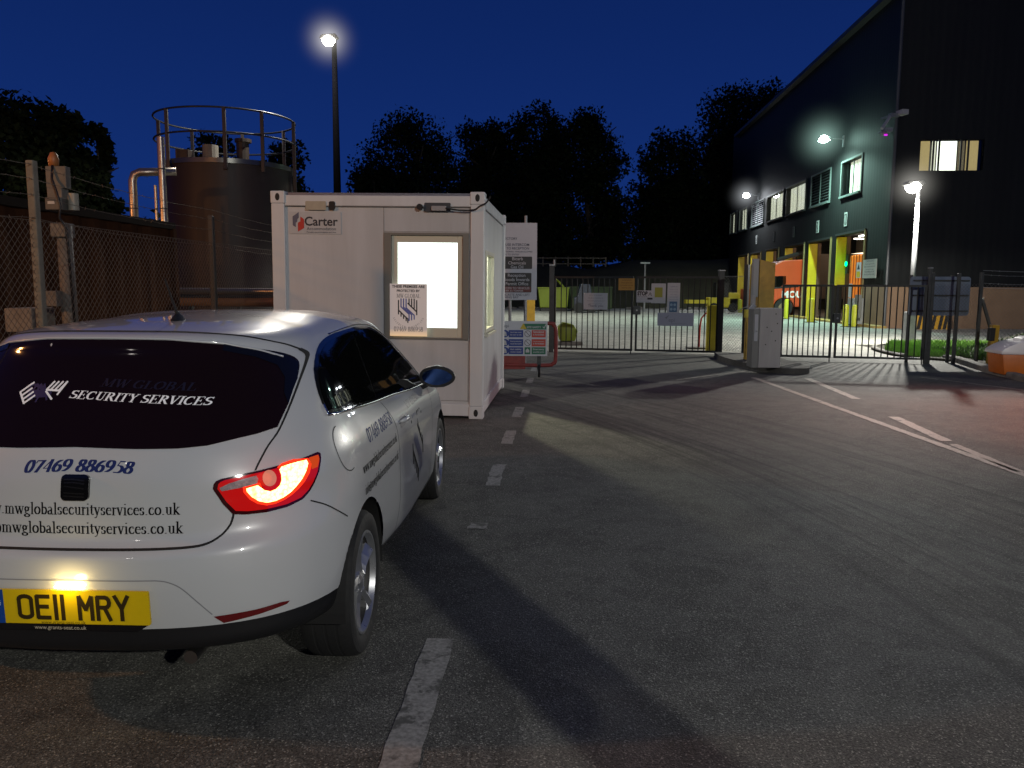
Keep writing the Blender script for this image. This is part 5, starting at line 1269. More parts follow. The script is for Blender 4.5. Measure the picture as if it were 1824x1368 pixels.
MB().prism_y([(0, .5), (W_, .5), (W_, zt-.06), (.03, zt), (0, zt)], 0, .30).build('housing', yel, t, bevel=.01)
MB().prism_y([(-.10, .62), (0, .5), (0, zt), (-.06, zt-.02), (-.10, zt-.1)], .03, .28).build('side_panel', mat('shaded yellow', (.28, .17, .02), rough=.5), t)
MB().box(.02, .05, 0, .16, .2, .5).build('pedestal', yel, t)
gb = MB().box(-.135, -.03, 1.25, -.02, .10, zt+.02).build('speaker_box', mat('pale grey box', (.30, .31, .30), rough=.45), t, bevel=.015)
MB().box(-.15, -.05, 1.02, -.07, .04, 1.28).build('call_button_box', wcm, t, bevel=.01)
MB().tube([(-.15, 0, 1.08), (-.30, .02, 1.03), (-.45, .1, .93), (-.56, .15, .92)], .010, 6).build('cable', mat('grey cable', (.25, .25, .25)), t, smooth=True)
y0 = G(1330, 640, .11)
t = thing('barrier_post', 'slim yellow post with a bent collar and lamp left of the white cabinet', 'post', (y0.x, y0.y, .11))
MB().box(-.055, -.05, 0, .055, .05, .88).build('post', yel, t, bevel=.008); MB().box(-.07, -.06, .84, .14, .08, 1.0).build('collar', yel2, t, bevel=.01)
MB().box(.13, -.03, 0, .20, .04, .92).build('stay', yel2, t, bevel=.006); MB().cyl((.02, -.05, 1.0), (.10, -.07, 1.10), .045, n=12).build('lamp_can', mat('grey lamp can', (.35, .36, .38), rough=.4), t, smooth='auto')
# yellow bollard pair and red hoop behind the gate
p = P(1268, 627, 19.6)
t = thing('guard_post', 'broad yellow guard post with a slim twin, just inside the notice gate', 'bollard', (p.x, 19.6, 0))
MB().box(-.15, -.06, 0, .12, .06, 1.12).build('post', yel2, t, bevel=.01); MB().box(.16, -.03, 0, .24, .04, 1.06).build('slim_post', yel2, t, bevel=.008)
p = P(1249, 622, 20.2)
t = thing('red_hoop', 'bent red tube hoop beside the yellow guard post inside the gate', 'hoop guard', (p.x, 20.2, 0))
MB().tube(curve2d3 if False else [(-.06, 0, 0), (-.05, 0, .55), (-.02, 0, .78), (.08, 0, .90), (.25, 0, .93)], .022, 8).build('tube', mat('red tube paint', (.5, .03, .02), rough=.4), t, smooth=True)
MB().box(-.35, -.15, 0, .5, .25, .05).build('concrete_base', conc, t)
# right-hand yellow post and grit bin
p = G(1764, 652)
t = thing('yellow_post', 'leaning yellow post with a black reader box near the orange grit bin', 'post', (p.x, p.y, .03)); t.rotation_euler = (0, rad(2), 0)
MB().box(-.07, -.06, 0, .07, .06, .80).build('post', yel, t, bevel=.01); MB().box(-.14, -.10, .48, -.03, .0, .74).build('reader_box', trim, t, bevel=.008)
gb0 = G(1778, 668, .05); 
t = thing('grit_bin', 'orange grit bin with a rounded white lid, cut by the right edge of the photo', 'grit bin', (gb0.x+.05, gb0.y, .05), rad(-8))
org = mat('orange plastic', (.62, .16, .01), rough=.45, noise=.2, nscale=6, bump=.05)
mb = MB(); mb.prism_y([(.05, 0), (1.05, 0), (1.10, .36), (0, .36)], 0, .62); mb.build('bin_body', org, t, bevel=.025, smooth='auto')
MB().prism_y([(.44, .02), (.66, .02), (.66, .22), (.44, .22)], -.012, 0).build('recess_panel', mat('dark orange', (.40, .09, .01)), t, bevel=.004)
prof = [(-.03, .36), (-.03, .42)]+[(-.03+1.16*i/12, .42+.20*math.sin(math.pi*i/12)**.8) for i in range(1, 12)]+[(1.13, .42), (1.13, .36)]
MB().prism_y(prof, -.03, .65).build('lid', mat('white lid plastic', (.75, .75, .74), rough=.35), t, bevel=.02, smooth='auto')
MB().prism_y([(.30, .575), (.42, .625), (.72, .625), (.84, .575), (.80, .64), (.70, .675), (.44, .675), (.34, .64)], .1, .4).build('lid_handle', MATS['white lid plastic'], t, bevel=.01)

# ================================================================== DEPOT BUILDING
clad = bpy.data.materials.new('dark ribbed cladding'); clad.use_nodes = True
nt = clad.node_tree; Lk = nt.links; b = nt.nodes['Principled BSDF']
tc = nt.nodes.new('ShaderNodeTexCoord'); sx = nt.nodes.new('ShaderNodeSeparateXYZ'); Lk.new(tc.outputs['Object'], sx.inputs[0])
ad = nt.nodes.new('ShaderNodeMath'); ad.operation = 'ADD'; Lk.new(sx.outputs[0], ad.inputs[0]); Lk.new(sx.outputs[1], ad.inputs[1])
ml = nt.nodes.new('ShaderNodeMath'); ml.operation = 'MULTIPLY'; Lk.new(ad.outputs[0], ml.inputs[0]); ml.inputs[1].default_value = 2*math.pi/.30
sn = nt.nodes.new('ShaderNodeMath'); sn.operation = 'SINE'; Lk.new(ml.outputs[0], sn.inputs[0])
bp = nt.nodes.new('ShaderNodeBump'); bp.inputs['Strength'].default_value = .07; bp.inputs['Distance'].default_value = .015; Lk.new(sn.outputs[0], bp.inputs['Height']); Lk.new(bp.outputs[0], b.inputs['Normal'])
n = nt.nodes.new('ShaderNodeTexNoise'); mp = nt.nodes.new('ShaderNodeMapping'); mp.inputs['Scale'].default_value = (1, 1, .15); Lk.new(tc.outputs['Object'], mp.inputs[0]); Lk.new(mp.outputs[0], n.inputs[0]); n.inputs['Scale'].default_value = 1.4; n.inputs['Detail'].default_value = 6
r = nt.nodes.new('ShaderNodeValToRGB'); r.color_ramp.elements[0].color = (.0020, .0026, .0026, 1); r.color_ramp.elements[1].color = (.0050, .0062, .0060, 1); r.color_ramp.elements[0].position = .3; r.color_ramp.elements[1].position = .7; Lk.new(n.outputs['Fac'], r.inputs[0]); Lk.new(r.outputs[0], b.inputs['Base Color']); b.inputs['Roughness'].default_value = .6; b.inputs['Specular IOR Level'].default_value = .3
C0 = Vector((14.72, 31.5, 0)); BY = rad(-4.1)
bld = thing('depot_building', 'huge dark clad depot with numbered lit loading doors along its side', 'building', tuple(C0), BY)
HB, LB, WB = 13.0, 30.0, 34.0
e1 = Vector((math.cos(BY), math.sin(BY), 0)); e2 = Vector((-math.sin(BY), math.cos(BY), 0))
def wside(px, py):   # on the long wall: (metres along, height)
    r = ray(px, py); o = C0; c = Vector((0, 0, CH)); t = (o-c).dot(e1)/r.dot(e1); q = c+r*t; return (q-o).dot(e2), q.z
def wend(px, py):
    r = ray(px, py); o = C0; c = Vector((0, 0, CH)); t = (o-c).dot(e2)/r.dot(e2); q = c+r*t; return (q-o).dot(e1), q.z
doors = []
for (xa, xb, yt) in ((1487, 1537, 412), (1438, 1477, 426), (1396, 1430, 435), (1363, 1385, 443), (1336, 1354, 450), (1314, 1331, 454)):
    y1 = wside(xa, 500)[0]; y0 = wside(xb, 500)[0]; z = wside(xb, yt)[1]; doors.append((y0, y1, z))
wins = []
for (xa, xb, yt, yb, kind) in ((1501, 1538, 262, 326, 'w'), (1448, 1481, 292, 351, 'l'), (1404, 1437, 315, 365, 'w'), (1370, 1397, 332, 380, 'w'), (1343, 1362, 347, 392, 'l'), (1321, 1332, 358, 399, 'w'), (1305, 1314, 366, 402, 'w')):
    y1 = wside(xa, 300)[0]; y0, zt = wside(xb, yt); zb = wside(xb, yb)[1]; wins.append((y0, y1, zb, zt, kind))
ZW0, ZW1 = 5.75, 7.25
print('doors', [tuple(round(v, 2) for v in d) for d in doors]); print('wins', [tuple(round(v, 2) for v in d[:4]) for d in wins])
DZ = 3.95
def cells(us, vs_, holes):
    us = sorted(set(us)); vs_ = sorted(set(vs_)); out = []
    for a, b in zip(us[:-1], us[1:]):
        for c, d in zip(vs_[:-1], vs_[1:]):
            m = ((a+b)/2, (c+d)/2)
            if not any(h[0] < m[0] < h[1] and h[2] < m[1] < h[3] for h in holes): out.append((a, b, c, d))
    return out
holes = [(d[0], d[1], 0, d[2]) for d in doors]+[(w[0], w[1], ZW0, ZW1) for w in wins]
mb = MB()
for a, b, c, d in cells([0, LB]+[h[0] for h in holes]+[h[1] for h in holes], [0, HB]+[h[2] for h in holes]+[h[3] for h in holes], holes):
    mb.add([(0, a, c), (0, b, c), (0, b, d), (0, a, d)], [(0, 1, 2, 3)])
for h in holes:   # reveals
    for (p, q) in (((h[0], h[2]), (h[0], h[3])), ((h[1], h[3]), (h[1], h[2])), ((h[0], h[3]), (h[1], h[3]))):
        mb.add([(0, p[0], p[1]), (0, q[0], q[1]), (.35, q[0], q[1]), (.35, p[0], p[1])], [(0, 1, 2, 3)])
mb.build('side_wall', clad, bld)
ew0, ez0 = wend(1637, 304); ew1, ez1 = wend(1754, 248)
hole2 = [(ew0, ew1, ez0, ez1)]
mb = MB()
for a, b, c, d in cells([0, WB, ew0, ew1], [0, HB, ez0, ez1], hole2): mb.add([(a, 0, c), (b, 0, c), (b, 0, d), (a, 0, d)], [(0, 1, 2, 3)])
mb.add([(0, 0, HB), (WB, 0, HB), (WB, 0, HB+2.5), (WB/2, 0, HB+4.5)], [(0, 1, 2, 3)])
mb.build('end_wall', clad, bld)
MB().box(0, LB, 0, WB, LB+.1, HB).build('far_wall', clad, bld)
mb = MB(); mb.add([(-.25, -.1, HB-.05), (-.25, LB+.2, HB-.05), (WB/2, LB+.2, HB+4.5), (WB/2, -.1, HB+4.5), (WB, LB+.2, HB+2.5), (WB, -.1, HB+2.5)], [(0, 1, 2, 3), (3, 2, 4, 5)]); mb.build('roof', mat('dark roof sheet', (.02, .021, .022), rough=.5), bld)
MB().box(-.35, -.1, HB-.25, -.02, LB, HB-.06).build('gutter', mat('dark gutter', (.015, .016, .017), rough=.5), bld)
MB().cyl((-.08, -.06, .1), (-.08, -.06, HB-.3), .06, n=8).build('downpipe', mat('grey downpipe', (.05, .055, .06), rough=.45), bld)
# lower brown cladding band on the end wall and corner
brick = mat('brown lower cladding', (.22, .14, .085), rough=.8, noise=.15, nscale=2, bump=.2, bscale=12)
MB().box(0, -.06, 0, WB, -.004, 1.62).build('plinth_wall', brick, bld); MB().box(-.06, -.06, 0, -.004, doors[0][0]-.25, 1.62).build('plinth_wall', brick, bld)
# interior
whi = mat('warm interior wall', (.45, .36, .26), rough=.8, noise=.3, nscale=.8)
inn = MB(); inn.add([(9, 0, 0), (9, LB, 0), (9, LB, 5.2), (9, 0, 5.2)], [(0, 1, 2, 3)]); inn.add([(.35, .3, 0), (9, .3, 0), (9, .3, 5.2), (.35, .3, 5.2)], [(0, 1, 2, 3)]); inn.build('interior_wall', whi, bld)
MB().box(.02, .3, 5.2, 9, LB-.1, 5.3).build('interior_ceiling', mat('interior ceiling', (.10, .09, .08), rough=.8), bld)
flm = mat('interior floor', (.16, .13, .10), rough=.4, noise=.3, nscale=2); MB().box(.0, .3, .006, 9, LB-.1, .012).build('interior_floor', flm, bld)
tube_m = emis('white strip light', (1., .93, .80), 9.)
strip0 = None
for k, (y0, y1, zt) in enumerate(doors):
    for j in range(5):
        x = 1.2+1.5*j
        if k > 4: continue
        if strip0 is None: o = MB().box(-.5, -.045, -.04, .5, .045, .04).build('strip_light', tube_m, bld); strip0 = o
        else: o = bpy.data.objects.new('strip_light', strip0.data); COL.objects.link(o); o.parent = bld
        o.location = (x+.4*(j % 2), (y0+y1)/2+1.0+1.2*(j % 2), 4.9); o.rotation_euler = (0, 0, rad(90) if j % 2 else 0)
# racking with bright slats seen over the vehicles
for k in (0, 1, 2, 3):
    y0, y1, zt = doors[k]; mb = MB()
    for z in (2.6, 2.85, 3.1, 3.35, 3.6): mb.box(5.2, y0+.8, z, 5.3, y1+3.0, z+.13)
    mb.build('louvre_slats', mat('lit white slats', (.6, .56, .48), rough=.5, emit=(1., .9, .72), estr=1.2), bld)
# door surrounds
jam = mat('yellow jamb paint', (.52, .44, .01), rough=.45, noise=.25, nscale=3, c2=(.42, .32, .01)); dkf = mat('dark door frame', (.02, .02, .02), rough=.5)
dtag = ['1', '2', '3', '4', '5', '6']
for k, (y0, y1, zt) in enumerate(doors):
    f = bpy.data.objects.new('loading_door', None); COL.objects.link(f); f.parent = bld; f.location = (0, y1, 0)
    w = y1-y0
    MB().box(-.02, -.10, 1.70 if k in (0,) else 0.0, .42, -.02, zt-.05).build('yellow_jamb', jam, f)
    MB().box(.42, -.12, 0, .60, -.02, zt-.03).build('inner_jamb', mat('brown steel jamb', (.09, .05, .03), rough=.6, noise=.3, nscale=3), f)
    MB().box(-.06, -w-.12, 0, -.003, -w-.004, zt+.08).build('frame', mat('tan door frame', (.24, .19, .08), rough=.5), f); MB().box(-.06, -w-.12, zt+.004, -.003, .10, zt+.10).build('head_frame', dkf, f)
    # numbered plate above
    ly, lz = (y0+y1)/2-.15, zt+.75
for k, (px, py, hh) in enumerate(((1507.5, 390.5, 24), (1457, 404, 21), (1414, 413, 18), (1379, 421, 16), (1348, 427, 15))):
    y, z = wside(px, py); D = C0.y+y; h = hh/1420*D; w = h*.62
    s = thing('door_number', ('white framed number %s on the dark wall over the '+('loading door nearest the corner', 'second loading door from the corner', 'third loading door from the corner', 'fourth loading door from the corner', 'fifth loading door from the corner')[k]) % dtag[k], 'sign', tuple(C0+e2*y-e1*.03+Vector((0, 0, z))), BY-math.pi/2, 'numbers over the loading doors')
    gm_ = mat('number board', (.28, .30, .29), rough=.5); 
    MB().box(-w/2, 0, -h/2, w/2, .02, h/2).build('board', gm_ if k in (0, 1, 4) else mat('dim number board', (.06, .065, .065), rough=.5), s)
    flat_xz('board_face', poly2d([rect(-w/2+.07, -h/2+.07, w/2-.07, h/2-.07)]), dkf if k in (0, 1, 4) else mat('dim face', (.03, .03, .03)), s, -.003)
    flat_xz('number', centred(text2d(dtag[k], h*.85, bold=.012), 0, -h*.31), gm_ if k in (0, 1, 4) else MATS['dim number board'], s, -.007)
# upper windows and louvres
fw = mat('pale window frame', (.07, .09, .085), rough=.5); blind = mat('vertical blinds', (.50, .47, .36), rough=.6, emit=(1., .95, .72), estr=1.0, noise=.2, nscale=1.2, c2=(.40, .36, .26))
lou = mat('dark louvre blades', (.05, .06, .06), rough=.5)
for k, (y0, y1, zb, zt, kind) in enumerate(wins):
    f = bpy.data.objects.new('window' if kind == 'w' else 'louvre_panel', None); COL.objects.link(f); f.parent = bld; f.location = (0, y0, ZW0); w = y1-y0; h = ZW1-ZW0
    mb = MB(); mb.box(-.05, -.09, -.10, .05, 0, h+.08); mb.box(-.05, w, -.10, .05, w+.09, h+.08); mb.box(-.05, 0, h, .05, w, h+.08); mb.box(-.12, 0, -.10, .05, w, -.01); mb.build('frame', fw if k < 2 else dkf if k < 4 else fw, f)
    if kind == 'w':
        MB().box(.10, 0, 0, .11, w, h).build('pane', glassmat('window glass'), f)
        mb = MB(); n = 7 if k != 0 else 6
        for i in range(n):
            a = w*i/n
            if k == 0 and i > 4: continue
            mb.add([(.22, a+.006, .03), (.225, a+w/n-.006, .03), (.225, a+w/n-.006, h-.03), (.22, a+.006, h-.03)], [(0, 1, 2, 3)])
        mb.build('blind', blind, f)
        MB().box(.34, 0, 0, .35, w, h).build('room_behind', dkf, f)
        for i in (2,): MB().box(.06, w*i/4-.02, 0, .10, w*i/4+.02, h).build('mullion', dkf, f)
    else:
        for i in range(11):
            z = h*(i+.5)/11; mb = MB(); mb.add([(-.03, .02, z-.05), (-.03, w-.02, z-.05), (.08, w-.02, z+.035), (.08, .02, z+.035)], [(0, 1, 2, 3)]); mb.build('blade', lou if k < 3 else mat('bright louvre', (.25, .26, .27), rough=.5), f)
        MB().box(.12, 0, 0, .13, w, h).build('backing', dk, f); MB().box(-.04, w/2-.03, 0, .0, w/2+.03, h).build('mullion', fw, f)
# end wall window
f = bpy.data.objects.new('window', None); COL.objects.link(f); f.parent = bld; f.location = (ew0, 0, ez0); w = ew1-ew0; h = ez1-ez0
MB().box(0, .10, 0, w, .11, h).build('pane', glassmat('window glass'), f)
MB().box(w*.33, .35, .0, w*.64, .36, h).build('bright_room', emis('lit office', (1., .97, .80), 2.2), f)
MB().box(0, .30, 0, w*.20, .31, h).build('blind', mat('tan blind', (.40, .30, .14), rough=.6, emit=(1., .70, .28), estr=.42), f)
MB().box(w*.24, .32, 0, w*.30, .33, h).build('blind', blind, f)
MB().box(w*.78, .30, 0, w*.97, .31, h).build('blind', MATS['tan blind'], f); MB().box(w*.66, .33, 0, w*.76, .34, h).build('blind', mat('dim blind', (.2, .16, .09), rough=.6, emit=(1., .75, .4), estr=.12), f)
MB().box(0, .6, 0, w, .61, h).build('room_behind', mat('dim room', (.05, .045, .03)), f)
for x in (.22, .31, .655, .77): MB().box(w*x-.03, .05, 0, w*x+.03, .10, h).build('mullion', dkf, f)
# wall floodlights
def painted_glare(parent, loc, R, col, k, name):  # emissive volume ball painting glare round a lamp, not real mist
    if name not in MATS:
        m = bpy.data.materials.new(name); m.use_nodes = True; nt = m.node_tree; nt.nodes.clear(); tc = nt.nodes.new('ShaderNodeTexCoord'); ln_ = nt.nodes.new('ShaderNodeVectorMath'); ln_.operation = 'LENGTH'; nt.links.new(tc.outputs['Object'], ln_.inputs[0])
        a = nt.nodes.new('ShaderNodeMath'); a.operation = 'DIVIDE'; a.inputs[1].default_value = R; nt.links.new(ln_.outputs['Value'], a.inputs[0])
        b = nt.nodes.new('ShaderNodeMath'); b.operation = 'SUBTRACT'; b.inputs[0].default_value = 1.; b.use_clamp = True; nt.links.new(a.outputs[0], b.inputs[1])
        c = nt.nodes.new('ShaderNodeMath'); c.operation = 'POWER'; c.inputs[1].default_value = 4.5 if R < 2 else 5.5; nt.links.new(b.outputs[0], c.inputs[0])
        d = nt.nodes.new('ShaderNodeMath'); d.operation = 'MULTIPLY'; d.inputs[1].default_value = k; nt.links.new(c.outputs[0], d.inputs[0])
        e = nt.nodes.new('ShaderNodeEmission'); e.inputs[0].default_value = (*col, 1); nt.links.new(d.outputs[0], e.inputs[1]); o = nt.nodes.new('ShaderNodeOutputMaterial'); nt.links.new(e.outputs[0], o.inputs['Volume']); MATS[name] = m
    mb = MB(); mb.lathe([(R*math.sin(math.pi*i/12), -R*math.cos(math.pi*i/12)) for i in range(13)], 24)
    return mb.build('lamp_glare', MATS[name], parent, smooth=True, loc=loc)
def floodlight(label, px, py, off, col, size, head, energy, hz=2.4, hk=.6, lr=.18):
    r = ray(px, py); c = Vector((0, 0, CH)); o = C0-e1*off; t = (o-c).dot(e1)/r.dot(e1); q = c+r*t
    t_ = thing('floodlight', label, 'light', tuple(q), BY)
    MB().box(-size*.6, -size*.5, -.05, size*.6, size*.5, .10).build('lamp_head', galv, t_, bevel=.02)
    MB().box(-size*.5, -size*.4, -.075, size*.5, size*.4, -.052).build('lamp_glass', emis(head, col, 60.), t_)
    MB().lathe([(0, .18), (size*.35, .13), (size*.52, 0), (size*.35, -.13), (0, -.18)], 12, (-size*.15, -size*.35, -.02)).build('bulb', MATS[head], t_, smooth=True)
    MB().tube([(.15, 0, .05), (off, 0, .0)], .03, 6).build('bracket', galv, t_); MB().box(off-.06, -.08, -.35, off-.005, .08, .15).build('wall_plate', galv, t_)
    l = bpy.data.lights.new('floodlight_beam', 'SPOT'); l.energy = energy; l.color = col; l.shadow_soft_size = lr; l.spot_size = rad(158); l.spot_blend = 1.
    lo_ = bpy.data.objects.new('floodlight_beam', l); COL.objects.link(lo_); lo_.parent = t_; lo_.location = (-size, 0, -.30)
    painted_glare(t_, (-size*.15, -size*.35, -.02), hz, col, hk, head+' haze')
    return t_
floodlight('cool greenish white floodlight high on the depot wall above the louvres', 1468, 248, .9, (.60, 1., .86), .42, 'cool lamp glow', 5200)
floodlight('small white floodlight at the far end of the depot wall', 1330, 348, .8, (.9, .95, 1.), .42, 'white lamp glow', 1500, 1.8, .55)
# cameras on the corner
cm = thing('security_camera', 'long white security camera on a bracket at the top of the building corner', 'camera', tuple(P(1590, 205, C0.y-.5)), rad(10))
MB().box(-.12, -.1, -.08, .22, .1, .06).build('mount', galv, cm); MB().box(.16, -.35, -.02, .42, .05, .16).build('camera_body', mat('white camera body', (.35, .35, .36), rough=.4), cm, bevel=.01); MB().tube([(-.1, 0, -.05), (-.55, -.2, -.55)], .06, 8).build('camera_arm', MATS['white camera body'], cm); MB().box(-.08, -.05, -.05, .0, .6, .02).build('bracket', galv, cm)
cm = thing('dome_camera', 'small grey camera with a magenta infrared glow just below the long one', 'camera', tuple(P(1579, 232, C0.y-.5)))
MB().box(-.1, -.1, -.06, .2, .1, .08).build('mount', galv, cm); MB().lathe([(0, -.18), (.08, -.15), (.11, -.06), (.1, .0), (0, .0)], 14, (-.08, 0, -.02)).build('dome', mat('grey dome', (.15, .13, .16), rough=.3), cm, smooth=True)
MB().box(-.12, -.13, -.22, .0, -.08, -.16).build('infrared_lamp', emis('magenta glow', (.75, .02, .8), 1.0), cm); MB().box(-.05, 0, -.02, .05, .6, .04).build('bracket', galv, cm)
# notices and cabinets near door 1
def wall_board(name, label, cat, xa, xb, ya, yb, m, off=.12, dep=.02, extra=None):
    y0, _ = wside(xb, 500); y1, _ = wside(xa, 500); z1 = wside(xb, ya)[1]; z0 = wside(xb, yb)[1]
    o = C0+e2*y1-e1*off; t = thing(name, label, cat, (o.x, o.y, z0), BY-math.pi/2); W = y1-y0; H = z1-z0
    MB().box(0, 0, 0, W, dep, H).build('board' if dep < .1 else 'housing', m, t)
    if extra: extra(t, W, H)
    return t
wall_board('wall_notice', 'white notice board with fine text beside the nearest loading door', 'notice', 1541, 1565, 461, 495, mat('lit white notice', (.32, .32, .30), rough=.5), extra=lines(('LOADING BAYS', 'All drivers report to office', 'Engines must be switched off', 'Chock wheels before loading', 'No smoking on site', 'Wear high visibility clothing'), .5, .8, .86, .14))
def yl(t, W, H): flat_xz('sign_panel', poly2d([rect(W*.1, H*.05, W*.9, H*.42)]), cyl_, t, -.003); flat_xz('sign_symbol', poly2d([[(W*.2, H*.55), (W*.8, H*.55), (W*.5, H*.92)]]), pkm, t, -.003)
wall_board('warning_sign', 'narrow white and yellow warning sign at the edge of the nearest loading door', 'sign', 1531, 1539, 467, 495, wp, off=.16, extra=yl)
p = C0+e2*.9-e1*.6
t = thing('dock_control_unit', 'grey metal unit on the ground by the bollards at the nearest loading door', 'cabinet', tuple(C0+e2*1.75-e1*.75), BY-math.pi/2)
MB().box(-.5, 0, .08, .25, .4, 1.15).build('housing', mat('light grey housing', (.26, .27, .27), rough=.5), t, bevel=.02); MB().box(.35, .0, .35, .62, .2, 1.3).build('side_box', mat('mid grey box', (.14, .14, .13), rough=.5), t, bevel=.01); MB().cyl((.3, .0, .05), (.3, .0, 1.0), .05, n=8).build('pipe', galv, t)
MB().box(-.42, -.012, 1.18, .0, .0, 1.75).build('notice_plate', wp, t); MB().box(-.45, .0, 0.0, .2, .3, .08).build('foot', dkf, t)
# bollards
bol = mat('bollard yellow green', (.50, .52, .02), rough=.45, noise=.2, nscale=4)
b0 = None
for k, (px, yb, hpx, sh) in enumerate(((1505.5, 580, 40, 1), (1521.5, 580, 40, 1), (1444, 576, 43, 1), (1400, 569, 36, 1), (1318, 553, 24, .9), (1267+73.5, 557, 24, .9))):
    D = {0: 32.6, 1: 32.3, 2: 36.6, 3: 40.5, 4: 51.0, 5: 48.0}[k]; p = P(px, yb, D); h = hpx/1420*D
    lb = ('yellow bollard left of the pair before the nearest loading door', 'yellow bollard right of the pair before the nearest loading door', 'thick yellow bollard at the foot of the tall yellow jamb', 'yellow bollard in front of the orange lorry wheel', 'far yellow bollard beside the forklift truck', 'far yellow bollard behind the intercom housing')[k]
    if b0 is None:
        b0 = thing('bollard', lb, 'bollard', (p.x, p.y, 0), 0, 'yellow bollards before the loading doors'); MB().lathe([(.115, 0), (.115, .9), (.09, .97), (0, 1.0)], 16).build('post', bol, b0, smooth='auto'); MB().box(-.16, -.16, 0, .16, .16, .03).build('base_plate', dkf, b0); b0.scale = (1, 1, h)
    else: copy_thing(b0, (p.x, p.y, 0), 0, lb, (1.6 if k == 2 else 1.15 if k > 3 else 1, 1, h))
# pavement strip before doors
MB().box(-.55, -.3, 0, -.07, LB, .09).build('kerb_strip', mat('yellow edge kerb', (.42, .28, .08), rough=.7, noise=.3, nscale=3), bld)
# signal lamp in door 1
q = P(1514, 470, C0.y+doors[0][0]+2.9)
t = thing('signal_lamp', 'green signal lamp shining inside the nearest loading door', 'signal', tuple(q))
MB().box(-.16, -.12, -.45, .14, .12, .45).build('housing', trim, t, bevel=.02); MB().cyl((-.17, 0, 0), (-.20, 0, 0), .11, n=14).build('lens', emis('green lamp', (.0, 1., .25), 4.), t)
l = bpy.data.lights.new('green_glow', 'POINT'); l.energy = 14; l.color = (.0, 1., .2); l.shadow_soft_size = .1; lo_ = bpy.data.objects.new('green_glow', l); COL.objects.link(lo_); lo_.parent = t; lo_.location = (-.45, -.2, 0)
# orange curtain sided trailer inside door 1
y0, y1, zt = doors[0]
t = thing('orange_trailer', 'orange trailer backed inside the nearest loading door', 'trailer', tuple(C0+e1*.03+e2*y0), BY)
oc = mat('orange curtain', (.72, .17, .01), rough=.45, noise=.12, nscale=1.5, emit=(1., .25, .02), estr=.22); MB().box(0, .15, .95, 6, 1.80, 3.0).build('curtain_body', oc, t, bevel=.05); MB().box(.1, .2, 2.98, 6, 1.75, 3.03).build('roof_edge', oc, t)  # curtain emission stands in for light inside the bay
for i in range(5): MB().box(-.03, .25+i*.34, .95, -.005, .29+i*.34, 3.0).build('door_rib', mat('dark orange rib', (.4, .09, .01)), t)
MB().box(.1, .2, .75, 6, 1.75, .94).build('chassis', dkf, t)
for yy in (.25, 1.45): MB().cyl((.9, yy, .48), (.9, yy+.25, .48), .48, n=20).build('wheel', tyre_m, t)
# orange lorry at the third door
y0, y1, zt = doors[2]
LX = P(1383, 500, C0.y+y0+.7); 
lor = thing('orange_lorry', 'orange red lorry with white lettering nosing out of the third loading door', 'lorry', tuple(C0+e2*(y0+.55)), BY)
lm = mat('orange red lorry paint', (.55, .075, .02), rough=.35, coat=.6, noise=.08, nscale=2)
xn = -1.95
side = [(xn+.12, .55), (xn, .75), (xn+.02, 1.55), (xn+.10, 1.95), (xn+.38, 2.75), (xn+1.0, 3.05), (xn+2.3, 3.12), (xn+2.3, .55), (xn+1.75, .55)]+[(xn+1.15+.55*math.cos(rad(a)), .50+.55*math.sin(rad(a))) for a in range(5, 180, 20)]+[(xn+.60, .50)]
mb = MB(); mb.prism_y(side, 0, 2.4); mb.build('cab', lm, lor, bevel=.05)
MB().prism_y([(xn+.35, 1.62), (xn+.50, 2.20), (xn+1.20, 2.22), (xn+1.22, 1.80), (xn+.9, 1.62)], -.012, -.004).build('side_window', carglass, lor)
MB().add([(xn+.09, .15, 1.9), (xn+.09, 2.25, 1.9), (xn+.35, 2.2, 2.65), (xn+.35, .2, 2.65)], [(0, 1, 2, 3)]).build('windscreen', carglass, lor, loc=(-.02, 0, 0))
for z in (1.95, 1.35): MB().box(xn-.12, -.32, z-.25, xn+.12, -.10, z+.18).build('mirror', trim, lor, bevel=.03)
MB().prism_y([(xn+.30, 1.50), (xn+1.9, 1.62), (xn+1.9, 1.72), (xn+.3, 1.60)], -.010, -.003).build('side_trim', trim, lor)
flat_xz('side_lettering', fit2d(text2d('MOUNT', .5, bold=.02), xn+1.02, 1.06, 1.8), mat('white lorry letters', (.8, .8, .8), rough=.4), lor, -.014)
MB().prism_y([(xn-.02, .35), (xn+.55, .35), (xn+.55, .55), (xn-.02, .62)], .02, 2.38).build('bumper', mat('pale bumper', (.35, .33, .30)), lor)
MB().cyl((xn+1.15, .02, .50), (xn+1.15, .32, .50), .49, n=26).build('wheel', tyre_m, lor, bevel=.03); MB().cyl((xn+1.15, -.0, .50), (xn+1.15, .02, .50), .27, n=20).build('wheel_rim', mat('dull rim', (.25, .2, .13), rough=.4, metal=.5), lor)
MB().box(xn+2.4, .0, 1.0, xn+8, 2.45, 3.4).build('trailer_body', mat('dark trailer side', (.05, .035, .03), rough=.5), lor); MB().tube([(xn+.9, .8, 3.1), (xn+1.6, .8, 3.32), (xn+2.3, .8, 3.5)], .12, 6).build('wind_deflector', dkf, lor)
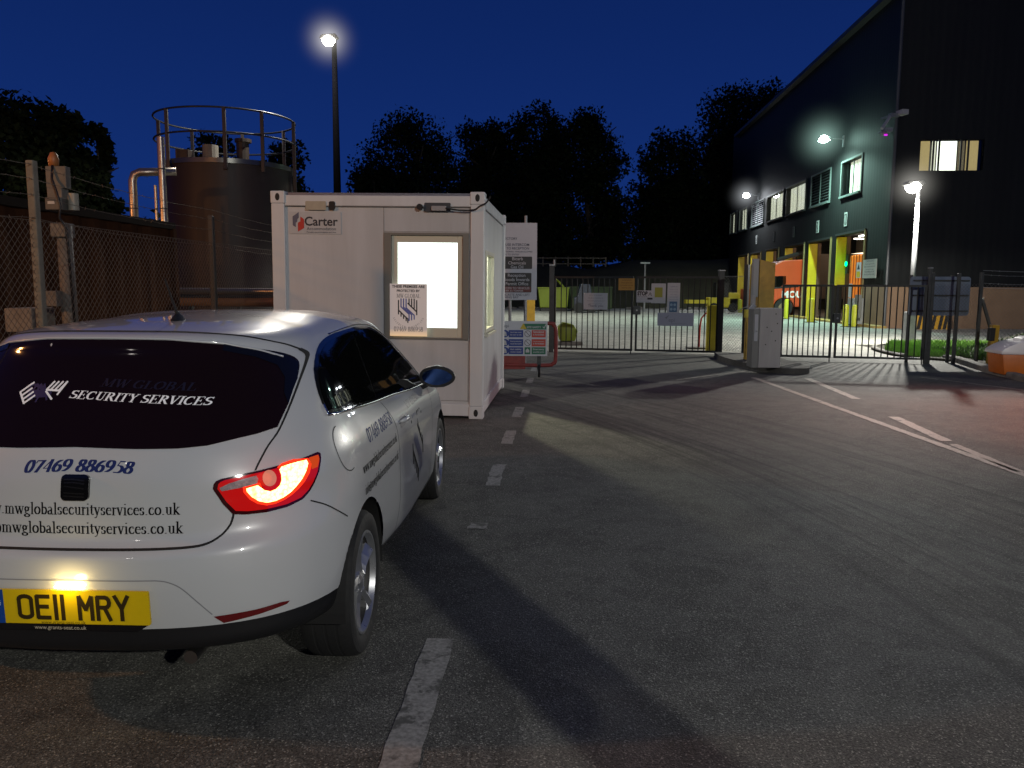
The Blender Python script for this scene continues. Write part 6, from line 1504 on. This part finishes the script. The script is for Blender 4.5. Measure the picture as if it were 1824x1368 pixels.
# forklift far away
p = P(1300, 553, 52.)
t = thing('forklift_truck', 'small yellow forklift truck parked far back in the yard beyond the notice gate', 'forklift', (p.x-1.4, 52., 0))
MB().box(0, 0, .3, 2.0, 1.1, .95).build('chassis', yel2, t, bevel=.08); MB().box(-1.4, .15, .55, .0, .9, .78).build('forks', yel2, t); MB().box(1.3, .0, .3, 2.0, 1.1, 1.25).build('counterweight', yel2, t, bevel=.1)
for x in (.35, 1.6): MB().cyl((x, -.05, .3), (x, .25, .3), .3, n=14).build('wheel', tyre_m, t)
MB().box(2.3, .2, .3, 3.0, .9, 1.5).build('mast', mat('orange red mast', (.6, .12, .03)), t); MB().box(.5, .1, .95, 1.3, 1.0, 1.9).build('overhead_guard', dkf, t)
# chequered hazard block
p = P(1622, 583, 31.0); p2 = P(1682, 583, 31.0)
t = thing('hazard_block', 'black and yellow striped concrete block on the grass edge under the sign back', 'block', (p.x, 30.6, 0))
W_ = p2.x-p.x; MB().box(0, 0, 0, W_, .5, .55).build('block', mat('hazard yellow', (.50, .27, .02), rough=.6), t, bevel=.02)
flat_xz('hazard_stripes', poly2d([[(x, .01), (x+.13, .01), (x+.22, .54), (x+.09, .54)] for x in (0.02, .29, .56, .83, 1.02)]), mat('hazard black', (.015, .014, .012), rough=.7), t, -.004)

# ================================================================== YARD AND BANK
skm = mat('lime green skip', (.20, .26, .01), rough=.5, noise=.25, nscale=1)
p = P(958, 543, 52.); p1 = P(1008, 543, 52.)
t = thing('waste_skip', 'lime green open skip with a heaped load standing in the yard', 'skip', (p.x, 52, 0)); w = p1.x-p.x+.2
MB().prism_y([(.15, .25), (w-.1, .25), (w, 1.55), (0, 1.55)], 0, 1.6).build('tub', skm, t, bevel=.04); MB().box(-.02, -.04, 1.47, w+.02, -.003, 1.56).build('rim_rail', skm, t)
MB().tube([(w*.45, .3, 1.55), (w*.55, .6, 2.15), (w*.7, .8, 1.9), (w*.85, .8, 1.56)], .07, 6).build('lifting_arm', skm, t); MB().box(.2, .1, 0, w-.2, 1.5, .25).build('skid', dkf, t)
p = P(1012, 546, 53.)
t = thing('green_container', 'long dark green container beside the lime skip', 'container', (p.x, 53, 0)); MB().box(0, 0, .15, 2.9, 2, 1.6).build('body', mat('leaf green container', (.022, .045, .008), rough=.6, noise=.3, nscale=1), t, bevel=.03); MB().box(-.02, -.05, 1.5, 2.92, -.003, 1.62).build('top_rail', MATS['leaf green container'], t); 
for x in (.3, 2.3): MB().box(x, .1, 0, x+.25, 1.8, .15).build('skid', dkf, t)
p = P(1022, 548, 49.)
t = thing('parked_forklift', 'dark parked plant vehicle with a rounded cab between the skip and white paper notice', 'vehicle', (p.x, 49, 0)); MB().prism_y([(0, .25), (1.35, .25), (1.4, .9), (1.15, 1.0), (1.0, 1.75), (.45, 1.78), (.2, 1.0), (0, .9)], 0, 1.2).build('cab', mat('dark blue plant paint', (.015, .02, .035), rough=.4), t, bevel=.06)
for x in (.3, 1.1): MB().cyl((x, -.1, .32), (x, .15, .32), .32, n=16).build('wheel', tyre_m, t)
p = P(946, 572, 28.); 
t = thing('yellow_marker_post', 'short yellow marker post seen under the direction board', 'post', (p.x, 28, 0)); MB().box(-.15, -.1, 0, .13, .1, 1.15).build('post', yel, t, bevel=.01); MB().box(-.2, -.15, 0, .2, .15, .04).build('base', dkf, t)
p = P(1001, 620, 21.2)
t = thing('lime_hopper', 'lime yellow plastic hopper on the ground behind the left gate post', 'hopper', (p.x, 21.2, 0)); MB().prism_y([(-.05, .12), (.35, .12), (.42, .38), (.30, .56), (.02, .62), (-.15, .45)], 0, .4).build('tub', skm, t, bevel=.04, smooth='auto'); MB().box(-.1, .0, 0, .55, .4, .10).build('pallet', conc, t)
# wooden rail fence on the bank
wdm = mat('pale timber rail', (.16, .14, .10), rough=.8, noise=.3, nscale=4)
a = P(900, 470, 64); b = P(1079, 470, 64)
t = thing('rail_fence', 'pale timber post and rail fence along the top of the grass bank', 'fence', (a.x, 64, 0)); W = b.x-a.x; zt = P(1000, 458.5, 64).z
n = 8
for i in range(n+1): MB().box(W*i/n-.05, -.05, 3.2, W*i/n+.05, .05, zt+.05).build('post', wdm, t)
for z in (zt-.05, zt-.5): MB().box(0, -.08, z-.04, W, -.052, z+.04).build('rail', wdm, t)
p = P(1148, 525, 52); pz = P(1148, 467, 52).z
t = thing('lighting_column', 'short pale lighting column at the foot of the bank beyond the gate centre', 'lamp post', (p.x, 52, 0)); MB().cyl((0, 0, 0), (0, 0, pz-.1), .07, .05, 8).build('column', galv, t); MB().box(-.3, -.1, pz-.1, .3, .15, pz).build('lamp_head', mat('pale lamp head', (.4, .45, .45)), t)
# low kerb stones and rubble line at the foot of the bank
rnd = random.Random(9); mb = MB()
for i in range(150):
    x = -12+rnd.random()*26; y = 57+rnd.random()*1.2; s = rnd.uniform(.08, .28); mb.box(x, y, 0, x+s, y+s, s*.7)
stuff(tag(mb.build('rubble', conc), 'line of pale rubble along the foot of the grass bank', 'rubble'))
# ---- lamp columns
def lampcol(label, px, pyb, pyt, base, arm, col, head, energy, r0=.09, r1=.05, off=(0, 0), cm_=None, hz=1.2, hk=.8):
    t = thing('street_lamp', label, 'lamp post', (base.x, base.y, 0)); zt = P(px, pyt, base.y).z
    MB().cyl((0, 0, 0), (0, 0, zt), r0, r1, 12).build('column', cm_ or galv, t, smooth=True)
    MB().box(-r0*1.5, -r0*1.5, 0, r0*1.5, r0*1.5, .9).build('base_box', cm_ or galv, t, bevel=.02)
    MB().tube([(0, 0, zt-.05), (arm[0]*.5, arm[1]*.5, zt+.05), (arm[0], arm[1], zt+.02)], .03, 8).build('arm', galv, t, smooth=True)
    h = MB().prism_y([(-.30, .0), (-.22, .09), (.2, .12), (.28, .03), (.2, -.03), (-.24, -.03)], -.13, .13).build('lamp_head', mat('lamp head casing', (.15, .15, .15), rough=.5), t, bevel=.02, loc=(arm[0], arm[1], zt+.03))
    MB().lathe([(0, -.20), (.12, -.17), (.19, -.08), (.20, .0), (.12, .10), (0, .12)], 16, (arm[0]-.03, arm[1]-.0, zt)).build('lamp_glass', emis(head, col, 60.), t, smooth=True)
    l = bpy.data.lights.new('lamp_beam', 'SPOT'); l.energy = energy; l.color = col; l.shadow_soft_size = .12; l.spot_size = rad(174); l.spot_blend = .12
    lo_ = bpy.data.objects.new('lamp_beam', l); COL.objects.link(lo_); lo_.parent = t; lo_.location = (arm[0]-.03+off[0], arm[1]+off[1], zt-.38); painted_glare(t, (arm[0]-.03, arm[1], zt), hz, col, hk, head+' haze'); return t
bs = G(1617, 612)
lampcol('pale lamp post with a glaring white lamp behind the right-hand gate', 1637, 612, 333, Vector((11.25, 22.6, 0)), (-.25, -.25), (1., .97, .88), 'white street lamp', 3200)
Yt = 26.; bt = P(601, 345, Yt); 
mast = lampcol('tall dark lamp mast with a dazzling lamp rising behind the cabin', 595, 345, 72, Vector((P(600, 300, Yt).x, Yt, 0)), (-.12, -.1), (1., .95, .84), 'warm white mast lamp', 1900, .16, .075, off=(-.2, -1.5), cm_=mat('dark mast steel', (.0015, .0015, .002), rough=1., spec=0.), hz=1.3, hk=1.3)

# ================================================================== LEFT SIDE
def FX(y): return -4.75+.072*y
fo = Vector((FX(2.0), 2.0, 0)); fa = math.atan2(1, .072)
t = thing('perimeter_fence', 'tall chain link fence with barbed wire and concrete posts left of the car', 'fence', tuple(fo), fa)
chain_mesh(15.5, 2.05, .05, .0026, .052, mat('old fence wire', (.16, .13, .10), rough=.5, metal=.5), t)
cpm = mat('old concrete post', (.20, .18, .14), rough=.85, noise=.35, nscale=9, bump=.3, bscale=60)
for i, s in enumerate((-1.75, 1.7, 5.20, 8.72, 12.2, 15.5)):
    m_ = cpm if i < 3 else mat('dark steel fence post', (.035, .032, .03), rough=.6)
    MB().box(s-.035, -.035, 0, s+.035, .035, 2.62 if i < 3 else 2.45).build('post', m_, t, bevel=.012)
for z in (2.58, 2.46, 2.32, 2.12): barbed([(0, -.02, z), (1.7, -.02, z), (5.15, -.02, z), (8.72, -.02, z-.05), (12.2, -.02, z-.05)], 'barbed_wire', MATS['old fence wire'], t, r=.003, sag=.04, seed=int(z*100))
for z in (2.10, 1.05, .1): MB().cyl((0, 0, z), (15.5, 0, z), .003, n=4).build('straining_wire', MATS['old fence wire'], t)
# utility pillar with boxes just behind the fence
p = P(115, 600, 8.9)
t = thing('utility_pillar', 'battered grey utility pillar with metal boxes and a hanging cable behind the fence', 'utility pole', (p.x+.07, 8.9, 0))
upm = mat('dusty grey metal', (.17, .155, .13), rough=.7, noise=.4, nscale=5, bump=.3)
k8 = 8.9/1420
def ux(px): return (px-115)*k8
def uz(py): return P(115, py, 8.9).z
MB().cyl((ux(117), 0, 0), (ux(115), 0, uz(400)), .085, .08, 12).build('column', upm, t, smooth=True)
MB().box(ux(101), -.12, uz(423), ux(127), .08, uz(398)).build('meter_box', upm, t, bevel=.01); MB().box(ux(98), -.15, uz(376), ux(127), .10, uz(354)).build('junction_box', mat('darker grey metal', (.10, .095, .085), rough=.6, noise=.3, nscale=6), t, bevel=.01)
MB().box(ux(103), -.155, uz(366), ux(115), -.151, uz(361)).build('box_label', mat('pale label', (.4, .4, .38)), t)
MB().box(ux(93), -.05, uz(336), ux(128), .05, uz(297)).build('back_plate', upm, t, bevel=.008); MB().box(ux(96), -.08, uz(356), ux(122), .06, uz(336)).build('switch_box', upm, t, bevel=.01)
MB().cyl((ux(136), -.02, uz(375)), (ux(136), -.02, uz(345)), .055, n=12).build('insulator', mat('pale insulator', (.26, .24, .19), rough=.5), t, smooth='auto')
MB().lathe([(0, .0), (.05, .0), (.055, .10), (.03, .16), (0, .17)], 12, (ux(104), 0, uz(299))).build('lamp_cap', mat('rusty orange cap', (.30, .11, .03), rough=.5), t, smooth=True)
MB().tube([(ux(106), -.05, uz(296)), (ux(108), -.1, uz(320)), (ux(120), -.16, uz(345)), (ux(127), -.18, uz(370)), (ux(122), -.16, uz(390)), (ux(130), -.12, uz(410)), (ux(133), -.1, uz(600))], .014, 6).build('cable', trim, t, smooth=True)
MB().box(ux(90), -.2, uz(545), ux(112), .1, uz(518)).build('lower_box', upm, t, bevel=.01); MB().box(ux(24), -.25, uz(590), ux(72), .2, uz(548)).build('ground_cabinet', mat('pale stone cabinet', (.24, .21, .17), rough=.8, noise=.4, nscale=5), t, bevel=.02)
# rusty wall of a store container
rust = mat('rusty brown sheet', (.065, .026, .012), rough=.95, spec=.05, noise=.5, nscale=2, streak=True, bump=.2, bscale=20)
def RX(y): return -8.55+.075*y
t = thing('steel_store', 'long rust brown corrugated store behind the left fence', 'container', (RX(7.0), 7.0, 0), math.atan2(1, .075))
mb = MB(); L = 10.3; n = 68; vs = []
for i in range(n+1):
    s = L*i/n; d = (0, .03, .03, 0)[i % 4]; vs += [(s, -d, 0.0), (s, -d, 2.72)]
mb.add(vs, [(2*i, 2*i+1, 2*i+3, 2*i+2) for i in range(n)]); mb.box(0, .02, 0, L, 2.4, 2.7); mb.build('corrugated_body', rust, t)
MB().box(0, -.07, 2.72, L, .08, 2.86).build('top_rail', mat('dark rusty rail', (.016, .011, .008), rough=.9, spec=.1), t); MB().box(L-.12, -.08, 0, L+.02, .05, 2.74).build('corner_post', rust, t); MB().box(.0, .08, 2.70, L, 2.4, 2.74).build('roof', rust, t)
# tank with handrail
TX, TY, TR = P(409, 400, 24.).x, 24.0, 1.83
tz = P(401, 281, TY-TR).z
t = thing('storage_tank', 'large dark cylindrical tank with a round handrail on top', 'tank', (TX, TY, 0))
tkm = mat('dark brown tank steel', (.020, .0105, .006), rough=.55, noise=.35, nscale=1.2, streak=True, bump=.1, bscale=6)
MB().lathe([(0, 0), (TR, 0), (TR, .02), (TR, tz), (TR*.98, tz+.02), (0, tz+.28)], 64).build('tank_shell', tkm, t, smooth='auto')
MB().lathe([(TR, tz-.12), (TR+.05, tz-.12), (TR+.05, tz+.01), (TR, tz+.01)], 64).build('rim_band', mat('worn steel band', (.12, .12, .11), rough=.3, metal=.8), t, smooth='auto')
rr = TR+.12
rl = mat('grey blue handrail', (.016, .018, .022), rough=.5, metal=.3)
for z in (tz+1.32, tz+.68): MB().tube([(rr*math.cos(2*math.pi*i/56), rr*math.sin(2*math.pi*i/56), z) for i in range(56)], .028, 6, closed=True).build('handrail', rl, t, smooth=True)
for i, a in enumerate((182, 238, 270+18, 318, 2, 50, 95, 140)):
    x, y = rr*math.cos(rad(a)), rr*math.sin(rad(a)); MB().box(x-.045, y-.03, tz-(1.9 if i in (0, 4) else .3), x+.045, y+.03, tz+1.33).build('rail_post', mat('dark rail post', (.02, .02, .022), rough=.5), t)
MB().cyl((-.3, -.5, tz), (-.3, -.5, tz+.55), .22, n=14).build('roof_vent', upm, t); MB().cyl((.4, .2, tz), (.4, .2, tz+.75), .18, n=12).build('roof_vent', tkm, t); MB().cyl((.42, .2, tz+.75), (.42, .2, tz+.85), .24, n=12).build('vent_cap', tkm, t); MB().box(-1.1, -1.0, tz, -.75, -.7, tz+.36).build('hatch', tkm, t)
# silvery pipes
spm = mat('silver pipe cladding', (.40, .34, .28), rough=.32, metal=.85, noise=.15, nscale=4)
def pipe(label, px, pyt, D, r, elbow, name='vertical_pipe'):
    p = P(px, 400, D); zt = P(px, pyt, D).z; t = thing(name, label, 'pipe', (p.x, D, 0), 0, 'silver clad pipes beside the tank')
    pts = [(0, 0, 0), (0, 0, zt)] if not elbow else [(0, 0, 0), (0, 0, zt-.2), (.04, .02, zt-.06), (.16, .05, zt), (elbow, .3, zt+.05)]
    MB().tube(pts, r, 14).build('pipe', spm, t, smooth='auto' if not elbow else True)
    for i in range(int(zt/.9)): z = .6+.9*i; MB().cyl((0, 0, z), (0, 0, z+.03), r*1.06, n=14).build('joint_band', mat('dark band', (.06, .05, .04), rough=.5), t)
pipe('taller straight silver pipe standing against the tank', 293, 244, 18.9, .085, 0)
pipe('shorter silver pipe bending over towards the tank at its top', 240, 306, 18.9, .095, .9)
pipe('thin bronze pipe standing between the two silver pipes', 280, 330, 18.95, .035, 0)
a = P(322, 520, 17.6); b = P(540, 520, 17.6)
t = thing('pipe_run', 'low bundle of orange lit horizontal pipes at the foot of the tank', 'pipe', (a.x, 17.6, 0)); W = b.x-a.x
for z, r_, m_ in ((P(400, 519, 17.6).z, .075, spm), (P(400, 529, 17.6).z, .045, dkf), (P(400, 538, 17.6).z, .10, mat('rust orange pipe', (.42, .15, .05), rough=.5, noise=.3, nscale=8))):
    MB().tube([(0, 0, z), (W, 0, z)], r_, 10).build('pipe', m_, t, smooth='auto')
for x in (.15, W*.45): MB().box(x, .0, 0, x+.08, .12, 1.25).build('support', dkf, t)
# ================================================================== TREES
leafm = bpy.data.materials.new('night foliage'); leafm.use_nodes = True; nt = leafm.node_tree; b = nt.nodes['Principled BSDF']
oi = nt.nodes.new('ShaderNodeTexCoord'); n = nt.nodes.new('ShaderNodeTexNoise'); n.inputs['Scale'].default_value = .9; nt.links.new(oi.outputs['Object'], n.inputs[0]); r = nt.nodes.new('ShaderNodeValToRGB'); r.color_ramp.elements[0].color = (.004, .007, .0025, 1); r.color_ramp.elements[1].color = (.014, .021, .007, 1); r.color_ramp.elements[0].position = .35; r.color_ramp.elements[1].position = .65; nt.links.new(n.outputs['Fac'], r.inputs[0]); nt.links.new(r.outputs[0], b.inputs['Base Color']); b.inputs['Roughness'].default_value = .8; b.inputs['Specular IOR Level'].default_value = .1
bark = mat('tree bark', (.06, .048, .035), rough=.9, noise=.4, nscale=6, bump=.5)
def crown_mesh(seed, blobs, leaves, size):
    """leaf sprays scattered through lumpy blobs (x,y,z,r) given in a unit-high tree"""
    rg = np.random.default_rng(seed); vol = np.array([b_[3]**2 for b_ in blobs]); pr = vol/vol.sum()
    # sub clumps
    sub = []
    for k, (x, y, z, r_) in enumerate(blobs):
        for _ in range(int(10+60*r_*4)):
            d = rg.normal(size=3); d /= np.linalg.norm(d); rr_ = r_*rg.uniform(.25, .98); sub.append((x+d[0]*rr_, y+d[1]*rr_, z+d[2]*rr_*.9, rg.uniform(.16, .34)*r_+.012))
    sub = np.array(sub); w = sub[:, 3]**2; w /= w.sum(); ch = rg.choice(len(sub), leaves, p=w); c = sub[ch]
    d = rg.normal(size=(leaves, 3)); d /= np.linalg.norm(d, axis=1)[:, None]; pos = c[:, :3]+d*(c[:, 3:4]*rg.uniform(.1, .88, (leaves, 1)))
    u = rg.normal(size=(leaves, 3)); u /= np.linalg.norm(u, axis=1)[:, None]; v = np.cross(u, rg.normal(size=(leaves, 3))); v /= np.linalg.norm(v, axis=1)[:, None]
    s = size*rg.uniform(.5, 1.3, (leaves, 1))
    vs = np.stack([pos-u*s, pos+v*s*.6, pos+u*s, pos-v*s*.6], 1).reshape(-1, 3); fs = np.arange(leaves*4).reshape(-1, 4)
    me = bpy.data.meshes.new('crown'); me.from_pydata(vs.tolist(), [], fs.tolist()); me.materials.append(leafm); return me
def tree(label, px, D, h, wd_, seed, blobs=None, leaves=15000, z0=0., group='trees along the bank beyond the yard', name='broadleaf_tree'):
    p = P(px, 400, D); rnd = random.Random(seed)
    t = thing(name, label, 'tree', (p.x, D, z0), rnd.uniform(0, 0), group); t.scale = (1, 1, 1)
    h *= 1.06; ar = wd_/h
    if blobs is None:
        blobs = []
        for k in range(12):
            f = k/11; z = .14+.72*f; ww = ar*.5*(math.sin(math.pi*(.20+.66*f))**.45)
            for j in range(3): a = rnd.uniform(0, 2.1)+j*2.1; blobs.append((math.cos(a)*ww*.62*rnd.uniform(.6, 1.15), math.sin(a)*ww*.5, z+rnd.uniform(-.04, .04), ww*rnd.uniform(.38, .58)))
    me = crown_mesh(seed, [(b_[0]*h, b_[1]*h, b_[2]*h, b_[3]*h) for b_ in blobs], int(leaves*1.8), .165)
    link('crown', me, None, t)
    mb = MB(); mb.tube([(0, 0, 0), (.02*h, 0, .2*h), (-.01*h, .01*h, .45*h), (.01*h, 0, .8*h)], [.026*h, .02*h, .014*h, .004*h], 8)
    for _ in range(9):
        z = rnd.uniform(.22, .7)*h; a = rnd.uniform(0, 6.28); l_ = rnd.uniform(.15, .35)*wd_*1.1; mb.tube([(0, 0, z), (math.cos(a)*l_*.5, math.sin(a)*l_*.5, z+l_*.35), (math.cos(a)*l_, math.sin(a)*l_, z+l_*.6)], [.009*h, .006*h, .002*h], 5)
    mb.build('trunk', bark, t, smooth=True); return t
def hgt(py, D): return P(900, py, D).z
tree('broad rounded tree just right of the mast, left end of the middle group', 742, 72, hgt(198, 72)-2, 11.2, 11, z0=2)
tree('narrower tree standing between the two largest of the middle group', 868, 74, hgt(218, 74)-2, 8.2, 12, z0=2, leaves=16000)
tree('tallest tree of the middle group, with a slit of sky in its crown', 965, 72, hgt(180, 72)-2, 8.4, 13, z0=2)
tree('wide crowned tree at the right end of the middle group, beside the open sky', 1048, 70, hgt(183, 70)-2, 8.2, 14, z0=2)
tree('lower tree with a lobed crown just right of the gap of open sky', 1188, 72, hgt(232, 72)-2, 8.0, 15, z0=2)
tree('big tree leaning over the depot roof edge', 1325, 74, hgt(140, 74)-2, 12., 16, z0=2, leaves=30000)
tree('tree half hidden behind the far end of the depot', 1265, 78, hgt(280, 78)-2, 9.5, 17, z0=2, leaves=7000)
tree('low spreading tree at the left foot of the broad rounded tree', 668, 70, hgt(290, 70)-2, 6.0, 18, z0=2, leaves=8000)
tree('small tree peeping out between the tank and the mast', 508, 60, hgt(235, 60), 4.6, 19, leaves=5000)
tree('small tree seen through the tank handrail', 380, 60, hgt(232, 60), 5.0, 20, leaves=5000)
G2 = 'dark trees behind the store on the left'
tree('large dark tree cut by the left edge of the photo', 30, 34, hgt(150, 34), 5.6, 21, leaves=9000, group=G2)
tree('dark tree with a ragged crown beside the utility pillar', 118, 36, hgt(186, 36), 4.4, 22, leaves=8000, group=G2)
tree('shorter dark tree between the utility pillar and the silver pipes', 178, 38, hgt(206, 38), 2.6, 23, leaves=5000, group=G2)
# hedge line along the top of the bank
rg = np.random.default_rng(3); me = None
bl = [(x, rg.uniform(-1, 1), rg.uniform(0, .8), rg.uniform(1.0, 1.9)) for x in np.arange(-24, 27, .8)]
me = crown_mesh(31, bl, 24000, .2); o = link('hedge', me, None, None, loc=(0, 69, 4.2)); o['kind'] = 'stuff'; tag(o, 'dark scrub growing along the top of the bank under the trees', 'scrub')
bl = [(x, rg.uniform(-1, 1), rg.uniform(0, 3.2), rg.uniform(1.0, 1.7)) for x in np.arange(-30, -11, .6)]
me = crown_mesh(32, bl, 16000, .18); o = link('hedge', me, None, None, loc=(0, 40, 1.0)); o['kind'] = 'stuff'; tag(o, 'dark mass of bushes behind the store and the pipes', 'scrub')

# ================================================================== AN UNSEEN PILLAR ADDED BEHIND THE CAMERA (throws the long shadow)
t = thing('shadow_pillar', 'plain metal pillar added unseen behind the viewer to throw the long shadow', 'pillar', (2.02, -.72, 0), rad(20)); MB().box(-.165, -.14, 0, .165, .14, 2.75).build('pillar', dgal, t, bevel=.03); MB().box(-.18, -.16, 2.75, .18, .16, 2.80).build('pillar_cap', dgal, t)
# dark shed and hedge added behind the viewer, keeping low sky out of reflections
t = thing('sky_blocking_shed', 'long low dark shed added unseen behind the viewer to block the low sky', 'building', (-30, -34, 0)); MB().box(0, 0, 0, 62, 8, 7.5).build('wall', clad, t); MB().prism_x([(-.4, 7.5), (8.4, 7.5), (4, 9.5)], -.3, 62.3).build('roof', MATS['dark roof sheet'], t); MB().box(20, 7.99, .01, 25, 8.05, 4.5).build('door', mat('shed door', (.06, .07, .08), rough=.5), t)
bl = [(rg.uniform(-1.5, 1.5), y, rg.uniform(0, 4.5), rg.uniform(1.2, 2.2)) for y in np.arange(-26, 26, .9)]
me = crown_mesh(33, bl, 9000, .35); o = link('hedge', me, None, None, loc=(-24, -6, 1.5)); o['kind'] = 'stuff'; tag(o, 'tall dark hedge added unseen far left behind the viewer to darken reflections', 'scrub')
# ================================================================== LIGHT
def point(name, loc, e, col, r=.15):
    l = bpy.data.lights.new(name, 'POINT'); l.energy = e; l.color = col; l.shadow_soft_size = r; o = bpy.data.objects.new(name, l); COL.objects.link(o); o.location = loc; return o
KEY = Vector((8.2, -13.5, 8.2))
point('road_lamp_behind', KEY, 6200, (1., .985, .91), .14)
point('fill_lamp_behind_left', (-7, -9, 7), 60, (1., .93, .86), .2)  # weak added fill light, not tied to any known lamp
point('sodium_lamp_left', (-10.2, 2.6, 4.6), 1150, (1., .42, .12), .15)
point('sodium_lamp_tank', (-13.5, 14., 3.2), 520, (1., .42, .14), .2)
rl_ = bpy.data.lights.new('reversing_glow_right', 'SPOT'); rl_.energy = 1300; rl_.color = (1., .17, .06); rl_.spot_size = rad(82); rl_.spot_blend = 1.; rl_.shadow_soft_size = .1
ro_ = bpy.data.objects.new('reversing_glow_right', rl_); COL.objects.link(ro_); ro_.location = (9.9, 8.9, 2.8); ro_.rotation_euler = (Vector((7.4, 9.4, 0))-Vector((9.9, 8.9, 2.8))).to_track_quat('-Z', 'Y').to_euler()
pl_ = point('cabin_ceiling_lamp', cabr.matrix_world @ Vector((-.75, 2.2, 2.45)), 420, (1., .88, .58), .05)
pl2 = bpy.data.lights.new('yard_lamp', 'SPOT'); pl2.energy = 3600; pl2.color = (.98, 1., .88); pl2.spot_size = rad(138); pl2.spot_blend = .6; pl2.shadow_soft_size = .3; po_ = bpy.data.objects.new('yard_lamp', pl2); COL.objects.link(po_); po_.location = (1, 42, 9)
for k in (0, 1, 2, 3):
    y0, y1, zt = doors[k]; point('bay_lamp', C0+e1*3.0+e2*((y0+y1)/2+.6)+Vector((0, 0, 4.6)), 130, (1., .72, .42), .3)
wd = bpy.data.worlds.new('World'); SC.world = wd; wd.use_nodes = True; nt = wd.node_tree; bg = nt.nodes['Background']
tc = nt.nodes.new('ShaderNodeTexCoord'); sx = nt.nodes.new('ShaderNodeSeparateXYZ'); nt.links.new(tc.outputs['Generated'], sx.inputs[0])
r = nt.nodes.new('ShaderNodeValToRGB'); cr = r.color_ramp
cr.elements[0].position = 0.; cr.elements[0].color = (.0060, .026, .150, 1); cr.elements[1].position = 1.; cr.elements[1].color = (.0020, .0085, .056, 1)
e = cr.elements.new(.12); e.color = (.0058, .0265, .158, 1); e = cr.elements.new(.30); e.color = (.0040, .0185, .116, 1); e = cr.elements.new(.5); e.color = (.0028, .012, .078, 1)
nt.links.new(sx.outputs[2], r.inputs[0]); nt.links.new(r.outputs[0], bg.inputs[0]); bg.inputs[1].default_value = 1.
SC.cycles.use_denoising = True; SC.cycles.max_bounces = 6; SC.cycles.transparent_max_bounces = 12; SC.cycles.sample_clamp_indirect = 4
SC.cycles.use_light_tree = True
